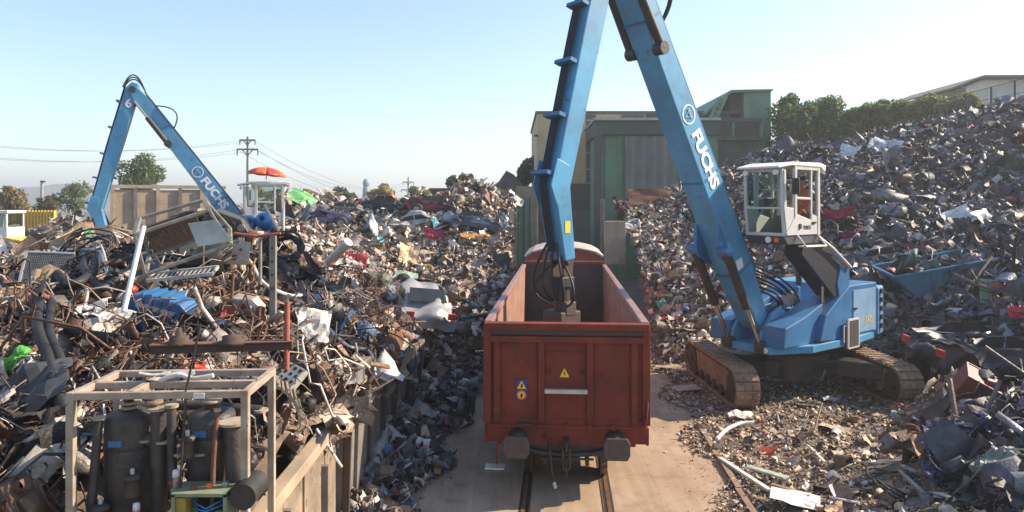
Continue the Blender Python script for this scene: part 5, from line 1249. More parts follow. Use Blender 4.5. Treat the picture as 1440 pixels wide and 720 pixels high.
# ------------------------------------------------------------------ single things lying in and on the scrap
def hit(px, py, H, lift=0.0, y0=4.5, y1=48):
    """where the view line of a photo pixel meets a heap surface"""
    last = None
    Y = y0
    while Y < y1:
        p = P(px, py, Y); h = float(H(np.array(p.x), np.array(p.y)))
        if p.z <= h: break
        Y += .04
    p = P(px, py, Y); p.z = float(H(np.array(p.x), np.array(p.y))) + lift
    if H is HL and Y < 19: p.z += .14
    return p
def S(p): return p.y / 990.0           # metres per photo pixel there
def solo(m, name, mm, label, cat, loc, rot=(0,0,0), group=None, **k):
    o = m.build(name, mm, loc=loc, rot=rot, **k); return tag(o, label, cat, group)
def path_tube(name, label, cat, pix, r, mm, H=None, Y=None, lift=.1, n=8, group=None, smooth=True, jag=0):
    pts = []
    ys = Y if isinstance(Y, (list, tuple)) else [Y]*len(pix)
    for (a_, b_), y in zip(pix, ys):
        pts.append(P(a_, b_, y) if y else hit(a_, b_, H, lift))
    if smooth and len(pts) > 2:
        out = []
        for i in range(len(pts)-1):
            p0, p1, p2, p3 = pts[max(i-1,0)], pts[i], pts[i+1], pts[min(i+2,len(pts)-1)]
            for k in range(5):
                u = k/5; out.append(.5*((2*p1)+(p2-p0)*u+(2*p0-5*p1+4*p2-p3)*u*u+(3*p1-p0-3*p2+p3)*u**3))
        pts = out + [pts[-1]]
    L = pts[0].copy(); m = MB(); m.tube([p-L for p in pts], r, n)
    return solo(m, name, mm, label, cat, L, group=group)
def ribbed_hose(label, pix, r, H, lift=.3, group='ribbed black hoses on the near left heap', Y=None):
    pts = [P(a_, b_, Y) if Y else hit(a_, b_, H, lift) for a_, b_ in pix]; out = []
    for i in range(len(pts)-1):
        p0, p1, p2, p3 = pts[max(i-1,0)], pts[i], pts[i+1], pts[min(i+2,len(pts)-1)]
        n = max(6, int((p2-p1).length/.025))
        for k in range(n): u = k/n; out.append(.5*((2*p1)+(p2-p0)*u+(2*p0-5*p1+4*p2-p3)*u*u+(3*p1-p0-3*p2+p3)*u**3))
    L = out[0].copy(); r *= .74; m = MB(); m.tube([p-L for p in out], [r*(1.0 if i % 2 else .86) for i in range(len(out))], 12)
    return solo(m, 'ribbed_hose', RUBBER, label, 'hose', L, group=group)
def crumple(w, h, amp, n=9, seed=0, fold=0.0):
    r = random.Random(seed); ph = [r.uniform(0, 6) for _ in range(8)]
    def f(u, v):
        x, y = (u-.5)*w, (v-.5)*h
        z = amp*(math.sin(u*5+ph[0]+v*2)*.5 + math.sin(v*7+ph[1]-u*3)*.35 + abs(math.sin(u*4+v*5+ph[2]))*.6 + r.gauss(0,.12))
        z += fold*abs(u-.5)*2*w*.5
        return (x + r.gauss(0, amp*.12), y + r.gauss(0, amp*.12), z)
    return MB().grid(f, n, n)
def sheet(label, px, py, w, h, mm, H, rot, amp=.06, lift=.1, seed=0, name='metal_sheet', cat='metal sheet', fold=0.0, thick=.006, n=9):
    p = hit(px, py, H, lift); return solo(crumple(w, h, amp, n, seed, fold), name, mm, label, cat, p, rot, solid=thick)

def car(label, loc, rot, paint, sc=1.0, crush=.0, seed=0, wheels=True, group=None, tail=False, zs=1.0):
    t = thing('car_wreck', label, 'car', loc, rot, group); r = random.Random(seed)
    L, W = 4.2*sc, 1.7*sc
    prof = [(-2.1,.35),(-2.12,.75),(-1.9,.95),(-1.45,1.0),(-.95,1.38),(.25,1.42),(.85,1.05),(1.75,.9),(2.08,.7),(2.1,.35)]
    prof = [(x*sc, z*sc*(zs if z > 1.1 else 1)) for x, z in prof]
    pr = []
    for (xa, za), (xb, zb) in zip(prof, prof[1:]):
        for k in range(4): pr.append((xa+(xb-xa)*k/4, za+(zb-za)*k/4))
    pr.append(prof[-1]); ny = 16; m = MB(); vs = []; ph = [r.uniform(0, 6) for _ in range(6)]
    for j in range(ny+1):
        v = j/ny*2-1; tuck = 1-.12*abs(v)**3
        for x, z in pr:
            zz = .35*sc + (z-.35*sc)*(tuck if z > .96*sc else 1); k = min(1, max(0, (z/sc-.95)/.2)); yy = v*W/2*(1-.16*k)
            dz = crush*(1.4*math.sin(x*3.1+ph[0]+v*2)+1.1*math.sin(v*4.3+x*1.7+ph[1])+.9*abs(math.sin(x*6.3+v*3+ph[2]))-1.6)
            vs.append((x*(1-.03*v*v)+crush*.8*math.sin(v*5+z*6+ph[3]), yy+crush*.7*math.sin(x*4.1+z*5+ph[4])*abs(v), zz+dz*min(1, z/sc)+r.gauss(0, crush*.12)))
    n = len(pr); fs = [(j*n+i, j*n+i+1, (j+1)*n+i+1, (j+1)*n+i) for j in range(ny) for i in range(n-1)]
    m.add(vs, fs, True); m.add([vs[i] for i in range(n)], [tuple(range(n))]); m.add(vs[-n:], [tuple(range(n-1,-1,-1))]); m.build('body', paint, t)
    gm = mat('car_glass', (.03,.035,.04), .15, 0, bump=0)
    for s in (-1, 1):
        m = MB(); m.prism([(x*sc, z*sc) for x, z in ((-1.2,1.0),(-.85,1.28),(-.35,1.31),(-.35,1.0))], s*(W*.428), s*(W*.445), 'xz'); m.build('side_window', gm, t)
        m = MB(); m.prism([(x*sc, z*sc) for x, z in ((-.27,1.0),(-.27,1.31),(.2,1.32),(.62,1.0))], s*(W*.428), s*(W*.445), 'xz'); m.build('side_window', gm, t)
        m = MB(); m.b2((-2.13*sc,s*W*.33,.68*sc),(-2.05*sc,s*W*.48,.88*sc)); m.build('tail_lamp', REDP, t)
    for a0, a1 in (((-1.42,1.02),(-.98,1.37)),((.82,1.07),(.3,1.41))):
        m = MB(); q = [(a0[0]*sc, -W*.38, a0[1]*sc+.03), (a0[0]*sc, W*.38, a0[1]*sc+.03), (a1[0]*sc, W*.34, a1[1]*sc+.02), (a1[0]*sc, -W*.34, a1[1]*sc+.02)]; q = [(x_, y_, z_*(zs if z_ > 1.1*sc else 1)+.02) for x_, y_, z_ in q]
        m.add(q, [(0,1,2,3)]); m.build('windscreen', gm, t, solid=.02)
    if wheels:
        for x in (-1.35, 1.3):
            for s in (-1, 1):
                w_ = bpy.data.objects.new('wheel', None); COL.objects.link(w_); w_.parent = t; w_.location = (x*sc, s*(W*.47), .33*sc)
                M = Matrix.Rotation(math.radians(90), 4, 'X')
                MB().lathe([(.17,-.09),(.3,-.1),(.33,-.06),(.33,.06),(.3,.1),(.17,.09)], 20, M).build('tyre', RUBBER, w_)
                MB().lathe([(0,-.05),(.1,-.06),(.18,-.085),(.18,.085),(.1,.06),(0,.05)], 14, M).build('rim', STEEL, w_)
    return t
def tyre(label, p, rot, R=.3, group='loose tyres in the scrap'):
    m = MB().lathe([(R*.55,-.07),(R*.7,-.1),(R*.93,-.1),(R,-.06),(R,.06),(R*.93,.1),(R*.7,.1),(R*.55,.07),(R*.6,0),(R*.55,-.07)], 28)
    return solo(m, 'tyre', RUBBER, label, 'tyre', p, rot, group)

# --- frame with the black tanks in the left foreground
FR = Vector((-4.07, 6.5, 2.0))
t = thing('steel_frame', 'tan rusted rectangular steel frame holding black tanks in the left foreground', 'frame', FR, (0,0,math.radians(3)))
w, d, h = 1.58, .85, 1.55
for x, y in ((0,0),(w,0),(0,d),(w,d)): MB().b2((x-.035,y-.035,-.5),(x+.035,y+.035,h)).build('post', TANF, t, bevel=.006)
for (a_, b_) in (((0,0),(w,0)),((0,d),(w,d)),((0,0),(0,d)),((w,0),(w,d)),((0,d*.45),(w,d*.45)),((w*.33,0),(w*.33,d))):
    m = MB(); m.bar((a_[0],a_[1],h-.035),(b_[0],b_[1],h-.035),.066,.066); m.build('rail', TANF, t, bevel=.006)
m = MB(); m.bar((.2,0,.05),(w,0,.0),.06,.06); m.build('rail', TANF, t)
MB().tube([(w*.62,-.03,-.5),(w*.63,-.04,.6),(w*.66,-.02,h+.0),(w*.74,.0,h+.62)], .011, 6).build('thin_rod', BLACKM, t)
MB().box((w*.74,-.04,h-.04),(.1,.012,.05)).build('plate', SHEETW, t)
def tank(label, x, y, r, z0, z1, pipes):
    tk = thing('tank', label, 'tank', FR + Vector((x, y, z0)), group='black tanks inside the tan frame'); hh = z1-z0
    m = MB(); m.lathe([(0,0),(r*.7,.02),(r,.1),(r,hh-.08),(r*.96,hh-.04),(r*.5,hh),(0,hh)], 28); m.build('shell', mat('tank_black', (.03,.028,.03), .55, 0, dirt=(.09,.07,.055), amt=.45, scale=5, bump=.25), tk)
    for k in range(2): z = hh*(.25+.5*k); MB().lathe([(r+.002,z-.012),(r+.01,z-.008),(r+.01,z+.008),(r+.002,z+.012)], 28).build('band', BLACKM, tk)
    MB().cyl((0,0,hh-.01),(0,0,hh+.06),r*.28,12).build('neck', RUSTD, tk); MB().lathe([(0,.06+hh),(r*.42,.06+hh),(r*.42,.085+hh),(0,.085+hh)], 14).build('flange', TANF, tk)
    m = MB(); m.box((-.02,-r-.004,hh*.8),(.13,.008,.06)); m.build('name_plate', PLBLUE, tk)
    return tk
tank('big black tank at the left inside the tan frame', .32, .42, .23, -.05, 1.27, 0)
tank('wide black tank at the right inside the tan frame', 1.12, .42, .22, .35, 1.28, 0)
def pipe(label, pts, r, mm=None, flanges=True):
    L = FR + Vector(pts[0]); t_ = thing('pipe', label, 'pipe', L, group='black pipework inside the tan frame'); q = [Vector(p)-Vector(pts[0]) for p in pts]
    MB().tube(q, r, 12).build('tube', mm or mat('tank_black', (0,0,0)), t_)
    for k in (0, len(q)-1): MB().cyl(q[k]-Vector((0,0,.012)), q[k]+Vector((0,0,.012)), r*1.5, 14).build('flange', TANF, t_)
pipe('upright thick black pipe between the two tanks', [(.66,.3,.15),(.66,.3,.6),(.66,.3,1.32)], .075)
pipe('slim black pipe bending out from the upright thick pipe', [(.82,.22,1.36),(.82,.22,1.2),(.84,.2,.62),(.88,.16,.5),(1.05,.16,.45)], .042)
pipe('lower black pipe sweeping under the wide tank', [(.4,.1,.0),(.75,.08,.1),(.95,.08,.3),(.97,.08,.62)], .055)
pipe('leaning black canister shaped pipe beside the right post', [(1.46,.2,.45),(1.43,.22,.8),(1.4,.24,1.2)], .095)
pipe('short cross pipe joining the big tank to the thick pipe', [(.5,.38,1.0),(.58,.36,1.0),(.7,.34,1.0)], .08)
pipe('thin black pipe crossing behind the two tanks near the frame top', [(.15,.7,1.2),(.8,.68,1.24),(1.5,.7,1.18)], .05)
pipe('black elbow pipe rising from the top of the big black tank', [(.32,.4,1.3),(.33,.36,1.42),(.5,.3,1.46),(.62,.3,1.38)], .05)
pipe('narrow black pipe hugging the left post of the tan frame', [(.08,.2,-.1),(.1,.15,.5),(.14,.2,1.25)], .04)
pipe('short fat pipe stub between the slim pipe and the wide tank', [(.9,.3,.9),(1.0,.28,.9),(1.06,.3,.9)], .085)
pipe('rusty thin pipe running up beside the leaning black canister', [(1.26,.1,.4),(1.28,.08,.9),(1.3,.12,1.35)], .022, RUST)
pipe('low black manifold pipe along the foot of the frame', [(.1,.0,.12),(.6,-.02,.1),(.9,-.04,.16)], .06)
for k, (x, y, z, r_, lab) in enumerate([(.5,.12,.62,.07,'small black filter pot between the big tank and the thick pipe'),(1.02,.12,.98,.06,'small black pot high in front of the wide tank'),(.2,.12,.34,.08,'squat black pot low in front of the big tank')]):
    v = thing('filter_pot', lab, 'filter pot', FR + Vector((x,y,z)), group='black pots on the pipework'); MB().lathe([(0,-.12),(r_*.8,-.11),(r_,-.05),(r_,.08),(r_*1.15,.085),(r_*1.15,.11),(r_*.4,.13),(0,.13)], 16).build('bowl', MATS['tank_black'], v); MB().cyl((0,0,.13),(0,0,.18),.02,8).build('stud', GALV, v)
for k, (x, z, lab) in enumerate([(.93,.66,'brass and white valve on the pipe in front of the wide tank'),(.56,.35,'pale valve low between the two black tanks'),(1.0,.32,'small steel valve under the wide black tank')]):
    v = thing('valve', lab, 'valve', FR + Vector((x,.08,z)), group='valves on the black pipework'); MB().cyl((0,0,-.08),(0,0,.08),.03,10).build('body', STEEL, v); MB().lathe([(0,.08),(.035,.08),(.03,.14),(0,.15)], 10).build('cap', WHITEP, v); MB().bar((-.06,-.02,.03),(.06,-.02,.03),.015).build('lever', REDP, v)
v = thing('filter_drum', 'round black drum beside the right post of the tan frame', 'drum', FR + Vector((1.62,.0,.62)), (0,0,0)); MB().cyl((0,-.1,0),(0,.25,0),.12,18).build('drum', RUBBER, v); MB().tube([(0,.0,-.1),(.05,-.02,-.3),(.02,0,-.5)],.02,8).build('pipe', GALV, v)
cb = thing('cabinet', 'open yellow green control cabinet full of cables at the foot of the tan frame', 'cabinet', FR + Vector((.98,-.12,-.05)))
cm = mat('cabinet_green', (.22,.26,.16), .6, 0, scale=5)
m = MB(); m.b2((0,0,0),(.03,.3,.7)); m.b2((.47,0,0),(.5,.3,.7)); m.b2((0,0,.68),(.5,.3,.71)); m.b2((0,.28,0),(.5,.3,.7)); m.b2((0,0,-.03),(.5,.3,0)); m.build('case', cm, cb)
MB().b2((.035,.02,0),(.12,.28,.66)).build('side_lining', mat('lining_ochre',(.36,.25,.04),.7,0,scale=6), cb)
MB().b2((.03,.27,0),(.47,.278,.68)).build('back_panel', DARK, cb)
for k, (cc, z) in enumerate([((.02,.2,.45),.6),((.05,.35,.25),.52),((.03,.18,.4),.56),((.2,.1,.35),.42),((.02,.3,.4),.34),((.5,.5,.5),.28)]):
    m = MB(); m.tube([(.13,.15,z),(.2,.1+.03*math.sin(k*3),z-.03),(.29,.06,z-.05-.02*math.sin(k*2)),(.38,.1,z-.01),(.46,.2,z-.06*math.sin(k*1.7))], .009+.003*(k%2), 6); m.build('cable', mat('cable_%s' % ['blue','green','teal','purple','cyan','grey'][k], cc, .5, 0, bump=0), cb)
for k in range(3): MB().box((.16+.13*k,.1+.04*k,.73),(.045,.04,.04)).build('connector', [RUST, SIGNR, STEEL][k], cb)
sheet('bent pale steel strip lying across the top of the tan frame', 235, 528, .5, .1, GALV, lambda x, y: np.zeros_like(x)+3.6, (0,.05,.2), .03, .0, 3)
path_tube('bent_tube', 'pale bent tube lying on the top rail of the tan frame', 'tube', [(225,535),(250,527),(272,532),(300,528)], .022, SHEETW, Y=6.75)

# --- near left heap
def coil(label, px, py, R, n, r, mm, seed, H=HL, tilt=(.5,0,0), cat='cable coil', name='cable_coil', group=None):
    p = hit(px, py, H, .3 if H is HL else .12); rr = random.Random(seed); pts = []
    for i in range(n*18):
        an = i/18*2*math.pi; k = i//18; R_ = R*(.72+.3*rr.random()*.4+.28*((k*37 % 11)/11)); pts.append((R_*math.cos(an)*1.15+.03*math.sin(k*3), R_*math.sin(an), .02*(k % 6)+.08*math.sin(an*2+k)+rr.gauss(0,.006)))
    m = MB(); m.tube(pts, r, 6); return solo(m, name, mm, label, cat, p, tilt, group)
coil('big tangled coil of thick black cable on top of the near left heap', 278, 376, .66, 22, .036, RUBBER, 1, tilt=(.75,.1,0))
coil('smaller coil of black cable beside the grey post', 398, 380, .36, 12, .022, RUBBER, 2, tilt=(.9,.2,0))
coil('loose loops of thin black wire hanging on the left of the heap', 120, 395, .5, 6, .016, RUBBER, 4, tilt=(.8,-.3,0))
ribbed_hose('thick ribbed hose looping in front of the black cable coil', [(88,372),(75,405),(95,440),(128,425),(138,392)], .1, HL)
ribbed_hose('ribbed hose arching beside the mesh panel', [(130,380),(118,410),(140,446),(165,432)], .085, HL)
ribbed_hose('long ribbed hose running down the shaded left flank of the heap', [(62,440),(52,500),(68,560),(90,640)], .09, HL)
ribbed_hose('ribbed hose with pale end curving down left of the tan frame', [(72,470),(70,520),(84,560),(92,600)], .075, HL)
ribbed_hose('pale ended ribbed hose lying flat at the top of the near heap', [(105,372),(122,362),(140,366)], .06, HL)
path_tube('bent_tube', 'chromed square loop of tube at the left of the near heap', 'tube', [(68,492),(58,448),(64,441),(98,437),(122,447),(118,478)], .022, GALV, HL, lift=.28)
path_tube('bent_tube', 'long pale blue tube bent downwards at its right end', 'tube', [(74,384),(80,390),(130,393),(142,398),(150,432)], .026, mat('tube_paleblue',(.38,.46,.55),.4,.3,scale=4), HL, lift=.4, smooth=False)
path_tube('bent_tube', 'thin steel tube rising beside the pale blue tube', 'tube', [(124,374),(140,388),(151,428)], .02, GALV, HL, lift=.45)
path_tube('pole', 'long white pole leaning up from the blue stand', 'pole', [(202,318),(174,438)], .035, WHITEP, Y=[9.6, 9.2])
path_tube('pole', 'brownish thick pole lying across the black cable coil', 'pole', [(145,430),(215,408),(262,380)], .04, RUSTD, HL, lift=.5)
path_tube('bent_tube', 'white curved tube right of the grey punched plate', 'tube', [(340,392),(352,398),(370,430),(404,446),(424,444)], .035, SHEETW, HL, lift=.25)
path_tube('bent_tube', 'pale branch like strip curving along the right slope of the heap', 'tube', [(462,488),(490,512),(520,520),(528,555)], .03, SHEETW, HL, lift=.2)
path_tube('pole', 'rusty red upright bar on the right shoulder of the heap', 'pole', [(404,425),(403,520)], .035, mat('rust_red',(.32,.09,.05),.8,0,scale=5), Y=[8.7, 8.5])
path_tube('pole', 'orange brown bar in front of the crumpled white sheet', 'pole', [(328,384),(326,420)], .022, RUST, Y=[9.6, 9.6])
p = hit(65, 415, HL, .25); t = thing('mesh_panel', 'rectangular wire mesh panel with pale edge leaning at the left', 'mesh panel', p, (math.radians(70), .05, .15)); m = MB()
for k in range(26): m.bar((-.38+.03*k,-.36,0),(-.38+.03*k,.36,0),.006); 
for k in range(24): m.bar((-.38,-.35+.03*k,0),(.38,-.35+.03*k,0),.006)
m.build('mesh', STEEL, t); m = MB(); m.bar((-.39,-.37,0),(-.39,.37,0),.04); m.bar((-.39,.37,0),(.39,.37,0),.03); m.bar((-.39,-.37,0),(.39,-.37,0),.03); m.build('edge', GALV, t); MB().b2((-.37,-.35,-.02),(.38,.36,-.01)).build('backing', RUSTD, t)
p = hit(208, 415, HL, .15); t = thing('stand', 'blue painted steel stand with red knobs in the middle of the near heap', 'stand', p, (.1,-.25,.3)); m = MB()
for s in (-1,1): m.bar((s*.26,0,-.2),(s*.14,0,.42),.07,.05); 
m.build('side_bar', PLBLUE, t); MB().b2((-.2,-.03,-.12),(.2,.03,.14)).build('plate', PLBLUE, t, bevel=.01); MB().bar((-.16,0,.36),(.16,0,.36),.05).build('cross_bar', PLBLUE, t)
for z in (-.05,.16): MB(Matrix.Translation((-.02,-.05,z)) @ Matrix.Rotation(math.radians(90),4,'X')).lathe([(0,0),(.06,0),(.06,.03),(.03,.06),(0,.06)], 14).build('knob', REDP, t)
p = hit(228, 462, HL, .22); t = thing('pump_body', 'blue cast machine housing with an orange red cap lying on its side', 'machine housing', p, (.15,.12,-.12))
m = MB(); m.prism([(-.48,-.1),(-.4,.14),(-.1,.19),(.4,.1),(.5,.0),(.45,-.14),(0,-.2),(-.3,-.2)], -.18, .18, 'xz'); m.build('housing', PLBLUE, t, bevel=.03)
m = MB(); m.prism([(-.3,-.02),(.3,-.09),(.34,-.03),(-.28,.05)], -.2, -.18, 'xz'); m.build('bright_strip', GALV, t)
MB(Matrix.Translation((-.47,-.02,.13)) @ Matrix.Rotation(-.9,4,'Y')).lathe([(0,-.02),(.09,-.02),(.09,.05),(.05,.1),(0,.1)], 18).build('cap', REDP, t)
for k in range(4): m = MB(); m.b2((-.2+.14*k,-.2,-.17),(-.17+.14*k,.19,.2)); m.build('fin', BLUED, t)
p = hit(258, 437, HL, .42); t = thing('tray', 'silver perforated metal tray tilted above the blue housing', 'tray', p, (.25,-.1,.12)); m = MB(); m.b2((-.5,-.17,0),(.5,.17,.015)); m.build('sheet', GALV, t)
for (a_, b_) in (((-.5,-.17),(.5,-.17)),((-.5,.17),(.5,.17)),((-.5,-.17),(-.5,.17)),((.5,-.17),(.5,.17))): MB().bar((*a_,.02),(*b_,.02),.03,.05).build('rim', GALV, t)
for k in range(13): MB().b2((-.46+.073*k,-.14,.016),(-.43+.073*k,.14,.02)).build('slot', DARK, t)
p = hit(302, 390, HL, .3); t = thing('punched_plate', 'flat grey steel plate with punched holes standing on the near heap', 'steel plate', p, (math.radians(62),0,.1)); PL = mat('plate_grey',(.2,.2,.19),.5,.4,dirt=(.12,.1,.08),amt=.35,scale=4,bump=.1)
m = MB(); m.prism([(-.6,-.2),(.62,-.24),(.6,.2),(.35,.26),(.1,.2),(-.3,.24),(-.62,.1)], -.008, .008, 'xy'); m.build('plate', PL, t)
for (x, y, r) in ((-.4,.05,.035),(-.15,.12,.03),(-.02,.1,.03),(.15,.03,.05),(.3,.1,.03),(.45,.05,.03),(.35,-.1,.06),(-.25,-.1,.04)):
    MB(Matrix.Translation((x,y,.009))).lathe([(0,0),(r,0)], 16).build('hole', DARK, t)
# rusty beam with discs
a_, b_ = P(212, 492, 8.3), P(412, 486, 8.6); L = a_.copy(); m = MB(); m.bar(a_-L, b_-L, .12, .09); t = thing('beam', 'long rusty brown beam lying level across the heap above the tan frame', 'beam', L); m.build('web', RUSTD, t, bevel=.01)
m = MB(); m.bar(a_-L+Vector((0,0,.06)), b_-L+Vector((0,0,.06)), .17, .015); m.build('flange', RUST, t)
for k, (px, lab) in enumerate([(252,'stepped rusty disc weight on the left half of the rusty beam'),(326,'low rusty disc weight on the right half of the rusty beam')]):
    p = P(px, 485 - k, 8.4); t = thing('disc_weight', lab, 'disc', p, group='rusty discs on the beam'); M = Matrix.Identity(4)
    MB().lathe([(0,.0),(.15,.0),(.15,.04),(.11,.05),(.11,.1),(.04,.1),(.03,.2 if k == 0 else .12),(0,.2 if k == 0 else .12)], 20).build('disc', RUSTD, t)
p = hit(132, 508, HL, .1); m = MB(); m.grid(lambda u, v: ((u-.5)*.75, (v-.5)*.36, -.16*math.sin(v*math.pi)*math.sin(u*math.pi)**.5+.1), 14, 8, True); t = thing('tub', 'long black plastic tub left of the rusty beam', 'tub', p, (-.5,.1,-.1)); m.build('shell', RUBBER, t, solid=.012)
for k in range(3): MB().tube([(-.3+.3*k,-.18,.1),(-.3+.3*k,0,.12),(-.3+.3*k,.18,.1)], .012, 6).build('rib', RUBBER, t)
# steel cage with glass, engine and canisters on the crest
t = thing('cab_frame', 'torn off vehicle cab frame of grey bars with a tilted glass pane', 'cab frame', P(262, 325, 11.3), (.25,-.35,.35)); GM = mat('bar_greygreen',(.24,.24,.2),.6,.1,dirt=(.12,.09,.07),amt=.4,scale=4)
cs = [(-.75,-.35,-.35),(.55,-.35,-.35),(-.65,-.35,.3),(.45,-.3,.28),(-.7,.4,-.3),(.6,.4,-.3),(-.6,.4,.35),(.4,.4,.3)]
for a0, a1 in ((0,1),(0,2),(1,3),(2,3),(4,5),(4,6),(5,7),(6,7),(0,4),(1,5),(2,6),(3,7)): MB().bar(cs[a0], cs[a1], .07, .05).build('bar', GM, t, bevel=.008)
m = MB(); m.add([(.1,-.38,-.2),(.6,-.42,-.28),(.5,-.4,.12),(.1,-.37,.2)], [(0,1,2,3)]); m.build('glass_pane', mat('glass_pale',(.45,.52,.52),.15,0,amt=.3,bump=0), t, solid=.01); MB().b2((-.6,.3,-.25),(.2,.38,.2)).build('panel', RUSTD, t)
def engine(label, p, rot, sc=1., seed=0, mm=None):
    r = random.Random(seed); t = thing('engine', label, 'engine', p, rot); mm = mm or mat('engine_dark',(.07,.075,.07),.5,.3,dirt=(.12,.09,.06),amt=.4,scale=6,bump=.2)
    m = MB(); m.prism([(-.35*sc,-.2*sc),(.35*sc,-.2*sc),(.4*sc,.05*sc),(.2*sc,.25*sc),(-.25*sc,.28*sc),(-.4*sc,.08*sc)], -.2*sc, .2*sc, 'xz'); m.build('block', mm, t, bevel=.02)
    for k in range(4): MB().cyl((-.24*sc+.16*sc*k,-.24*sc,.12*sc),(-.24*sc+.16*sc*k,-.15*sc,.12*sc),.06*sc,10).build('cylinder_head', STEEL if k % 2 else RUSTD, t)
    MB().cyl((.38*sc,-.1*sc,0),(.48*sc,-.1*sc,0),.13*sc,16).build('pulley', RUST, t); MB().tube([(-.3*sc,-.26*sc,.0),(0,-.32*sc,-.05*sc),(.3*sc,-.25*sc,.02*sc)], .03*sc, 8).build('manifold', RUSTD, t); return t
engine('dark engine block resting at the foot of the left crane boom', P(320, 322, 13.2), (.1,.3,.2), 1.1, 1)
engine('pale aluminium gearbox on the right part of the near heap', hit(345, 458, HL, .15), (.2,.1,-.2), .75, 2, mat('alu',(.42,.38,.32),.5,.3,dirt=(.2,.15,.1),amt=.4,scale=6,bump=.2))
engine('brown oily motor partly buried left of the rusty skip beam', hit(330, 510, HL, .08), (.4,0,.5), .6, 3, RUSTD)
for k, (px, py, lab) in enumerate([(372,312,'bright blue canister at the foot of the distant white cab'),(349,316,'smaller blue canister left of the bright one')]):
    p = P(px, py, 14.5); t = thing('canister', lab, 'canister', p, (1.2,.3,.4*k), 'blue canisters on the crest'); MB().lathe([(0,-.22),(.13,-.2),(.17,-.1),(.17,.12),(.1,.2),(.05,.22),(0,.22)], 18).build('shell', mat('canister_blue',(.03,.2,.5),.35,0,bump=0), t); MB().cyl((0,0,.22),(0,0,.26),.05,10).build('cap', RUBBER, t)
t = thing('post', 'grey punched steel post standing upright at the right of the crest', 'post', P(384, 405, 11.6)); MB().b2((-.05,-.04,-.5),(.05,.04,.86)).build('profile', GM, t)
for k in range(4): MB().cyl((0,-.045,.0+.22*k),(0,-.055,.0+.22*k),.02,8).build('bolt', RUBBER, t)
t = thing('grey_post', 'thin red brown cross bar lying over the two posts on the crest', 'bar', P(330,328,11.5)); MB().tube([(0,0,0),(.35,0,-.05),(.75,0,.0)], .022, 6).build('bar', mat('bar_red',(.4,.12,.08),.6,0), t)
path_tube('post', 'second steel post left of the punched post', 'post', [(366,335),(366,400)], .03, GM, Y=11.5)
path_tube('pole', 'slim pale pole leaning left in front of the distant white cab', 'pole', [(372,288),(392,325)], .03, GALV, Y=14.0)
path_tube('pole', 'wide pale beam leaning beside the slim pole', 'pole', [(398,293),(398,330)], .04, GALV, Y=15.0)
# crawler chain piece, crate, sheets
p = hit(392, 600, HL, .12); t = thing('chain_piece', 'curved length of muddy crawler chain right of the tan frame', 'crawler chain', p, (0,.3,.35)); MU = mat('chain_mud',(.2,.17,.13),.8,.1,dirt=(.08,.07,.06),amt=.4,scale=5,bump=.3)
for k in range(9):
    an = math.radians(20+k*15); c_ = Vector((.5*math.cos(an)-.2, 0, .5*math.sin(an)-.25)); m = MB(Matrix.Translation(c_) @ Matrix.Rotation(-an+math.radians(90),4,'Y')); m.b2((-.06,-.2,-.02),(.055,.2,.02)); m.b2((-.02,-.2,.02),(.02,.2,.05)); m.build('shoe', MU, t, bevel=.005)
p = hit(408, 572, HL, .2); t = thing('crate', 'pale grey crate with round holes lying open side down', 'crate', p, (.75,.25,-.5)); m = MB(); m.b2((-.16,-.2,-.05),(.16,.2,.07)); m.build('shell', mat('crate_grey',(.42,.42,.38),.6,0,scale=6), t, bevel=.012)
for i in range(3):
    for j in range(4): MB(Matrix.Translation((-.1+.1*i,-.14+.095*j,.072))).lathe([(0,0),(.028,0)], 10).build('hole', DARK, t)
sheet('crumpled pale grey sheet standing on the right shoulder of the near heap', 440, 488, .55, .62, SHEETW, HL, (1.1,.2,.4), .08, .2, 5, fold=.3)
p = hit(438, 448, HL, .2); t = thing('blue_box', 'small blue metal box above the crumpled pale sheet', 'box', p, (.3,.2,.5)); m = MB(); m.b2((-.15,-.12,-.1),(.15,.12,.1)); m.build('case', mat('box_blue',(.07,.2,.36),.5,0,scale=6), t, bevel=.01); MB().b2((-.13,-.125,-.03),(.05,-.12,.06)).build('panel', GALV, t)
sheet('rusty orange plate standing at the end of the tangled wire', 556, 505, .5, .8, RUST, HL, (1.2,.3,.9), .06, .1, 6)
sheet('white enamel sheet lying beside the black tub', 160, 470, .5, .3, SHEETW, HL, (.3,.1,.2), .06, .12, 7)
sheet('dented white appliance lid behind the white pole', 130, 462, .45, .3, WHITEP, HL, (.5,-.2,.1), .05, .15, 8)
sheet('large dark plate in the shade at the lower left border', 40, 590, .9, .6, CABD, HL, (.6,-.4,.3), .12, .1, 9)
sheet('pale crumpled sheet low beside the left post of the tan frame', 80, 655, .5, .4, SHEETW, HL, (.7,.3,-.3), .12, .12, 10)
sheet('dark grey curved hood above the lower left corner', 55, 610, .5, .5, BLACKM, HL, (.3,.4,.1), .15, .1, 11)
sheet('bright green net cloth at the left border', 22, 552, .32, .28, mat('net_green',(.09,.36,.06),.7,0,bump=0), HL, (.5,-.3,.1), .08, .2, 12, name='green_cloth', cat='cloth')
sheet('blue grey door panel tilted above the black cable coil', 268, 318, .5, .35, mat('panel_ltblue',(.3,.38,.45),.4,.1,scale=4), HL, (.9,.2,.4), .03, .75, 13)
sheet('tan wooden board standing at the lower end of the grey bin wall', 487, 682, .3, .75, mat('board_tan',(.42,.28,.13),.8,0,scale=5), HS, (1.25,.1,1.2), .04, .35, 14, name='board', cat='board', thick=.02)
m = MB(); p = hit(495, 640, HS, .2)
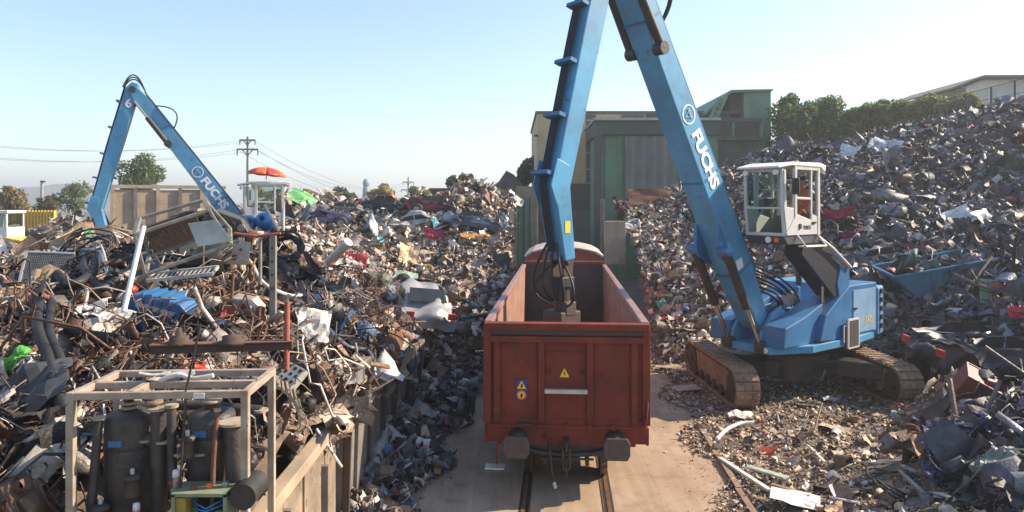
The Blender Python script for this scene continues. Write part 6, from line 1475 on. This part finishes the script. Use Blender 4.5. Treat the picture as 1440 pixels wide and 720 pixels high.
# wire tangles: loose springy balls of wire
def tangle(label, px, py, R, n, mm, seed, H=HL, squash=.7, rr=.006, group='tangles of wire on the right flank of the left heap'):
    r = random.Random(seed); p = hit(px, py, H, R*.35); pts = []
    d = Vector((r.gauss(0,1), r.gauss(0,1), r.gauss(0,1))).normalized(); q = Vector((0,0,0)); ax = Vector((r.gauss(0,1),r.gauss(0,1),r.gauss(0,1))).normalized()
    for i in range(n):
        if i % 14 == 0: ax = Vector((r.gauss(0,1),r.gauss(0,1),r.gauss(0,1))).normalized(); w = r.uniform(.25,.9)
        d = (Matrix.Rotation(w*.6, 3, ax) @ d); q = q + d*R*.16
        if q.length > R: d = (d - q.normalized()*.7).normalized()
        pts.append(Vector((q.x, q.y, q.z*squash)))
    m = MB(); m.tube(pts, rr, 4, caps=False); return solo(m, 'wire_tangle', mm, label, 'wire tangle', p, group=group)
WR_ = mat('wire_rust',(.22,.12,.07),.8,.2,dirt=(.12,.07,.05),amt=.4,scale=8,bump=0); WG = mat('wire_grey',(.4,.38,.34),.6,.3,scale=8,bump=0)
tangle('large brown ball of rusty wire on the right flank of the near heap', 505, 420, .85, 900, WR_, 1, rr=.008)
tangle('grey springy tangle of wire below the brown ball', 480, 450, .6, 600, WG, 2)
tangle('sheer grey wire netting bulging towards the silver car', 548, 425, .6, 700, WG, 3, rr=.005)
tangle('copper coloured wire nest below the springy grey tangle', 500, 470, .55, 600, mat('wire_copper',(.4,.2,.11),.6,.3,bump=0), 4)
tangle('loose pale wire strands over the grey punched plate', 330, 380, .5, 350, WG, 5, rr=.007)
tangle('dark brown wire hanging over the far bin wall', 545, 470, .5, 520, WR_, 6)
tangle('rusty wire curls on top of the rusty beam', 385, 500, .4, 420, WR_, 7)
tangle('yellowish wire nest at the left beside the mesh panel', 30, 445, .3, 260, mat('wire_yellow',(.5,.38,.12),.7,0,bump=0), 8)
# cars in the middle heap
paints = {k: mat('car_'+k, c, .35, .2, dirt=tuple(x*.6 for x in c), amt=.4, scale=2.5, bump=.1) for k, c in dict(silver=(.36,.36,.35), white=(.5,.49,.46), purple=(.07,.06,.13), black=(.03,.03,.033), blue=(.06,.09,.14), maroon=(.12,.03,.03), grey=(.17,.17,.17)).items()}
gc = 'crushed cars in the heaps'
def carpx(label, px, py, H, paint, yaw, tilt=(0,0), sc=1., crush=.04, seed=0, Y=None, lift=-.2, **k):
    p = P(px, py, Y) if Y else hit(px, py, H, lift); sc2 = sc*(.72 if H is HL and Y is None and py < 400 else 1.0); p.z -= .35 if H is HL and py < 400 else .25; return car(label, p, (tilt[0], tilt[1], yaw), paints[paint], sc2, crush*1.7, seed, group=gc, **k)
carpx('silver car with torn open boot sticking out beyond the wire netting', 584, 448, HL, 'silver', 1.9, (.12,-.12), .92, .035, 1, lift=.15)
carpx('purple car tilted on the crest of the middle heap', 452, 318, HL, 'purple', .35, (.1,-.25), .95, .05, 2, lift=.1)
carpx('small white car facing the camera in the middle heap', 522, 322, HL, 'white', -.9, (.0,.1), .9, .09, 3, lift=.0)
carpx('long white car lying across the middle heap', 590, 316, HL, 'white', .2, (.15,-.12), 1.0, .10, 4, lift=.0, zs=.8)
carpx('crushed black car on top of the middle heap', 545, 296, HL, 'black', .1, (.1,.05), 1., .09, 5, lift=.1, zs=.6)
carpx('crushed dark maroon car right of the black one', 612, 296, HL, 'maroon', .15, (.0,.05), 1., .09, 6, lift=.1, zs=.6)
carpx('crushed dark blue car under the scrap peak', 668, 318, HL, 'blue', .1, (.0,.1), 1., .09, 7, lift=.1, zs=.6)
carpx('grey crushed car stacked under the black one', 490, 300, HL, 'grey', .2, (.0,.05), .95, .09, 8, lift=.0, zs=.6)
# other single pieces of the middle heap
path_tube('pipe', 'wide pale steel pipe pointing up out of the middle heap', 'pipe', [(462,370),(490,340)], .13, GALV, Y=[19,18.6], n=16)
sheet('ivory coloured funnel shaped sheet in the middle heap', 572, 374, .9, .9, mat('ivory',(.6,.46,.28),.6,0,scale=4), HL, (1.1,.2,.5), .12, .4, 20, fold=.6)
sheet('dark red car bonnet below the purple car', 492, 374, 1.2, .8, mat('bonnet_red',(.3,.02,.03),.35,0,scale=3), HL, (.6,.2,.3), .1, .2, 21)
sheet('bright red panel in the middle heap', 612, 337, 1.0, .6, mat('panel_red',(.5,.03,.06),.45,0,scale=3), HL, (.8,.1,.2), .1, .3, 22)
sheet('teal sheet beside the bright red panel', 620, 324, 1.0, .7, mat('panel_teal',(.1,.35,.4),.45,0,scale=3), HL, (.8,.1,.6), .1, .3, 23)
sheet('light green lid on the crest behind the distant white cab', 430, 292, 1.8, 1.2, mat('lid_green',(.14,.42,.14),.5,0,scale=3), HL, (.5,.5,.2), .15, .4, 24)
sheet('orange strip of sheet on the right part of the middle heap', 668, 342, 1.4, .4, mat('strip_orange',(.6,.28,.06),.5,0,scale=3), HL, (.5,.1,.2), .1, .3, 25)
sheet('round pale green dish lying in front of the silver car', 570, 402, .9, .9, mat('dish_green',(.35,.48,.42),.5,0,scale=3), HL, (.7,.1,.1), .05, .2, 26)
p = hit(602, 386, HL, .2); t = thing('bucket', 'small yellow bucket in the middle heap', 'bucket', p, (.9,.3,0)); MB().lathe([(0,-.15),(.13,-.15),(.17,.15),(.155,.15),(.12,-.13)], 16).build('shell', YELL, t); MB().tube([(.17*math.cos(k/8*math.pi), 0, .15+.16*math.sin(k/8*math.pi)) for k in range(9)], .008, 5).build('handle', STEEL, t)
# rusty skip between heap and wagon
def skip(label, p, rz_, L, W, H_, mm, tilt=(0,0), rim=None):
    t = thing('skip', label, 'skip', p, (tilt[0], tilt[1], rz_)); a_ = .25*L
    o_ = [(-L/2,H_),(-L/2+a_,0),(L/2-a_,0),(L/2,H_)]
    for s in (-1,1): m = MB(); m.prism([(-L/2,H_),(-L/2+a_,0),(L/2-a_,0),(L/2,H_)], s*W/2, s*(W/2-.04), 'xz'); m.build('side_wall', mm, t)
    for s in (-1,1): m = MB(); m.add([(s*(L/2-a_),-W/2,0),(s*(L/2-a_),W/2,0),(s*L/2,W/2,H_),(s*L/2,-W/2,H_)], [(0,1,2,3)]); m.build('end_wall', mm, t, solid=.04)
    MB().b2((-L/2+a_,-W/2,0),(L/2-a_,W/2,.04)).build('floor', mm, t)
    for s in (-1,1):
        MB().bar((-L/2,s*W/2,H_),(L/2,s*W/2,H_),.09,.07).build('rim', rim or mm, t)
        MB().bar((s*L/2,-W/2,H_),(s*L/2,W/2,H_),.09,.07).build('rim', rim or mm, t)
        for x in (-L*.18,0,L*.18): MB().bar((x,s*(W/2+.03),.03),(x,s*(W/2+.03),H_),.06,.05).build('stiffener', rim or mm, t)
    return t
skip('low rusty skip standing between the left heap and the red wagon', P(652, 462, 25.5)+Vector((0,0,-.2)), .05, 2.1, 1.3, .8, RUST)
BS = mat('skip_blue',(.05,.15,.23),.5,.0,dirt=(.03,.12,.2),amt=.4,scale=1.5,spots=(.16,.07,.04),spot_amt=.42,bump=.15)
p = P(1325, 416, 24.0); skip('battered blue skip with rust streaks half buried in the right mountain', p, -.12, 3.5, 1.8, 1.2, BS, (.12,-.2), BS)
scrap('skip_load', 700, lambda n: np.stack([RNG.uniform(13.2, 16.6, n), RNG.uniform(23.2, 24.9, n)], -1), lambda x, y: 3.05 + (x-14.8)*.22 + .25*np.sin(x*3)*np.cos(y*4), PAL_DARK, BIGMIX, .15, .6, 'mixed scrap heaped in the battered blue skip', lift=.5, mname='scrap_dark')
# rubbish strip
p = hit(607, 602, HS, .12); tyre('worn tyre lying on the rubbish strip near the road', p, (.25,.1,0), .3)
tyre('tyre half buried at the foot of the middle heap', hit(632, 470, HS, .1), (.9,.2,0), .32)
tyre('black tyre on the gravel right of the wagon', P(965, 536, 21.2)+Vector((0,0,.02)), (.1,0,0), .3)
tyre('tyre in the dark scrap right of the upper machine body', hit(1240, 420, HR, .15), (.9,.3,0), .33)
p = hit(543, 646, HS, .14); t = thing('ball', 'faded blue ball lying at the foot of the bin wall', 'ball', p); MB().lathe([(.15*math.sin(k/12*math.pi)+1e-4, -.15*math.cos(k/12*math.pi)) for k in range(13)], 20).build('shell', mat('ball_blue',(.05,.13,.25),.5,0,scale=6), t)
ba = hit(556, 575, HS, .2); bb = hit(524, 668, HS, .15); L = ba.copy(); m = MB(); n = 16
m.tube([ba.lerp(bb, k/n)-L+Vector((.03*math.sin(k*1.3),0,.03*math.sin(k*2.1))) for k in range(n+1)], [.13+.03*math.sin(k*2.3)+.02*math.sin(k*5) for k in range(n+1)], 12); solo(m, 'wrapped_bundle', mat('wrap_grey',(.33,.31,.28),.5,0,dirt=(.12,.1,.09),amt=.45,scale=9,bump=.5), 'long wrinkled plastic wrapped bundle leaning on the bin wall', 'bundle', L)
for (px, py, w, h, c, lab, sd) in [(605,655,.4,.28,(.62,.52,.6),'pale pink bag at the edge of the road',31),(560,668,.5,.4,(.7,.7,.7),'white plastic sheet with a yellow spot near the road',32),(545,690,.5,.35,(.3,.42,.4),'greenish sheet at the lower edge of the rubbish strip',33),
    (520,655,.45,.4,(.55,.55,.55),'grey crumpled foil beside the blue ball',34),(600,560,.5,.35,(.16,.16,.15),'dark dented pan lid above the worn tyre',35),(575,545,.5,.3,(.48,.47,.44),'pale plate beside the dark pan lid',36),(625,520,.4,.3,(.66,.66,.66),'small white sheet next to the road margin',37),
    (640,500,.7,.4,(.3,.3,.32),'grey sheet behind the small white sheet',38),(590,500,.6,.4,(.5,.5,.52),'light grey foil beside the far bin wall',39)]:
    sheet(lab, px, py, w, h, mat('bit_%d' % sd if False else 'sheet_tone_'+str(sd), c, .55, 0, scale=5, bump=.2), HS, (.2,.15*(sd % 3-1),sd*.7), .07, .1, sd)
def cone(n, r0, r1, h): return MB().lathe([(r0,0),(r1,h)], n)

# --- right side
sheet('rusty brown box section lying on top of the right light scrap', 915, 290, 2.6, 1.0, RUST, HR, (1.2,0,.1), .05, .5, 41, name='rusty_plate', cat='metal sheet', thick=.08)
sheet('rolled rusty sheet beside the brown box section', 868, 300, .9, .7, RUSTD, HR, (.9,.3,.4), .25, .4, 42, fold=.6)
sheet('grey plate sliding down the right light scrap', 895, 326, 1.6, .6, GALV, HR, (.5,.2,-.3), .05, .2, 43)
sheet('teal plastic bag on the slope right of the red wagon', 933, 441, .5, .6, mat('bag_teal',(.1,.38,.32),.5,0,scale=5), HR, (1.,.1,.3), .12, .2, 44, name='plastic_bag', cat='bag')
sheet('white plastic bag above the teal bag', 921, 398, .7, .5, SHEETW, HR, (.9,.1,.1), .12, .2, 45, name='plastic_bag', cat='bag')
sheet('pale board lying flat beside the left crawler', 965, 551, .75, .5, mat('board_grey',(.42,.36,.31),.8,0,scale=4), HR, (.02,-.05,.2), .012, .1, 46, name='board', cat='board', thick=.03)
sheet('scorched flat plate near the tyre right of the road', 940, 520, .8, .35, mat('plate_brown',(.35,.27,.2),.8,0,scale=4), HR, (.05,.05,.1), .04, .08, 47)
sheet('dented white sheet in front of the left crawler', 1042, 590, .65, .3, SHEETW, HR, (.15,.1,.4), .07, .1, 48)
sheet('black torn mat on the gravel in front of the slewing ring', 1135, 572, .7, .35, RUBBER, HR, (.1,.1,-.2), .06, .08, 49, name='mat', cat='mat')
sheet('pale rag lying right of the black torn mat', 1168, 566, .45, .2, mat('rag',(.4,.42,.45),.8,0), HR, (.1,.1,.4), .05, .08, 50, name='rag', cat='rag')
def plank(label, a_, b_, w, th, mm, H=HR, lift=.1, name='plank', cat='plank'):
    p, q = hit(*a_, H, lift), hit(*b_, H, lift); L = p.copy(); m = MB(); m.bar(Vector((0,0,0)), q-p, w, th, up=(0,0,1)); return solo(m, name, mm, label, cat, L, bevel=.006)
path_tube('curved_strip', 'white curved strip lying at the right margin of the road', 'strip', [(1008,624),(1022,610),(1040,602),(1060,600)], .045, WHITEP, HR, lift=.09)
plank('thin white bar lying along the right margin of the road', (1013,652), (1082,698), .09, .05, WHITEP)
plank('pale green and white board right of the thin white bar', (1052,664), (1106,680), .16, .04, mat('board_green',(.45,.52,.42),.6,0,scale=5))
plank('pale thin lath on the gravel pointing at the camera', (1136,632), (1160,658), .06, .03, SHEETW)
plank('worn brown batten right of the road near the lower edge', (1085,690), (1140,706), .1, .04, WOOD)
plank('white strip lying flat near the lower picture edge', (1170,708), (1208,717), .05, .03, WHITEP)
plank('grey square bar on the gravel near the brown bent sheet', (1265,672), (1300,704), .07, .05, STEEL)
path_tube('pipe', 'long pale pipe lying on the gravel below the right crawler', 'pipe', [(1283,588),(1310,598),(1370,606),(1400,604)], .045, SHEETW, HR, lift=.12)
path_tube('pipe', 'dark thin pipe crossing the gravel at the right', 'pipe', [(1232,640),(1262,622),(1300,640)], .03, RUSTD, HR, lift=.14)
sheet('white bright panel cut by the lower picture edge', 1118, 712, .8, .5, WHITEP, HR, (.1,.1,-.4), .03, .12, 51)
sheet('red strip of plastic in front of the right crawler', 1268, 576, .35, .12, REDP, HR, (.1,.1,-.3), .03, .1, 52)
# blue and white things round the skip
for k, (px, py, w, h, c, lab) in enumerate([(1345,318,1.2,.8,(.72,.74,.76),'white panel on top of the blue skip load'),(1385,322,1.0,.9,(.7,.72,.74),'bent white panel beside the flat one on the blue skip'),(1415,330,1.1,.7,(.75,.76,.77),'broad white foam sheet above the right end of the skip'),
    (1290,352,.9,.6,(.6,.62,.64),'pale sheet hanging over the left end of the skip'),(1262,330,.7,.6,(.5,.52,.54),'grey sheet left of the pale hanging sheet'),(1432,300,.9,.8,(.55,.2,.26),'pinkish red crumpled panel at the right border'),(1180,318,1.3,1.0,(.4,.03,.07),'red crumpled car panel right of the white cab'),(1200,345,1.0,.7,(.33,.03,.1),'dark pink bent panel below the red crumpled car panel'),
    (1190,328,.8,.8,(.05,.25,.22),'teal torn sheet between the red panels'),(1150,200,1.2,.7,(.5,.55,.58),'light sheet high on the right mountain near the hedge'),(1195,222,1.4,.8,(.62,.64,.66),'long white twisted sheet high on the right mountain'),
    (1245,215,1.5,1.0,(.5,.53,.56),'upright pale panel high on the right mountain'),(1250,395,.8,.6,(.45,.47,.47),'pale plate left below the blue skip'),(1215,405,.6,.8,(.36,.36,.36),'leaning grey plate behind the upper machine body')]):
    sheet(lab, px, py, w, h, mat('panel_tone_%d' % k, c, .5, 0, scale=3, bump=.15), HR, (.9-.1*(k % 3), .2*(k % 4-1.5), .5*k), .1, .3, 60+k, fold=.2)
carpx('silver car front crushed against the left end of the blue skip', 1228, 368, HR, 'grey', .25, (.1,-.1), .8, .10, 11, lift=-.15, zs=.7)
carpx('crushed black car under the leaning ladder in the shade', 1390, 520, HR, 'black', .12, (.1,.05), .95, .08, 12, lift=.1, zs=.6)
p = hit(1400, 424, HR, .25); t = thing('old_door', 'dull green door panel leaning in the dark scrap at the right', 'door', p, (1.15,.15,-.25)); MB().b2((-.42,-.4,-.02),(.42,.4,.02)).build('panel', mat('door_green',(.17,.28,.16),.6,0,dirt=(.1,.16,.1),amt=.3,scale=3), t, bevel=.01)
for k in range(3): MB().bar((-.4,-.28+.28*k,.03),(.4,-.28+.28*k,.03),.03).build('rib', GREEND, t)
p0, p1 = hit(1345, 445, HR, .35), hit(1395, 385, HR, .55); t = thing('ladder', 'grey wooden ladder leaning against the blue skip', 'ladder', p0); d = p1-p0; sd = Vector((.42,.0,.05))
for s in (0,1): MB().bar(sd*s, d+sd*s, .06, .04).build('stile', WOOD, t)
for k in range(5): MB().bar(d*((k+.5)/5), d*((k+.5)/5)+sd, .035).build('rung', WOOD, t)
t = thing('rusty_profile', 'short rusty U shaped steel profile standing on the gravel right of the crawler', 'steel profile', P(1300, 548, 19.0)); t.location.z = .25; t.rotation_euler = (0,0,-.15)
MB().b2((-.42,-.2,0),(-.2,.2,1.0)).build('upright', RUSTD, t); MB().b2((-.5,-.3,1.0),(.35,.35,1.06)).build('top_plate', RUST, t); MB().b2((-.2,-.1,0),(.5,.15,.12)).build('foot', RUSTD, t); MB().b2((-.19,.1,.12),(.2,.14,.99)).build('web', RUSTD, t)
sheet('long grey roof panel resting on the rusty profile', 1335, 487, 2.2, .6, STEEL, HR, (.15,.0,.1), .06, .45, 80)
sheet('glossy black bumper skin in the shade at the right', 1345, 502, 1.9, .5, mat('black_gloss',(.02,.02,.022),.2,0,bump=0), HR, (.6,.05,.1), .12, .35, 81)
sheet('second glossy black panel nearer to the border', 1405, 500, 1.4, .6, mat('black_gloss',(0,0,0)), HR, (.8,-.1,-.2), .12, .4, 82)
sheet('red tail lamp cover near the right border', 1430, 466, .45, .35, mat('lamp_red',(.55,.02,.03),.25,0,bump=0), HR, (1.1,.0,-.2), .05, .5, 83, name='lamp_cover', cat='lamp cover')
# red crate
p = hit(1388, 568, HR, .25); t = thing('red_crate', 'dark red plastic crate tipped over at the right border', 'crate', p, (.35,.5,-.35)); RC = mat('crate_red',(.22,.045,.045),.55,0,dirt=(.12,.03,.03),amt=.3,scale=4)
MB().b2((-.6,-.35,-.28),(.6,-.31,.28)).build('side', RC, t, bevel=.01); MB().b2((-.6,.31,-.28),(.6,.35,.28)).build('side', RC, t, bevel=.01); MB().b2((-.6,-.31,-.28),(-.56,.31,.28)).build('end', RC, t); MB().b2((.56,-.31,-.28),(.6,.31,.28)).build('end', RC, t); MB().b2((-.56,-.31,.22),(.56,.31,.26)).build('bottom', RC, t)
for k in range(7): MB().b2((-.52+.165*k,-.365,-.24),(-.47+.165*k,-.352,.24)).build('rib', RC, t)
for z in (-.27,.27): MB().b2((-.62,-.38,z-.03),(.62,-.352,z+.03)).build('rim', RC, t)
# tarpaulins
NV = mat('tarp_navy',(.02,.025,.07),.35,0,dirt=(.04,.045,.09),amt=.4,scale=3,bump=.3); TG = mat('tarp_greygreen',(.2,.25,.22),.5,0,scale=3,bump=.3)
sheet('shiny navy blue crumpled tarpaulin at the lower right', 1345, 640, 1.3, 1.0, NV, HR, (.5,.1,.3), .22, .2, 90, name='tarpaulin', cat='tarpaulin', n=22)
sheet('second navy tarpaulin hanging down beside the brown bent sheet', 1325, 680, .7, .7, NV, HR, (.9,.2,-.2), .18, .2, 91, name='tarpaulin', cat='tarpaulin', n=18)
sheet('grey green tarpaulin in the lower right corner', 1410, 685, .9, .6, TG, HR, (.4,-.1,.1), .14, .25, 92, name='tarpaulin', cat='tarpaulin', n=18)
sheet('dark blue plastic sheet between the red crate and the navy tarpaulin', 1400, 625, .9, .6, NV, HR, (.4,.2,.5), .16, .25, 93, name='plastic_sheet', cat='plastic sheet', n=16)
sheet('brown folded cardboard beside the navy tarpaulin', 1293, 655, .5, .55, mat('card_brown',(.34,.21,.12),.8,0,scale=5), HR, (1.0,.1,.4), .06, .25, 94, name='cardboard', cat='cardboard', fold=.5, thick=.012)
sheet('orange brown bent plate above the folded cardboard', 1290, 627, .5, .22, RUST, HR, (.6,.2,.1), .07, .3, 95)
p = hit(1220, 590, HR, .1)
coil('white cable curls on the gravel below the right crawler', 1345, 600, .3, 4, .014, SHEETW, 15, H=HR, tilt=(.3,0,0))
coil('loose black cable loop near the lower right edge', 1262, 690, .45, 3, .014, RUBBER, 16, H=HR, tilt=(.2,.1,0))

# --- yellow wheel loader far left
t = thing('loader', 'yellow wheel loader with a white cab at the left border', 'loader', P(6, 350, 36), (0,0,.1)); t.location.z = 2.2
m = MB(); m.prism([(-1.6,.6),(1.1,.6),(1.15,1.3),(.3,1.5),(-1.6,1.4)], -.8, .8, 'xz'); m.build('body', YELL, t, bevel=.04)
for (x, y) in ((-.5,-.7),(.5,-.7),(-.5,.7),(.5,.7)): MB().bar((x,y,1.4),(x,y,2.7),.09).build('cab_post', WHITEP, t)
MB().b2((-.6,-.8,2.65),(.62,.8,2.8)).build('cab_roof', WHITEP, t, bevel=.03); MB().b2((-.56,-.76,1.45),(.56,.76,1.95)).build('cab_base', WHITEP, t); MB().b2((-.44,-.73,1.95),(.44,-.71,2.62)).build('window', GLASS, t); MB().b2((.5,-.64,1.95),(.52,.64,2.62)).build('window', GLASS, t)
for x in (-1.0,.7):
    for s in (-1,1): MB(Matrix.Translation((x,s*.85,.5)) @ Matrix.Rotation(math.radians(90),4,'X')).lathe([(.0,-.15),(.3,-.16),(.55,-.18),(.6,-.1),(.6,.1),(.55,.18),(.3,.16),(0,.15)], 20).build('wheel', RUBBER, t)
m = MB(); m.bar((1.1,-.5,1.2),(2.2,-.5,.4),.15); m.build('lift_arm', YELL, t); m = MB(); m.prism([(2.1,.2),(2.9,.1),(2.5,.3),(2.2,.9)], -.9, .9, 'xz'); m.build('bucket', RUSTD, t)
